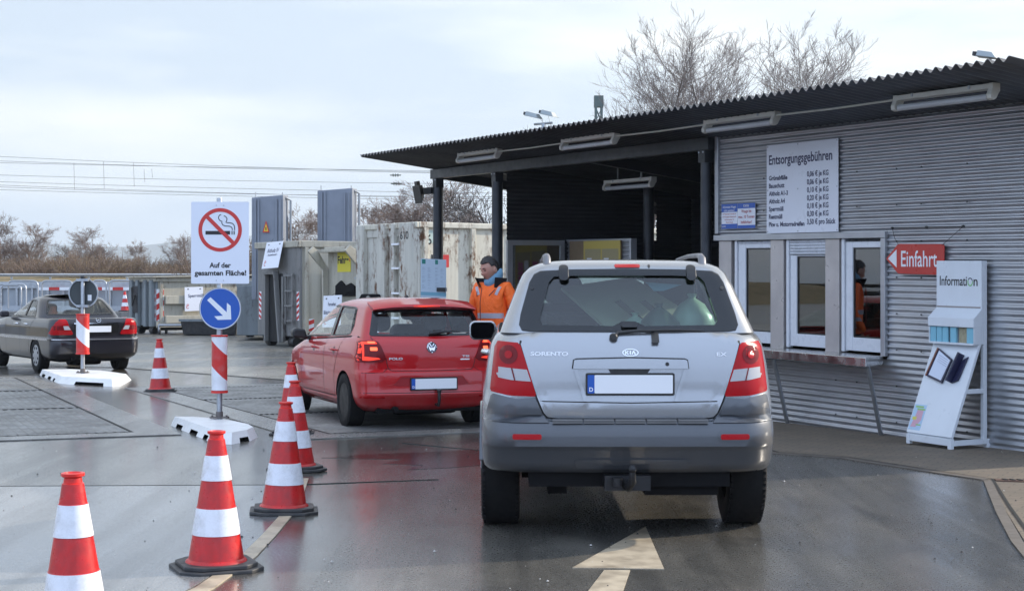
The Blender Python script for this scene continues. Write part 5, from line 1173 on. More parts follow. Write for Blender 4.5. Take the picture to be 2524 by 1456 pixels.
fn = plane_fn((gx(471, Ys - .05), Ys - .05, zp(699)), (1, 0, 0), (0, 0, 1), (0, -1, 0)); W, H = gx(613.5, Ys) - gx(471, Ys), zp(498) - zp(699)
mb = MB(); mb.prism(rrect(0, 0, W, H, .012), fn, -.004, 0); bd = mb.build('no_smoking_board', M_BOARD, sg)
k = W / 142.5; cx_, cy_, ro = 71.5 * k, (699 - 567) * k, 53.5 * k
mb = MB(); mb.ring(circ(cx_, cy_, ro, 64), circ(cx_, cy_, ro * .83, 64), fn, 0, .002)
a = R(-45); dx, dy = math.cos(a), math.sin(a); hw = ro * .088; L1 = ro * .86
mb.prism([(cx_ - dx * L1 - dy * -hw, cy_ - dy * L1 + dx * -hw), (cx_ + dx * L1 - dy * -hw, cy_ + dy * L1 + dx * -hw), (cx_ + dx * L1 - dy * hw, cy_ + dy * L1 + dx * hw), (cx_ - dx * L1 - dy * hw, cy_ - dy * L1 + dx * hw)][::1], fn, .0, .0025); mb.build('prohibition_ring', M_SIGNRED, bd)
mb = MB(); q = lambda x, y: ((x - 471) * k, (699 - y) * k)
def rc(x0, y0, x1, y1): a, b = q(x0, y1), q(x1, y0); mb.prism([a, (b[0], a[1]), b, (a[0], b[1])], fn, 0, .0016)
rc(506.5, 569.5, 567, 578.5); rc(570.5, 569.5, 573, 578.5); rc(575.5, 569.5, 578.3, 578.5); mb.build('cigarette', M_BLACK, bd); mb = MB()
def stroke(pts, w):
    pl = strip([q(*p) for p in pts], w * k); n = len(pts); mb.add([fn(x, y, .0016) for x, y in pl], [(i, i + 1, 2 * n - 2 - i, 2 * n - 1 - i) for i in range(n - 1)])
stroke([(545, 529.5), (541, 531), (538.5, 535), (539, 540), (542.5, 544.5), (547, 546), (546.5, 550), (549, 555), (555, 557.5), (565, 558), (570, 560), (572, 563), (572.5, 568)], 2.2)
stroke([(551.5, 532.5), (556.5, 534.5), (559.5, 539.5), (558.5, 545), (556.5, 548), (559.5, 549.5), (567, 549.5), (573, 551.5), (577, 556), (578, 561), (578, 568)], 2.2)
mb.build('smoke_curl', M_BLACK, bd); mb = MB(); put_text(mb, 'Auf der', 17.5 * k, cx_, (699 - 659.5) * k, fn, d=.0016, align='CENTER', width=53 * k, bold=.03); put_text(mb, 'gesamten Fläche!', 17.5 * k, cx_ + .5 * k, (699 - 678.5) * k, fn, d=.0016, align='CENTER', width=127 * k, bold=.03)
mb.build('lettering', M_BLACK, bd)
mb = MB()
for x in (-9, 9):
    for y in (16, 190): mb.lathe([(.005, 0), (.005, .004)], 8); 
mb = MB()
for x in (62, 80):
    for y in (8, 192): mb.prism(circ(x * k, y * k, .0055, 8), fn, 0, .004)
mb.build('bolt', M_GALV, bd)
fn = plane_fn((xs + .018, Ys - .055, zp(760)), (1, 0, 0), (0, 0, 1), (0, -1, 0)); rd_ = 51.5 / 3900 * Ys
mb = MB(); mb.prism(circ(0, 0, rd_, 64), fn, -.006, 0); dk = mb.build('keep_right_disc', M_WPRINT, sg)
mb = MB(); mb.ring(circ(0, 0, rd_, 64), circ(0, 0, rd_ * .975, 64), fn, -.008, .005); mb.build('rim', M_GALV, dk)
mb = MB(); mb.prism(circ(0, 0, rd_ * .94, 64), fn, 0, .0015); mb.build('blue_field', M_SIGNBLUE, dk)
mb = MB(); u = rd_ / 330.
AR = [(-170, 162), (-195, 118), (75, -105), (-95, -115), (-40, -172), (178, -172), (168, 52), (110, 95), (112, -62), (-148, 185)]
AR = [(-205, 132), (45, -112), (-92, -122), (-38, -178), (175, -172), (165, 40), (107, 92), (104, -58), (-152, 178)]
mb.prism([(x * u, y * u) for x, y in AR], fn, .0015, .003); mb.build('arrow', M_WPRINT, dk)
mb = MB()
for y in (512, 688, 722, 795): z = zp(y); mb.lathe([(.036, -.014), (.036, .014)], 14, (xs, Ys, z)); mb.box((xs - .05, Ys - .046, z - .01), (xs + .05, Ys - .025, z + .01))
mb.build('clamp', M_GALV, sg)
# the sign seen from its back
Y2 = 26.8; x2 = gx(204, Y2); z2 = lambda y: CAM_H - (y - 707) / 3900 * Y2
s2 = root('traffic_sign', (x2, Y2, 0), 'round traffic sign seen from its dark grey back beside the saloon', 'sign')
sign_base('base_plate', [(-8.42, 28.2), (-7.42, 25.85), (-7.18, 25.55), (-6.30, 24.95), (-6.22, 25.15), (-6.42, 26.7), (-7.2, 27.9), (-7.9, 28.4)], [(-8.34, 28.1), (-7.38, 25.95), (-7.14, 25.72), (-6.36, 25.15), (-6.30, 25.30), (-6.50, 26.65), (-7.24, 27.8), (-7.9, 28.25)], {0: [(.12, .28), (.45, .60), (.72, .80)], 2: [(.15, .80)]}, None, s2)
dot_pole(s2, x2, Y2, z2(684), .034)
bollard(s2, x2, Y2, z2(868), z2(775), .108, (.93, .346, .60))
rd2 = 36 / 3900 * Y2; fn = plane_fn((x2, Y2 + .055, z2(722)), (1, 0, 0), (0, 0, 1), (0, -1, 0))
mb = MB(); mb.prism(circ(0, 0, rd2, 56), fn, -.004, .002); dk = mb.build('sign_disc', dirty('sign_back_grey', (.045, .055, .058), .45, amt=.3), s2)
mb = MB(); mb.ring(circ(0, 0, rd2 + .006, 56), circ(0, 0, rd2 - .014, 56), fn, -.008, .02); mb.build('rim', M_GALV, dk)
mb = MB(); mb.prism([(.07, -.13), (.135, -.13), (.135, -.03), (.07, -.03)], fn, .002, .004); mb.build('sticker', M_WPRINT, dk)
mb = MB()
for y in (690, 754): mb.box((x2 - .10, Y2 - .045, z2(y) - .02), (x2 + .10, Y2 + .05, z2(y) + .02))
mb.build('clamp', M_GALV, s2)
mb = MB(); mb.lathe([(.036, 0), (.036, .05)], 16, (x2, Y2, z2(684) - .02)); mb.build('pole_cap', M_BLKPL, s2)

# ------------------------------------------------------------------ information stand against the wall
M_STAND = dirty('white_stand', (.72, .76, .80), .35, amt=.15, scale=3)
def S(a, b, c): return B(-.67 - a, b, c)       # a: towards the camera along the wall (0..0.52), b: off the wall, c: up
st = root('information_stand', S(.31, .3, 0), 'white information stand with leaflet rack and slanted desk against the wall', 'display stand')
W = .62; ZT = 1.845
mb = MB(S)
mb.box((0, .075, 1.03), (W, .105, ZT)); mb.build('header_board', M_STAND, st, bevel=.004)
mb = MB(S)
for a in (0.0, W - .045): mb.box((a, .03, .06), (a + .045, .075, ZT)); mb.box((a, -.02, .06), (a + .045, .03, .11)); mb.box((a, .075, .06), (a + .045, .46, .11)); mb.box((a, .46, .03), (a + .045, .505, .13)); mb.box((a, .075, .555), (a + .045, .29, .60)); mb.box((a, -.02, .02), (a + .045, .03, .06))
mb.box((.045, .46, .06), (W - .045, .50, .13)); mb.build('frame', M_STAND, st, bevel=.004)
mb = MB(S); mb.hexa([(-.002, .475, .125), (W + .002, .475, .125), (W + .002, .105, 1.03), (-.002, .105, 1.03), (-.002, .50, .145), (W + .002, .50, .145), (W + .002, .13, 1.05), (-.002, .13, 1.05)]); mb.build('slanted_panel', M_STAND, st, bevel=.003)
mb = MB(S)
mb.prism([(.105, 1.33), (.105, 1.375), (.215, 1.28), (.215, 1.195), (.105, 1.195)], lambda x, y, d: (d, x, y), -.005, W + .005); mb.build('rack_hood', M_STAND, st, bevel=.003)
mb = MB(S); mb.box((-.003, .105, 1.03), (.007, .205, 1.195)); mb.box((W - .007, .105, 1.03), (W + .003, .205, 1.195)); mb.box((.007, .105, 1.02), (W - .007, .21, 1.04)); mb.box((.007, .105, 1.04), (W - .007, .11, 1.195)); rk = mb.build('leaflet_rack', M_STAND, st, bevel=.002)
mb = MB(S)
mat('leaflet_blue', (.22, .50, .62), .6)
for i, (a, w_) in enumerate(((.012, .075), (.10, .07), (.18, .075), (.29, .08), (.515, .085))): MB(S).box((a, .175, 1.041), (a + w_, .195, 1.19)).build('blue_leaflet', MATS['leaflet_blue'], rk)
mb = MB(S); mb.box((.39, .165, 1.041), (.495, .175, 1.19)); mb.build('picture_leaflet', dirty('leaflet_picture', (.40, .36, .24), .6, amt=.9, scale=30), rk)
mb = MB(S); mb.box((.012, .106, 1.382), (W - .012, .109, 1.395)); mb.build('shelf_strip', dirty('bare_rail', (.30, .26, .24), .5), st)  # thin grey-brown strip across the header above the rack
fn = lambda x, y, d: S(x, .105 + d, y)
mb = MB(); put_text(mb, 'Informati', .135, .05, 1.60, fn, width=.375, bold=.012); put_text(mb, 'n', .135, .515, 1.60, fn, width=.055, bold=.012); mb.build('lettering', M_BLACK, st)
mb = MB(); o1 = [((.470) + .031 * math.cos(R(t)), 1.637 + .037 * math.sin(R(t))) for t in range(150, 371, 10)]; mb.add([fn(x, y, .0022) for x, y in strip(o1, .010)], [(i, i + 1, 2 * len(o1) - 2 - i, 2 * len(o1) - 1 - i) for i in range(len(o1) - 1)]); mb.build('green_ring', mat('leaf_green', (.16, .52, .10), .5), st)
mb = MB(); o1 = [((.470) + .031 * math.cos(R(t)), 1.637 + .037 * math.sin(R(t))) for t in range(15, 146, 10)]; mb.add([fn(x, y, .0022) for x, y in strip(o1, .010)], [(i, i + 1, 2 * len(o1) - 2 - i, 2 * len(o1) - 1 - i) for i in range(len(o1) - 1)]); mb.build('blue_ring', M_INK, st)
def D(a, t, d):   # on the slanted desk: a across, t up the slope 0..1, d off it
    b0, z0_, b1, z1_ = .50, .145, .13, 1.05; n = Vector((z1_ - z0_, b0 - b1)).normalized(); b = b0 + (b1 - b0) * t + n.x * d; z = z0_ + (z1_ - z0_) * t + n.y * d; return S(a, b, z)
mb = MB(); fd_ = lambda x, y, d: D(x, y, d); mb.prism([(.01, .03), (.175, .03), (.175, .30), (.01, .30)], fd_, .0, .002); ps = mb.build('poster', mat('poster_blue', (.42, .58, .74), .5), st)
mb = MB(); mb.prism([(.03, .06), (.10, .06), (.155, .14), (.15, .26), (.12, .235), (.07, .25), (.06, .18)], fd_, .002, .003); mb.build('pink_map', mat('map_pink', (.62, .36, .44), .6), ps)
mat('poster_green', (.30, .52, .18), .6)
for a, b2, c, d2 in ((.03, .265, .14, .285), (.06, .24, .17, .258), (.10, .08, .165, .093)): MB().prism([(a, b2), (c, b2), (c, d2), (a, d2)], fd_, .002, .0035).build('green_banner', MATS['poster_green'], ps)
mb = MB(); mb.prism([(.03, .135), (.085, .135), (.085, .168), (.03, .168)], fd_, .003, .004); mb.build('yellow_patch', mat('poster_yellow', (.66, .60, .12), .6), ps)
bk = root('ring_binder', D(.14, .75, .03), 'open display folder with a white page lying on the slanted white desk', 'folder')
mb = MB(); fb_ = lambda x, y, d: D(x, y, d); pg = [(.07, .60), (.30, .54), (.345, .80), (.125, .905)]; mb.prism(pg, fb_, .010, .026); mb.build('cover', mat('folder_navy', (.012, .014, .05), .3), bk)
mb = MB(); mb.prism([(.095, .615), (.285, .565), (.33, .785), (.14, .88)], fb_, .026, .028); mb.build('page', mat('page_white', (.62, .68, .80), .3), bk)
mb = MB(); mb.prism([(.055, .603), (.07, .60), (.125, .905), (.11, .908)], fb_, .008, .036); mb.build('spine', mat('folder_brown', (.22, .09, .06), .4), bk)
mb = MB()
for i in range(4): t = .83 - i * .022; mb.prism([(.16, t), (.30, t - .05), (.30, t - .046), (.16, t + .004)], fb_, .028, .0285)
mb.build('print', mat('pale_ink', (.25, .27, .35), .6), bk)
bk2 = root('ring_binder', D(.41, .72, .05), 'dark navy folder standing half open on the slanted white desk, right of the open one', 'folder')
mb = MB(); mb.prism([(.405, .555), (.425, .552), (.48, .855), (.46, .86)], fb_, .004, .09); mb.prism([(.426, .552), (.505, .585), (.545, .84), (.485, .80)], fb_, .004, .02); mb.build('cover', MATS['folder_navy'], bk2, bevel=.003)
# ------------------------------------------------------------------ roll-off containers and compactors in the yard
def steel(name, col, rust, amt=.5, streak=True):
    m = mat(name, col, .55)
    r1 = noise(m, 2.6, 7, .68, (1, 1, .35)); r2 = noise(m, 9, 5, .7, (1, 1, .5)); s_ = noise(m, 7, 3, .6, (1, 1, .06))
    c = mix(m, ramp(m, s_, [(.42, 0), (.75, .55)]), col, tuple(v * .55 for v in col))
    f = mix(m, 1.0, ramp(m, r1, [(.60 - amt * .12, 0), (.70 - amt * .1, 1)]), ramp(m, r2, [(.46, 0), (.58, 1)]), 'MULTIPLY')
    L(m, mix(m, f, c, rust), P(m).inputs['Base Color']); L(m, ramp(m, r2, [(.3, .42), (.7, .8)]), P(m).inputs['Roughness']); return m
RUST = (.14, .065, .03)
M_CGREY = steel('container_grey', (.20, .195, .185), (.06, .045, .04), .3)
M_CWHITE = steel('container_white_sunlit_side', (.62, .58, .47), RUST, 1.0)  # warm sunlight on the long side is put into this colour
M_CWHITE2 = steel('container_white_shaded_end', (.56, .54, .47), RUST, 1.1)  # end of the same container, its shade put into a greyer white
M_CBLUE = steel('container_blue_grey', (.19, .215, .225), (.05, .045, .04), .45)
M_CBEIGE = steel('container_beige_and_sunlit_side', (.44, .41, .33), (.12, .08, .05), .45)  # small container's own beige; on the grey one's long side, painted sunlight
M_HOOD = dirty('press_hood_grey', (.23, .25, .29), .5, .1, amt=.35, scale=2)
M_REDW = mat('warning_red', (.55, .03, .025), .4)
YA = R(36)
def frame(corner, yaw=YA):
    c = Vector((*corner, 0)); e = Vector((-math.sin(yaw), math.cos(yaw), 0)); d = Vector((math.cos(yaw), math.sin(yaw), 0))
    return lambda a, b, z: tuple(c + e * a + d * b + Vector((0, 0, z)))    # a: along the end face (away to the left), b: along the long side (away to the right)
def stripes(f, parent, x0, z0, w, h, face, flip=1):
    mb = MB(); fn = (lambda x, y, d: f(x, -d, y)) if face == 'end' else (lambda x, y, d: f(-d, x, y))
    mb.prism([(x0, z0), (x0 + w, z0), (x0 + w, z0 + h), (x0, z0 + h)], fn, .0, .004); b = mb.build('warning_plate', M_WPRINT, parent)
    mb = MB(); n = max(2, int(h / (w * 1.1)))
    for i in range(n):
        z = z0 + h * i / n; hh = h / n * .52; sl = h / n * .45 * flip; lo = z + max(0, -sl)
        mb.prism([(x0, lo), (x0 + w, lo + sl), (x0 + w, min(z0 + h, lo + sl + hh)), (x0, min(z0 + h, lo + hh))], fn, .004, .006)
    mb.build('red_stripe', M_REDW, b)
def container(corner, w, l, h, m_end, m_side, label, cat='container', rail=.16, z0=.28, name='rolloff_container', n_rib=6, hooks=True):
    f = frame(corner); r = root(name, f(w / 2, l / 2, 0), label, cat, 'roll-off waste containers in the yard')
    t = .08
    mb = MB(f); mb.box((0, 0, z0), (w, t, h)); mb.build('end_wall', m_end, r, bevel=.012)
    mb = MB(f); mb.box((0, t, z0), (t, l, h)); mb.box((w - t, t, z0), (w, l, h)); mb.box((t, l - t, z0), (w - t, l, h)); mb.box((t, t, z0), (w - t, l - t, z0 + .1)); mb.build('side_wall', m_side, r)
    mb = MB(f); mb.box((-.07, -.07, h - rail), (w + .07, .0, h + .01)); mb.box((-.07, .0, h - rail), (0, l, h + .012)); mb.box((w, 0, h - rail), (w + .07, l, h + .01)); mb.build('top_rail', m_side, r, bevel=.02)
    mb = MB(f)
    for i in range(n_rib):
        b = .12 + (l - .3) * i / (n_rib - 1); mb.box((-.075, b, z0 + .02), (0, b + .11, h - rail))
    mb.box((-.06, 0, z0 - .05), (0, l, z0 + .14)); mb.build('side_rib', m_side, r, bevel=.012)
    mb = MB(f)
    for a in (w * .25, w * .72): mb.box((a - .06, .05, .12), (a + .06, l, z0 - .001))
    mb.build('skid', M_BLKPL, r)
    for a in (w * .22, w * .76):
        mb = MB(f); mb.lathe([(.12, -.14), (.13, -.12), (.13, .12), (.12, .14)], 16, (0, 0, 0), axis='x'); mb.v = [Vector(f(0, 0, 0)) * 0 + v for v in mb.v]
        mb2 = MB(); q = Vector(f(a, .12, .13)); o0 = Vector(f(0, 0, 0)); mb2.v = [q + (v - o0) for v in mb.v]; mb2.f = mb.f; mb2.m = mb.m; mb2.build('roller', M_BLKPL, r, smooth=50)
    return f, r
# A: the grey container with the big black mouth
f, r = container((-5.50, 41.0), 2.38, 6.2, 2.76, M_CGREY, M_CBEIGE, 'grey container with a dark upright hook channel, a ladder and a board reading Altholz IV')  # beige long side: sun on the grey steel put into its colour
mb = MB(f); mb.box((.93, -.02, .12), (1.72, -.006, 1.92)); mb.build('hook_recess_shade', M_GAP, r)  # flat black sheet; shade of the hollow is put into its colour
mb = MB(f); mb.hexa([(.86, -.16, .10), (.93, -.16, .10), (.93, -.02, .10), (.86, -.02, .10), (1.14, -.16, 1.92), (1.20, -.16, 1.92), (1.20, -.02, 1.92), (1.14, -.02, 1.92)]); mb.box((.75, -.10, .12), (.83, -.01, 1.85)); mb.box((1.70, -.13, .12), (1.78, -.01, 1.95)); mb.box((1.14, -.17, 1.90), (1.80, -.02, 1.99)); mb.build('hook_frame', M_CGREY, r, bevel=.01)
mb = MB(f)
for a in (.22, .60): mb.box((a, -.10, .60), (a + .05, -.05, 1.92))
for z in (.66, 1.05, 1.44, 1.84): mb.box((.22, -.11, z), (.65, -.05, z + .045))
mb.build('ladder', M_CGREY, r, bevel=.008)
stripes(f, r, .03, .70, .13, .75, 'end', -1); stripes(f, r, 2.16, .70, .13, .75, 'end', 1)
mb = MB(f); mb.box((-.085, .62, 1.00), (-.076, 1.15, 2.05)); pn = mb.build('side_notice', M_WPRINT, r)
mb = MB(f); mb.prism([(.62, 1.0), (1.15, 1.0), (1.15, 1.40), (.80, 1.36), (.62, 1.28)], lambda x, y, d: (-.085 - d, x, y), 0, .002); mb.build('green_field', mat('notice_green', (.10, .42, .12), .5), pn)
stripes(f, r, .12, .32, .30, .42, 'side', 1)
def hung_board(f, a0, z0, w, h, lines, label, tilt=0.0, off=.12, logo=True):
    T = lambda x, y, d: f(a0 - x, -off - d - tilt * (h - y), z0 + y + .03 * x)
    rr = root('notice_board', T(w / 2, 0, 0), label, 'sign', 'white boards naming the waste type on the containers')
    mb = MB(); mb.prism([(0, 0), (w, 0), (w, h), (0, h)], T, -.008, 0); p = mb.build('panel', M_BOARD, rr)
    mb = MB()
    for t, x, y, s_, wd in lines: put_text(mb, t, s_, x, y, T, d=.003, width=wd, align='CENTER', bold=.012)
    mb.build('lettering', M_INK, rr)
    mb = MB()
    for x in (.14, .80): mb.prism([(w * x, h - .085), (w * x + .06, h - .085), (w * x + .06, h - .055), (w * x, h - .055)], T, 0, .004)
    mb.build('slot', M_BLACK, rr)
    if logo:
        mb = MB(); o1 = circ(w * .16, h * .17, .045, 14, 60, 320); mb.add([T(x, y, .003) for x, y in strip(o1, .018)], [(i, i + 1, 2 * len(o1) - 2 - i, 2 * len(o1) - 1 - i) for i in range(len(o1) - 1)]); o1 = circ(w * .16, h * .25, .03, 10, -60, 240); mb.add([T(x, y, .003) for x, y in strip(o1, .016)], [(i, i + 1, 2 * len(o1) - 2 - i, 2 * len(o1) - 1 - i) for i in range(len(o1) - 1)]); mb.build('red_logo', M_SIGNRED, rr)
    for q in (.2, .85): MB().tube([T(w * q, h - .06, -.01), f(a0 - w * q, -.02, z0 + h + .10)], .006, 4).build('hanger', M_BLKPL, rr)
hung_board(f, 1.62, 2.05, .94, .70, [('Altholz IV', .47, .42, .15, .66), ('- Aussenbereich -', .47, .33, .08, .60)], 'white hanging board reading Altholz IV on the tall grey container', .22)
# B: the smaller one with the yellow sticker
f, r = container((-3.35, 36.2), 1.75, 3.6, 2.50, M_CBEIGE, M_CBEIGE, 'small pale container with swing arms and a yellow sticker on its end', n_rib=4, rail=.12)
mb = MB(f)
for a in (-.02, 1.70): mb.prism([(-.55, 2.40), (-.42, 2.52), (-.30, 2.44), (-.02, 2.02), (-.02, .5), (-.14, .5), (-.16, 1.98)], lambda x, y, d: (d, x, y), a, a + .07)
mb.box((-.02, -.30, 2.38), (1.77, -.02, 2.44)); mb.build('swing_arm', M_CBEIGE, r, bevel=.01)
mb = MB(f); mb.prism([(.40, 1.36), (1.30, 1.36), (1.30, 1.60), (1.05, 1.72), (.85, 1.60), (.60, 1.66), (.40, 1.58)], lambda x, y, d: (x, -d, y), .01, .06); mb.build('hydraulic_mouth', M_INT, r, bevel=.01)
mb = MB(f)
for z in (1.10, 1.75): mb.box((.02, -.10, z), (.34, -.04, z + .05))
mb.box((.22, -.10, .4), (.26, -.05, 2.40)); mb.build('ladder', M_GALV, r)
fn = lambda x, y, d: f(1.28 - x, -.004 - d, 1.92 + y)
mb = MB(); mb.prism([(0, 0), (.62, 0), (.62, .46), (0, .46)], fn, 0, .004); ss = mb.build('sticker', mat('sticker_yellow', (.68, .58, .04), .5), r)
mb = MB(); put_text(mb, 'Fehr', .24, .02, .20, fn, d=.006, width=.40, bold=.03); mb.prism([(.43, .27), (.52, .27), (.52, .31), (.43, .31)], fn, .004, .006); put_text(mb, 'umwelt ostwest', .07, .05, .09, fn, d=.006, width=.50) if False else None; mb.build('lettering', M_BLACK, ss)
mb = MB(); mb.prism([(.54, .24), (.60, .24), (.585, .38), (.57, .34)], fn, .004, .006); mb.build('orange_mark', mat('orange_print', (.75, .2, .03), .5), ss)
hung_board(f, 1.42, .62, .86, .74, [('Fernseher,', .43, .50, .12, .38), ('Bildschirme, Monitore', .43, .31, .12, .76)], 'white hanging board reading Fernseher, Bildschirme, Monitore in front of the small pale container', .05, .30)
# C: the rusty white one numbered 610
f, r = container((-1.95, 32.6), 2.20, 7.4, 2.90, M_CWHITE2, M_CWHITE, 'rusty white container numbered 610 beside the canopy columns', n_rib=7, rail=.11)
mb = MB(f)
for a0, a1 in ((0, .52), (.74, .86), (1.12, 1.42), (1.98, 2.30)): mb.box((a0, -.12, .3), (a1, 0, 2.90))
mb.box((.52, -.03, 2.62), (1.98, .0, 2.9)); mb.build('end_rib', M_CWHITE2, r, bevel=.02)
mb = MB(f)
for i, z in enumerate((.9, 1.42, 1.94, 2.44)): mb.box((.50, -.15, z), (.78, -.09, z + .04))
mb.build('ladder_rung', M_WPRINT, r)
mb = MB(f); mb.prism([(1.0, .75), (2.0, .75), (2.12, 1.25), (1.95, 1.42), (1.25, 1.42), (.92, 1.0)], lambda x, y, d: (x, -d, y), .13, .20); mb.build('hook_mouth', M_INT, r, bevel=.03)
mb = MB(f); mb.tube([(1.05, -.22, .98), (1.5, -.28, 1.34), (1.98, -.22, 1.02)], .05, 8); mb.tube([(1.25, -.24, 1.28), (1.78, -.24, 1.30)], .03, 8); mb.build('hook_bar', dirty('worn_steel', (.3, .3, .3), .3, .8, amt=.6), r, smooth=60)
fn = lambda x, y, d: f(.47 - x, -.122 - d, 2.56 + y); mb = MB(); put_text(mb, '610', .235, .0, .0, fn, d=.003, width=.32, bold=.01); fn2 = lambda x, y, d: f(-.003 - d, .17 + x, 2.45 + y); put_text(mb, '610', .30, .05, .0, fn2, d=.003, width=.42, bold=.01); mb.build('number', M_BLACK, r)
mb = MB(f); mb.box((-.006, .60, 1.98), (-.002, .78, 2.24)); bd = mb.build('red_patch', M_REDW, r); mb = MB(f); mb.box((-.006, .34, 1.98), (-.002, .60, 2.24)); mb.build('black_patch', M_BLACK, r)
mb = MB(f); mb.box((-.005, .16, 2.48), (-.002, .40, 2.74)); mb.build('pale_sticker', mat('sticker_aqua', (.46, .56, .50), .5), r)
hung_board(f, 1.98, .52, .92, .55, [], 'white hanging board half hidden behind the red hatchback roof, at the rusty container', .05, .26, False)
# low blue-grey container on the left, with its warning stripes
f, r = container((-11.75, 52.2), 2.0, 6.4, 1.86, M_CBLUE, M_CBEIGE, 'low blue-grey open container with red and white stripes at the left of the yard', n_rib=2, rail=.12)
mb = MB(f)
for a in (.05, .55, 1.20, 1.70): mb.box((a, -.14, .25), (a + .24, 0, 1.80))
mb.build('end_rib', M_CBLUE, r, bevel=.03)
mb = MB(f); mb.box((1.18, -.15, .7), (1.60, -.142, 1.6)); mb.build('soot_patch', dirty('soot', (.03, .03, .033), .8), r)
mb = MB(f); mb.tube([(1.55, -.2, 1.55), (1.35, -.26, .95), (1.22, -.2, 1.3)], .03, 6); mb.build('lifting_loop', M_BLKPL, r)
mb = MB(f); mb.box((-.12, .3, 1.0), (0, 6.2, 1.28)); mb.box((-.12, .3, .36), (0, 6.2, .62)); mb.build('side_beam', M_CBEIGE, r, bevel=.02)
stripes(f, r, .02, .45, .26, 1.05, 'side', 1); stripes(f, r, .03, .45, .2, 1.05, 'end', -1)
mb = MB(f); mb.hexa([(-.2, -.2, 1.88), (2.1, -.2, 1.88), (2.1, 6.5, 1.92), (-.2, 6.5, 2.02), (-.2, -.2, 1.92), (2.1, -.2, 1.92), (2.1, 6.5, 1.97), (-.2, 6.5, 2.07)]); mb.build('lid', M_CBEIGE, r)
f2_ = lambda a, b, z: f(-b if False else -.16, a, z)
SB = lambda a, b, z: f(b - .02, 2.85 - a, z)
hung_board(SB, 1.9, .76, .66, .80, [('Sperrmüll', .40, .46, .15, .56)], 'white hanging board reading Sperrmüll beside the blue keep right sign', .02, .14)
tr = root('flat_trolley', (gx(430, 52), 52, 0), 'low grey steel trolley with small castors in front of the low container', 'trolley')
mb = MB()
xa, xb = gx(392, 52), gx(470, 52)
for y in (52, 53.0): mb.tube([(xa, y, .32), (xb, y, .32)], .04, 8); mb.tube([(xa, y, .10), (xa, y, .34)], .04, 8)
mb.tube([(xa, 52, .32), (xa, 53, .32)], .04, 8); mb.tube([(xb, 52, .32), (xb, 53, .32)], .04, 8); mb.tube([(xa + .25, 53.4, .62), (xb + .4, 53.4, .62)], .04, 8); mb.tube([(xa + .25, 53.4, .1), (xa + .25, 53.4, .62)], .04, 8); mb.build('frame', M_GALV, tr, smooth=60)
mb = MB()
for x in (xa + .02, xb - .05):
    for y in (52, 53): mb.lathe([(.09, -.03), (.09, .03)], 14, (x, y, .09), axis='x')
mb.build('castor', M_BLKPL, tr)
sk = root('waste_skip', (gx(515, 51.4), 51.4, 0), 'black low waste tub behind the pole of the keep right sign', 'skip')
mb = MB(); xa, xb = gx(452, 51.4), gx(592, 51.4); mb.hexa([(xa + .08, 51.0, .02), (xb - .08, 51.0, .02), (xb - .08, 52.3, .02), (xa + .08, 52.3, .02), (xa, 50.9, .48), (xb, 50.9, .48), (xb, 52.4, .48), (xa, 52.4, .48)]); mb.build('tub', M_RUBBER, sk, bevel=.03)
mb = MB(); mb.box((xa - .04, 50.86, .46), (xb + .04, 50.98, .54)); mb.build('rim', M_CBLUE, sk)
# Papier / Kartonagen container, mostly hidden behind the grey one
f, r = container((-7.35, 48.3), 2.2, 4.0, 1.75, M_CBLUE, M_CBLUE, 'blue-grey container almost hidden behind the one marked Altholz IV', n_rib=3)
fB = frame((-6.85, 47.2)); hung_board(fB, 2.38, .62, .75, .85, [('Papier,', .40, .60, .17, .46), ('Karton', .40, .36, .17, .46)], 'white hanging board with Papier partly hidden behind the Altholz IV container', .02, .16)
stripes(f, r, 1.9, .5, .2, .9, 'end', -1)
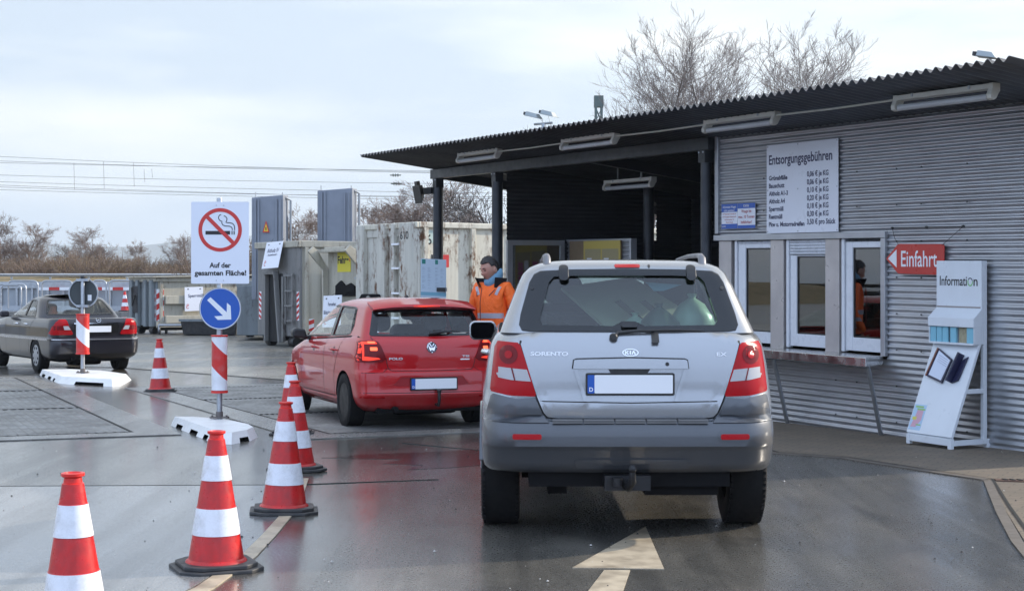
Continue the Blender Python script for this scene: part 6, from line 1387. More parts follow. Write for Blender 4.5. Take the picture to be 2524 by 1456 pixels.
# press hoods standing up behind the containers
def press(x0, x1, Y, yt0, yt1, label, tri):
    X0, X1 = gx(x0, Y), gx(x1, Y); z0, z1 = (CAM_H - (y - 707) / 3900 * Y for y in (yt0, yt1)); r = root('waste_press', ((X0 + X1) / 2, Y, 0), label, 'compactor', 'waste presses behind the containers')
    mb = MB(); dy = -.10; mb.hexa([(X0, Y, 1.2), (X1, Y + dy, 1.2), (X1 + .10, Y + .30, 1.2), (X0 + .10, Y + .40, 1.2), (X0, Y, z0), (X1, Y + dy, z1), (X1 + .10, Y + .30, z1), (X0 + .10, Y + .40, z0)]); mb.build('hood', M_HOOD, r, bevel=.015)
    mb = MB()
    for q in (.10, .20, .76, .88): x = X0 + (X1 - X0) * q; y = Y + dy * q; mb.hexa([(x, y - .05, 1.25), (x + .05, y - .05, 1.25), (x + .05, y + .01, 1.25), (x, y + .01, 1.25), (x, y - .05, z0 - .05), (x + .05, y - .05, z0 - .05), (x + .05, y + .01, z0 - .05), (x, y + .01, z0 - .05)])
    mb.build('hood_rib', M_HOOD, r)
    mb = MB(); mb.box((X0 - .5, Y + .41, .15), (X1 + .4, Y + 2.6, 1.6)); mb.build('press_body', M_CBLUE, r, bevel=.02)
    mb = MB(); mb.tube([(X1 + .18, Y + .2, 1.4), (X1 + .18, Y + .2, z1 - .15), (X1 + .05, Y + .1, z1 - .08)], .035, 8)
    for x in (X0 + .1, X1 - .05): mb.tube([(x, Y + .1, z0 - .05), (x, Y + .1, z0 + .16)], .015, 6)
    mb.build('lifting_eye', M_GALV, r)
    if tri:
        xm, zm = (X0 + X1) / 2 - .03, CAM_H - (573 - 707) / 3900 * Y; mb = MB(); fn = lambda a, b, d: (xm + a, Y - .09 - d, zm + b); mb.prism([(-.10, 0), (.10, 0), (0, .34)], fn, 0, .01); t = mb.build('warning_triangle', M_REDW, r); mb = MB(); mb.prism([(-.065, .03), (.065, .03), (0, .26)], fn, .01, .014); mb.build('triangle_field', mat('triangle_yellow', (.75, .5, .03), .5), t); mb = MB(); mb.prism([(-.012, .055), (.012, .055), (.016, .15), (-.016, .15)], fn, .014, .017); mb.build('triangle_mark', M_BLACK, t)
press(620, 699, 46, 487, 481, 'upright blue-grey press hood with a small warning triangle', True)
press(782, 869, 47, 470, 464, 'taller plain blue-grey press hood, right of the one with the triangle', False)
# sorting poster on the outer canopy column
T = lambda x, y, d: tuple(Vector((gx(1037, 24.6), 24.6, CAM_H - (732 - 707) / 3900 * 24.6)) + Vector((.985, .17, -.045)) * x + Vector((0, 0, 1)) * y + Vector((.17, -.985, 0)) * d)
po = root('sorting_poster', T(.2, 0, 0), 'pale blue sorting poster with two green squares fixed to the outer canopy column', 'poster')
W, H = .40, .60; mb = MB(); mb.prism([(0, 0), (W, 0), (W, H), (0, H)], T, -.01, 0); mb.build('panel', mat('poster_pale', (.60, .72, .82), .35), po)
mb = MB(); mb.prism([(.02, .52), (.075, .52), (.075, .59), (.02, .59)], T, 0, .003); mb.prism([(.225, .52), (.27, .52), (.27, .59), (.225, .59)], T, 0, .003); mb.build('green_square', mat('poster_teal', (.03, .26, .22), .5), po)
mb = MB(); mb.prism([(.0, .03), (W, .03), (W, .085), (0, .085)], T, 0, .002); mb.build('blue_footer', mat('poster_footer', (.22, .47, .60), .5), po)
mb = MB(); rng = random.Random(9)
for x0 in (.02, .11, .225, .31):
    for i in range(22):
        if rng.random() < .6: y = .46 - i * .016; mb.prism([(x0, y), (x0 + rng.uniform(.03, .075), y), (x0 + .03, y + .004), (x0, y + .004)], T, 0, .002)
mb.build('print', mat('poster_grey_ink', (.32, .40, .50), .6), po)
mb = MB(); mb.box((gx(1076, 24.6), 24.62, 1.5), (gx(1098, 24.6), 25.2, 1.56)); mb.build('bracket', M_BLKPL, po)

# ------------------------------------------------------------------ left background: ledge, barriers, guard rail, bank
GXL = -45
struct(MB().box((GXL, 60.5, 0), (gx(425, 60.5), 63, .62)).build('unloading_ledge', M_CONC))
wl = root('sheet_wall', (-22, 63.2, 0), 'long grey sheet metal wall with posts behind the grey saloon', 'wall')
mb = MB(); mb.box((GXL, 63.1, .60), (gx(430, 63.1), 63.2, 1.70)); mb.build('panel', M_CBLUE if False else dirty('wall_grey', (.34, .37, .40), .5, .2, amt=.3, scale=2), wl)
mb = MB()
for i in range(26): x = -18.5 - 1.0 + i * .62 - 4; mb.box((x, 63.02, .6), (x + .09, 63.1, 1.55)) if x < gx(425, 63) else None
mb.box((GXL, 62.98, 1.52), (gx(430, 63), 63.09, 1.78)); mb.box((GXL, 62.95, .60), (gx(430, 63), 63.08, .82)); mb.build('rail', M_GALV, wl)
tp = root('barrier_bar', (-18, 62.6, 1.4), 'long red and white striped bar in front of the grey sheet wall', 'barrier')
mb = MB(); x = gx(95, 62.6); i = 0
while x < gx(430, 62.6): mb.box((x, 62.56, 1.44), (x + .42, 62.6, 1.56), i % 2); x += .42; i += 1
mb.build('striped_bar', [M_WPRINT, M_REDW], tp)
def hoop(x0, x1, y0, yb, Y): 
    X0, X1 = gx(x0, Y), gx(x1, Y); z1, z0 = CAM_H - (y0 - 707) / 3900 * Y, CAM_H - (yb - 707) / 3900 * Y; r = .16
    p = [(X0, Y, z0), (X0, Y, z1 - r)] + [(X0 + r - r * math.cos(R(t)), Y, z1 - r + r * math.sin(R(t))) for t in (30, 60, 90)] + [(X1 - r + r * math.sin(R(t)), Y, z1 - r + r * math.cos(R(t))) for t in (0, 30, 60)] + [(X1, Y, z1 - r), (X1, Y, z0)]
    mb = MB(); mb.tube(p, .035, 8); return mb.build('hoop_barrier', M_GALV, None, smooth=60)
for a, b, t, lo, lab in ((20, 93, 692, 760, 'steel hoop barrier left of the round sign, the second from the picture edge'), (103, 178, 692, 760, 'steel hoop barrier just left of the round sign'), (228, 262, 691, 760, 'steel hoop barrier just right of the round sign'), (269, 340, 691, 760, 'steel hoop barrier next to the low blue-grey container'), (-10, 64, 700, 765, 'lower steel hoop barrier at the left picture edge'), (2, 52, 703, 768, 'small steel hoop inside the lowest hoop at the left picture edge')):
    tag(hoop(a, b, t, lo, 61.6 if t < 699 else 60.9), lab, 'barrier', 'steel hoop barriers on the ledge')
# bank, shrubs, guard rail beyond
bank = MB(); xs_ = [-140 + i * 4 for i in range(60)]; rows = [(70, 0), (74, .5), (78, 1.7), (84, 2.1), (95, 2.1), (130, 1.6), (400, 1.0)]; rng = random.Random(3); vs = []
for Y, z in rows:
    for x in xs_: vs.append((x * (1 if Y < 120 else 4), Y, z + rng.uniform(-.12, .12) * (z > .3)))
n = len(xs_); bank.add(vs, [(r_ * n + c, r_ * n + c + 1, (r_ + 1) * n + c + 1, (r_ + 1) * n + c) for r_ in range(len(rows) - 1) for c in range(n - 1)])
mk = mat('dry_grass_bank', (.20, .14, .07), .95); L(mk, mix(mk, ramp(mk, noise(mk, .9, 7, .7, (1, 1, 3)), [(.35, 0), (.65, 1)]), (.24, .17, .085), (.09, .085, .035)), P(mk).inputs['Base Color']); struct(bank.build('embankment', mk))
rl = root('guard_rail', (-25, 82, 2.1), 'long pale guard rail along the bank under the brown shrubs', 'guard rail')
mb = MB(); za, zb = CAM_H - (682 - 707) / 3900 * 82, CAM_H - (674 - 707) / 3900 * 82; mb.prism([(0, za), (.06, za + .05), (0, (za + zb) / 2), (.06, zb - .05), (0, zb), (-.03, zb), (-.03, za)], lambda x, y, d: (d, 82 - x, y), -60, gx(480, 82)); mb.build('rail', dirty('weathered_rail', (.50, .50, .49), .5, .3, amt=.3), rl)
for i in range(22):
    x = -60 + i * 2
    if x < gx(480, 82): MB().box((x, 82.04, 1.8), (x + .1, 82.14, zb - .03)).build('post', M_GALV, rl)

# ------------------------------------------------------------------ bare trees and shrubs
def bark(name, c0, c1):
    m = mat(name, c0, .9); L(m, mix(m, ramp(m, noise(m, 3, 5, .6), [(.35, 0), (.7, 1)]), c0, c1), P(m).inputs['Base Color']); return m
M_BARK = bark('bark', (.085, .068, .058), (.16, .135, .115)); M_TWIG = bark('twig', (.15, .125, .11), (.25, .21, .19)); M_TWIGD = bark('dark_twig', (.05, .042, .038), (.09, .075, .065))
M_TWIGR = bark('brown_twig', (.15, .11, .088), (.255, .185, .148)); M_LEAF = bark('withered_leaf', (.22, .12, .07), (.16, .14, .06))
def grow(rng, h, levels, spread, curve, n0, twist=.0, trunk_frac=.34, r0=.16, droop=0.0, ratio=.62):
    """branch skeleton: list of (points, radii, level)"""
    out = []
    def branch(p, d, ln, r, lev):
        k = 5 if lev < levels else 4; pts = [p.copy()]; q = p.copy(); dd = d.copy()
        for i in range(k):
            dd = (dd + Vector((rng.uniform(-1, 1), rng.uniform(-1, 1), rng.uniform(-.6, .8) + curve - droop * (lev >= 2))) * (.16 + .05 * lev)).normalized(); q = q + dd * (ln / k); pts.append(q.copy())
        rr = [r * (1 - .75 * i / k) for i in range(k + 1)]; out.append((pts, rr, lev))
        if lev < levels:
            m = n0[lev]
            for j in range(m):
                t = rng.uniform(trunk_frac if lev == 0 else .15, 1.0); i = min(k - 1, int(t * k)); b = pts[i].lerp(pts[i + 1], t * k - i)
                ax = (pts[i + 1] - pts[i]).normalized(); o = ax.orthogonal().normalized(); o.rotate(Matrix.Rotation(rng.uniform(0, 6.283), 3, ax)); a = R(rng.uniform(*spread[min(lev, len(spread) - 1)]))
                branch(b, (ax * math.cos(a) + o * math.sin(a)).normalized(), ln * ratio * rng.uniform(.6, 1.1) * (1.15 - .5 * t), max(.004, rr[i] * .55), lev + 1)
    branch(Vector((0, 0, 0)), Vector((rng.uniform(-.05, .05), rng.uniform(-.05, .05), 1)), h, r0, 0); return out
def tree_meshes(seed, h, levels, spread, curve, n0, mt=None, mw=None, rmin=.006, **kw):
    rng = random.Random(seed); sk_ = grow(rng, h, levels, spread, curve, n0, **kw); a, b = MB(), MB()
    for pts, rr, lev in sk_:
        (a if lev <= 1 else b).tube(pts, [max(rmin, r) for r in rr], 6 if lev == 0 else 4 if lev == 1 else 3, 0, False)
    return a.mesh('trunk', mt or M_BARK, 80), b.mesh('crown', mw or M_TWIG)
def tall(meshes): return max(v.co.z for me in meshes for v in me.vertices)
def plant(meshes, p, rz_, s, name, label, cat, group, sz=1.0):
    r = root(name, p, label, cat, group, R(rz_), True); r.scale = (s, s, s * sz)
    for me, nm in zip(meshes, ('trunk', 'crown')): link(nm, me, r)
    return r
TA = [tree_meshes(s, 7.6, 3, [(40, 72), (25, 55), (20, 50)], .36, [38, 13, 8], r0=.055, rmin=.0036, trunk_frac=.08, ratio=.46) for s in (11, 12, 13)]
GT = 'tall bare trees behind the canopy roof'
for i, (x, Y, top, rz_, v, lab) in enumerate(((1562, 46, 62, 10, 0, 'broad crowned tall bare tree behind the roof, leftmost of the tall ones'), (1618, 50, 110, 120, 1, 'bare tree partly merged with the broad one on its left, behind the roof'), (1730, 48, 160, 60, 2, 'lower bare tree between the two tallest trees behind the roof'),
        (1828, 45, 48, 200, 0, 'tallest bare tree behind the roof, above the price board'), (1885, 49, 95, 80, 1, 'bare tree with fine upright twigs just right of the tallest one'), (1955, 52, 72, 150, 2, 'bare tree farthest right behind the roof'))):
    H = CAM_H - (top - 707) / 3900 * Y; plant(TA[v], (gx(x, Y), Y, 0), rz_, 1.22 * H / tall(TA[v]), 'bare_tree', lab, 'tree', GT, .86)
TB = [tree_meshes(s, 5.0, 3, [(30, 65), (25, 60), (20, 60)], .30, [16, 8, 6], r0=.06, rmin=.005, trunk_frac=.08, ratio=.52) for s in (21, 22)]
plant(TB[0], (gx(1400, 44), 44, 0), 0, 5.6 / tall(TB[0]), 'bare_tree', 'small bare tree with thin upright shoots behind the roof floodlights', 'tree', None)
plant(TB[1], (gx(1195, 42), 42, 0), 0, 5.1 / tall(TB[1]), 'bare_tree', 'thin bare shoots just showing above the left part of the roof', 'tree', None)
TD = tree_meshes(31, 4.6, 3, [(45, 85), (30, 65), (25, 60)], .05, [22, 10, 8], M_TWIGD, M_TWIGD, r0=.10, rmin=.007, trunk_frac=.15, ratio=.62, droop=.12)
plant(TD, (gx(1262, 41), 41, 0), 40, 4.5 / tall(TD), 'bare_tree', 'dark drooping bare tree seen between the two canopy columns', 'tree', None)
TC = [tree_meshes(s, 4.4, 3, [(35, 75), (30, 65), (25, 60)], .16, [40, 12, 8], M_TWIGR, M_TWIGR, r0=.075, rmin=.0065, trunk_frac=.1, ratio=.55) for s in (41, 42, 43)]
i = 0
for x, Y, top, lab in ((735, 70, 505, 'slender bare tree between the two press hoods'), (905, 74, 500, 'brown bare bush tree right of the taller press hood'), (965, 78, 488, 'brown bare bush tree above the numbered container'), (1030, 76, 468, 'brown bare bush tree just left of the outer canopy column'), (1075, 84, 440, 'pale slender bare tree behind the outer canopy column'), (1130, 78, 500, 'brown bare bush tree between the canopy columns, behind the drooping one'), (775, 80, 515, 'brown bare bush tree beside the slender one, behind the press hoods'), (845, 82, 520, 'brown bare bush tree behind the taller press hood'), (470, 90, 565, 'bare bush tree beside the left edge of the no smoking board')):
    z0 = 1.4 if Y < 78 else 2.0; H = CAM_H - (top - 707) / 3900 * Y - z0; plant(TC[i % 3], (gx(x, Y), Y, z0 - .3), i * 47, 1.5 * H / tall(TC[i % 3]), 'bare_tree', lab, 'tree', 'bare trees along the bank', .74); i += 1
for x, Y, top, v, lab in ((8, 92, 545, 0, 'bare tree cut by the left picture edge'), (66, 94, 565, 1, 'tall bare tree with upright limbs near the left picture edge'), (150, 96, 605, 2, 'small bare tree between the upright one and the round crowned one'), (232, 92, 572, 1, 'bare tree with dense round crown left of the no smoking board'), (335, 98, 600, 0, 'greyish bare tree between the round crowned one and the no smoking board')):
    z0 = 2.0; H = CAM_H - (top - 707) / 3900 * Y - z0; plant(TC[v], (gx(x, Y), Y, z0 - .2), 30 + x, 1.45 * H / tall(TC[v]), 'bare_tree', lab, 'tree', 'bare trees along the bank', .86)
# shrubs: twig fans with clinging withered leaves
def shrub(seed, leaf):
    rng = random.Random(seed); a, b = MB(), MB()
    for i in range(170):
        t = rng.uniform(0, 6.283); rad = rng.uniform(0, 1.3); p = Vector((math.cos(t) * rad, math.sin(t) * rad * .6, 0)); d = Vector((math.cos(t) * rng.uniform(.1, .9), math.sin(t) * rng.uniform(.1, .9), 1)).normalized(); ln = rng.uniform(.7, 1.75); pts = [p.copy()]
        for j in range(4): d = (d + Vector((rng.uniform(-1, 1), rng.uniform(-1, 1), rng.uniform(-.7, .4))) * .3).normalized(); p = p + d * ln / 4; pts.append(p.copy())
        a.tube(pts, [.018, .016, .014, .012, .009], 3, 0, False)
        for j in range(leaf):
            q = pts[rng.randint(1, 3)].lerp(pts[4], rng.random()) + Vector((rng.uniform(-.12, .12), rng.uniform(-.12, .12), rng.uniform(-.12, .12))); s = rng.uniform(.014, .034); u = Vector((rng.uniform(-1, 1), rng.uniform(-1, 1), rng.uniform(-1, 1))).normalized(); w = u.orthogonal().normalized()
            b.add([tuple(q - u * s), tuple(q + w * s * .6), tuple(q + u * s), tuple(q - w * s * .6)], [(0, 1, 2, 3)])
    return a.mesh('trunk', M_TWIGR), b.mesh('crown', M_LEAF)
SH = [shrub(51, 26), shrub(52, 14), shrub(53, 34)]; rng = random.Random(77)
GB = 'brown winter shrubs along the bank'
LB = 'low brown winter shrub in the hedge along the bank'
x = -330
while x < 480:
    Y = rng.uniform(84, 92); top = rng.uniform(630, 650) - (14 if 150 < x < 330 else 0); z0 = 2.0; H = max(.8, CAM_H - (top - 707) / 3900 * Y - z0)
    plant(SH[rng.randint(0, 2)], (gx(x, Y), Y, z0 - .15), rng.uniform(0, 360), H / 1.35, 'winter_shrub', LB, 'shrub', GB); x += rng.uniform(17, 26)
for x in range(560, 1240, 38):
    Y = rng.uniform(72, 84); top = rng.uniform(600, 630); H = CAM_H - (top - 707) / 3900 * Y - 1.4
    plant(SH[rng.randint(0, 2)], (gx(x, Y), Y, 1.2), rng.uniform(0, 360), H / 1.35, 'winter_shrub', 'brown winter shrub on the bank behind the containers', 'shrub', 'brown winter shrubs behind the containers')
gm = MB(); rng = random.Random(5)
for i in range(5200):
    x = rng.uniform(-45, 20); Y = rng.uniform(75, 84); z = .7 + (Y - 75) / 9 * 1.2; h = rng.uniform(.12, .40); a = rng.uniform(-.1, .1); w = rng.uniform(.015, .03); gm.add([(x - w, Y, z), (x + w, Y, z), (x + a, Y + rng.uniform(-.1, .1), z + h)], [(0, 1, 2)])
tag(gm.build('dry_grass', M_LEAF if False else bark('dry_grass', (.27, .19, .09), (.14, .12, .05))), kind='stuff')

# ------------------------------------------------------------------ overhead railway wires with insulators, far hills
def wires(name, label, rows, drops, cat='overhead wire', ins=()):
    r = root(name, (-20, 120, 10), label, cat); Y = 120
    for (y0, y1, sag) in rows:
        mb = MB(); pts = []
        for i in range(33): t = i / 32; px_ = -460 + 1800 * t; t2 = (px_ + 60) / 1400; py_ = y0 + (y1 - y0) * t2 + sag * 4 * max(0, t2 * (1 - t2)); pts.append((gx(px_, Y), Y, CAM_H - (py_ - 707) / 3900 * Y))
        mb.tube(pts, .017, 4); mb.build('wire', M_BLKPL, r)
    for px_, ya, yb in drops: mb = MB(); mb.tube([(gx(px_, Y), Y, CAM_H - (ya - 707) / 3900 * Y), (gx(px_ + 2, Y), Y, CAM_H - (yb - 707) / 3900 * Y)], .012, 4); mb.build('dropper', M_BLKPL, r)
    for px_, py_ in ins:
        mb = MB(); c = Vector((gx(px_, Y), Y, CAM_H - (py_ - 707) / 3900 * Y)); mb.tube([c - Vector((.42, 0, 0)), c + Vector((.42, 0, 0))], .04, 6)
        for d in (-.18, 0, .18): mb.lathe([(.03, d - .05), (.13, d - .02), (.13, d + .02), (.03, d + .05)], 12, tuple(c), axis='x')
        mb.build('insulator', mat('green_porcelain', (.02, .05, .035), .3) if 'green_porcelain' not in MATS else MATS['green_porcelain'], r)
wires('overhead_line', 'upper pair of railway wires with two green insulators across the sky', [(383, 430, 6), (395, 432, 3), (400, 425, 2), (430, 455, 4)], [(182, 401, 468), (255, 397, 465), (329, 400, 461), (355, 417, 450), (374, 417, 438)], ins=((975, 432), (977, 453)))
wires('overhead_line', 'lower bundle of railway wires just above the press hoods', [(446, 478, 4), (454, 492, 5), (459, 486, 6), (466, 497, 3)], [])
hl = MB(); rng = random.Random(8); n = 60; vs = []
for i in range(n + 1):
    x = -2600 + 5200 * i / n; t = i / n; hgt = 128 + 14 * math.sin(i * .31) + 8 * math.sin(i * .9 + 1) + rng.uniform(-3, 3)
    vs += [(x, 3600, -5), (x, 4300, hgt), (x, 4700, hgt * .8), (x, 5000, -5)]
hl.add(vs, [(i * 4 + j, i * 4 + j + 1, i * 4 + 5 + j, i * 4 + 4 + j) for i in range(n) for j in range(3)]); struct(hl.build('hills', bark('far_woods', (.03, .04, .03), (.055, .06, .045)), smooth=60))
# ------------------------------------------------------------------ the attendant in the orange jacket
Yp = 18.85; XP = gx(1213, Yp)
SKIN = mat('skin', (.46, .245, .18), .5); P(SKIN).inputs['Subsurface Weight'].default_value = .1
M_ORANGE = dirty('hi_vis_orange', (1.0, .16, .015), .65, amt=.2, scale=6, dark=(.80, .09, .01)); bump(M_ORANGE, noise(M_ORANGE, 9, 4, .6, (1, 1, .6), dist=1.2), .9, .03); M_BAND = mat('reflective_band', (.42, .42, .47), .4); M_TROUS = mat('dark_trousers', (.02, .022, .03), .8); M_SHOE = mat('black_boot', (.012, .012, .012), .5)
M_HAIR = dirty('dark_brown_hair', (.018, .013, .011), .55, amt=.5, scale=60); M_HOODIE = mat('pale_blue_fleece', (.15, .30, .42), .9); M_COLLAR = mat('black_fleece', (.010, .010, .014), .9)
man = root('person', (XP, Yp, 0), 'attendant in an orange reflective jacket and pale blue hood beside the red hatchback', 'person', None, R(-30), True); man.scale = (1.06, 1.06, 1.07)
V = {}; E_ = []
def j(n, p, rx, ry=None): V[n] = (Vector(p), (rx, ry or rx))
# local frame: x to his left-in-picture right, facing -y
j('pelvis', (0, .02, .96), .165, .125); j('waist', (0, .02, 1.10), .185, .145); j('chest', (0, .01, 1.28), .205, .150); j('chest2', (0, .01, 1.42), .185, .130); j('neck0', (0, .0, 1.51), .095, .085)
for s, n in ((-1, 'r'), (1, 'l')):
    j('sh' + n, (s * .175, .02, 1.455), .085); j('ua' + n, (s * .245, .04, 1.30), .078); j('el' + n, (s * .275, .05, 1.14), .066); j('fa' + n, (s * .265, -.03, 1.01), .058); j('wr' + n, (s * .25, -.10, .90), .046)
    j('hip' + n, (s * .095, .02, .90), .105); j('th' + n, (s * .105, .0, .70), .090); j('kn' + n, (s * .105, -.01, .50), .070); j('ca' + n, (s * .11, .02, .30), .062); j('an' + n, (s * .11, .02, .10), .048); j('to' + n, (s * .13, -.14, .045), .040)
EDG = [('pelvis', 'waist'), ('waist', 'chest'), ('chest', 'chest2'), ('chest2', 'neck0')]
for n in 'rl': EDG += [('chest2', 'sh' + n), ('sh' + n, 'ua' + n), ('ua' + n, 'el' + n), ('el' + n, 'fa' + n), ('fa' + n, 'wr' + n), ('pelvis', 'hip' + n), ('hip' + n, 'th' + n), ('th' + n, 'kn' + n), ('kn' + n, 'ca' + n), ('ca' + n, 'an' + n), ('an' + n, 'to' + n)]
def skin_mesh(V, EDG, rootn, sub=2):
    names = list(V); me = bpy.data.meshes.new('s'); me.from_pydata([tuple(V[n][0]) for n in names], [(names.index(a), names.index(b)) for a, b in EDG], [])
    o = bpy.data.objects.new('s', me); COL.objects.link(o); o.modifiers.new('skin', 'SKIN')
    lay = me.skin_vertices[0] if me.skin_vertices else None
    for i, n in enumerate(names): lay.data[i].radius = V[n][1]; lay.data[i].use_root = (n == rootn)
    sb = o.modifiers.new('sub', 'SUBSURF'); sb.levels = sub; sb.render_levels = sub
    bpy.context.view_layer.update(); m2 = eval_mesh(o); bpy.data.objects.remove(o); bpy.data.meshes.remove(me); return m2
bm_ = skin_mesh(V, EDG, 'pelvis', 3); bm_.name = 'body'; bm_.materials.clear()
for m in (M_ORANGE, M_BAND, M_TROUS, M_SHOE, SKIN): bm_.materials.append(m)
for p in bm_.polygons:
    c = p.center; arm = abs(c.x) > .215; p.use_smooth = True
    if c.z < .07: k = 3
    elif c.z < .88 and not arm: k = 2
    elif .945 < c.z < .985 and not arm: k = 1
    elif arm and 1.04 < c.z < 1.09: k = 1
    else: k = 0
    p.material_index = k
link('body', bm_, man); SM = Skin([bm_])
for sg_ in (-1, 1): SM.panel('rear', [(sg_ * x, z) for x, z in ((.095, 1.385), (.135, 1.475), (.170, 1.468), (.130, 1.375))], off=.005, rim=.01, step=.02, mats=M_BAND, name='reflective_strip', parent=man)
SM.panel('rear', [(-.185, 1.12), (.185, 1.12), (.19, 1.178), (-.19, 1.178)], off=.005, rim=.01, step=.02, mats=M_BAND, name='reflective_strip', parent=man)
# head: ellipsoid pulled into a jaw, brow, nose, mouth and ears; looks down to his right
def head():
    mb = MB(); nu, nv = 32, 24; vs = []
    for i in range(nv + 1):
        ph = math.pi * i / nv; z = -math.cos(ph)
        for jx in range(nu):
            t = 2 * math.pi * jx / nu; x, y = math.sin(ph) * math.cos(t), math.sin(ph) * math.sin(t)
            w = .078 * (1 - .26 * max(0, -z) ** 1.5); dpt = .100 if y > 0 else .094
            X, Y_, Z = x * w, y * dpt, z * .122
            if y < 0:
                fx = X / .03; Z0 = Z
                nose = math.exp(-(fx * 1.9) ** 2) * (math.exp(-((Z0 + .022) / .018) ** 2) * .024 + math.exp(-((Z0 - .002) / .022) ** 2) * .010); Y_ -= nose
                Y_ += sum(math.exp(-((X - e) / .016) ** 2 - ((Z0 - .012) / .012) ** 2) * .010 for e in (-.031, .031))
                Y_ -= math.exp(-((Z0 - .034) / .014) ** 2) * .006 * math.exp(-(X / .05) ** 2); Y_ -= math.exp(-((Z0 + .058) / .010) ** 2 - (X / .024) ** 2) * .006; Y_ -= math.exp(-((Z0 + .095) / .018) ** 2 - (X / .028) ** 2) * .010
            vs.append((X, Y_, Z))
    mb.add(vs, [(i * nu + q, i * nu + (q + 1) % nu, (i + 1) * nu + (q + 1) % nu, (i + 1) * nu + q) for i in range(nv) for q in range(nu)])
    for s in (-1, 1):
        mb.lathe([(.004, -.006), (.018, -.004), (.026, .002), (.022, .008), (.008, .006)], 14, (0, 0, 0), axis='x'); k = 5 * 14
        mb.v[-k:] = [Vector((s * (.076 + v.x * 1), .012 + v.y * .8, -.012 + v.z * 1.25)) for v in mb.v[-k:]]
    return mb
HM = Matrix.Translation((-.005, -.045, 1.665)) @ Matrix.Rotation(R(-24), 4, 'Z') @ Matrix.Rotation(R(20), 4, 'X') @ Matrix.Scale(1.10, 4)
def place(mb): mb.v = [HM @ v for v in mb.v]; return mb
hb = place(head()); hd = hb.build('head', SKIN, man, smooth=70)
mb = MB(); nu, nv = 32, 14; vs = []; rng = random.Random(6)
for i in range(nv + 1):
    ph = R(6 + 104 * i / nv)
    for q in range(nu):
        t = 2 * math.pi * q / nu; y = math.sin(t); lim = 52 if y < -.35 else (74 if y < .3 else 108); p2 = min(ph, R(lim)); jit = 1 + rng.uniform(-.035, .07) * (i < nv)
        vs.append((math.sin(p2) * math.cos(t) * .081 * jit, math.sin(p2) * y * .104 * jit, math.cos(p2) * .132 * jit))
mb.add(vs, [(i * nu + q, i * nu + (q + 1) % nu, (i + 1) * nu + (q + 1) % nu, (i + 1) * nu + q) for i in range(nv) for q in range(nu)] + [list(range(nu))]); place(mb).build('hair', M_HAIR, hd, smooth=80)
mb = MB()
for s in (-1, 1):
    mb.tube([(s * .016, -.092, .034), (s * .031, -.095, .040), (s * .047, -.080, .034)], [.003, .0045, .003], 6, 0)
    mb.lathe([(.0, -.005), (.008, -.003), (.009, 0), (.008, .003), (0, .005)], 10, (s * .031, -.080, .012), 1)
mb.tube([(-.020, -.093, -.052), (0, -.098, -.050), (.020, -.093, -.052)], [.002, .003, .002], 6, 2); place(mb).build('facial_feature', [M_HAIR, M_COLLAR, mat('lip', (.28, .11, .09), .5)], hd, smooth=60)
mb = MB(); mb.lathe([(.055, 1.46), (.058, 1.52), (.056, 1.57)], 18, (0, -.005, 0)); mb.build('neck', SKIN, man, smooth=70)
# pale blue hood round the neck, black fleece collar standing open
mb = MB(); n = 28; vs = []
for i in range(n + 1):
    t = R(-60 + 300 * i / n) - R(60); q = math.sin(t); c = math.cos(t); up = .5 + .5 * q
    for rr, z in ((.095, 1.475), (.112, 1.50), (.112 + .022 * up, 1.525 + .05 * up + .05 * max(0, c)), (.102 + .022 * up, 1.545 + .085 * up + .07 * max(0, c)), (.086 + .012 * up, 1.55 + .085 * up + .07 * max(0, c)), (.078, 1.53)): vs.append((rr * c * .95, rr * q * .95 + .005, z))
mb.add(vs, [(i * 6 + a, i * 6 + (a + 1) % 6, i * 6 + 6 + (a + 1) % 6, i * 6 + 6 + a) for i in range(n) for a in range(6)]); mb.build('hood', M_HOODIE, man, smooth=70)
mb = MB(); n = 24; vs = []
for i in range(n + 1):
    t = R(-52 + 284 * i / n); q = math.sin(t); c = math.cos(t); fr = max(0, -q)
    for rr, z in ((.150, 1.46), (.166 + .035 * fr, 1.525 + .02 * fr), (.172 + .05 * fr, 1.565 + .01 * fr), (.158 + .03 * fr, 1.56), (.138, 1.47)): vs.append((rr * c, rr * q * .92, z))
mb.add(vs, [(i * 5 + a, i * 5 + (a + 1) % 5, i * 5 + 5 + (a + 1) % 5, i * 5 + 5 + a) for i in range(n) for a in range(5)]); mb.build('collar', M_COLLAR, man, smooth=60)
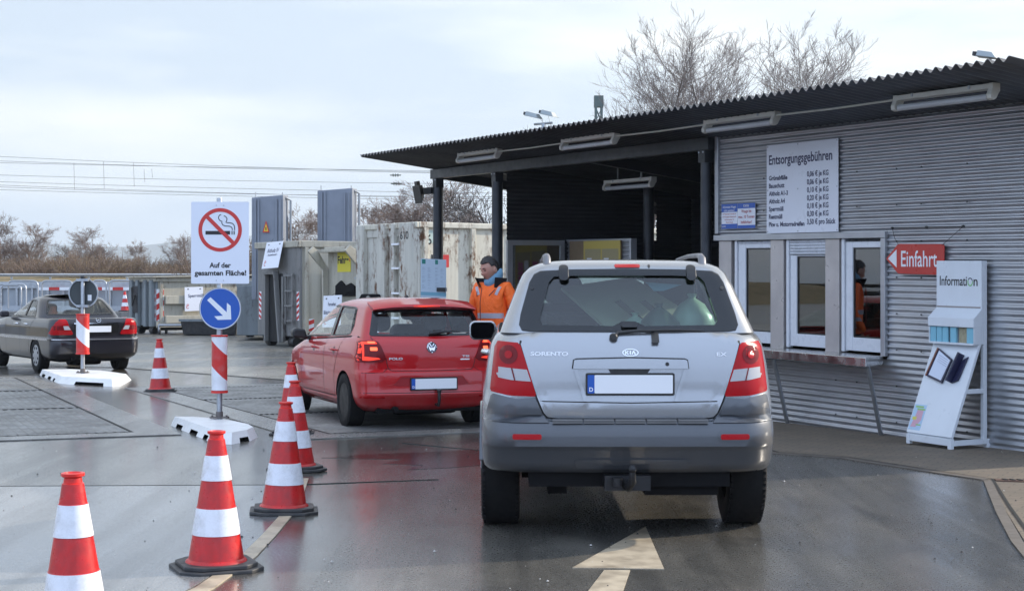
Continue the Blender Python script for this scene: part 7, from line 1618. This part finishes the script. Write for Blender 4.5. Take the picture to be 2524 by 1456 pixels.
mb = MB(); mb.tube([(.045, -.145, 1.37), (.115, -.130, 1.44)], .006, 6); mb.tube([(-.13, -.115, 1.36), (-.135, -.105, 1.42)], .005, 6); mb.tube([(-.035, -.165, 1.46), (-.05, -.178, 1.30), (-.052, -.165, 1.0)], .005, 6); mb.build('zip', mat('dark_red_zip', (.20, .02, .01), .6), man)
def hand(s):
    o = Vector((s * .245, -.125, .865)); hv = {'w': (o, (.026, .020)), 'p': (o + Vector((-s * .004, -.035, -.045)), (.040, .018)), }; ed = [('w', 'p')]
    for i, (dx, ln) in enumerate(((-.027, .062), (-.009, .072), (.010, .067), (.027, .052))):
        a = o + Vector((dx, -.045, -.075)); b = a + Vector((dx * .15, -.018, -ln * .5)); c = b + Vector((0, .012, -ln * .45)); hv['a%d' % i] = (a, (.0095, .0095)); hv['b%d' % i] = (b, (.0085, .0085)); hv['c%d' % i] = (c, (.007, .007)); ed += [('p', 'a%d' % i), ('a%d' % i, 'b%d' % i), ('b%d' % i, 'c%d' % i)]
    a = o + Vector((-s * .036, -.04, -.030)); b = a + Vector((-s * .018, -.02, -.028)); c = b + Vector((-s * .004, -.012, -.024)); hv['t0'] = (a, (.012, .012)); hv['t1'] = (b, (.010, .010)); hv['t2'] = (c, (.008, .008)); ed += [('w', 't0'), ('t0', 't1'), ('t1', 't2')]
    m = skin_mesh(hv, ed, 'w', 2); m.name = 'hand'; m.materials.clear(); m.materials.append(SKIN)
    for p in m.polygons: p.use_smooth = True
    return link('hand', m, man)
hand(-1); hand(1)

# ------------------------------------------------------------------ the air: thin winter haze
hz = bpy.data.materials.new('winter_haze'); hz.use_nodes = True; nt = hz.node_tree; nt.nodes.clear()
ho = nt.nodes.new('ShaderNodeOutputMaterial'); pv = nt.nodes.new('ShaderNodeVolumePrincipled'); pv.inputs['Color'].default_value = (.80, .90, 1.0, 1); pv.inputs['Density'].default_value = .00026; pv.inputs['Anisotropy'].default_value = .2
nt.links.new(pv.outputs[0], ho.inputs['Volume'])
if HAZE: tag(MB().box((-3200, -80, -8), (3200, 6050, 260)).build('haze', hz), kind='stuff')
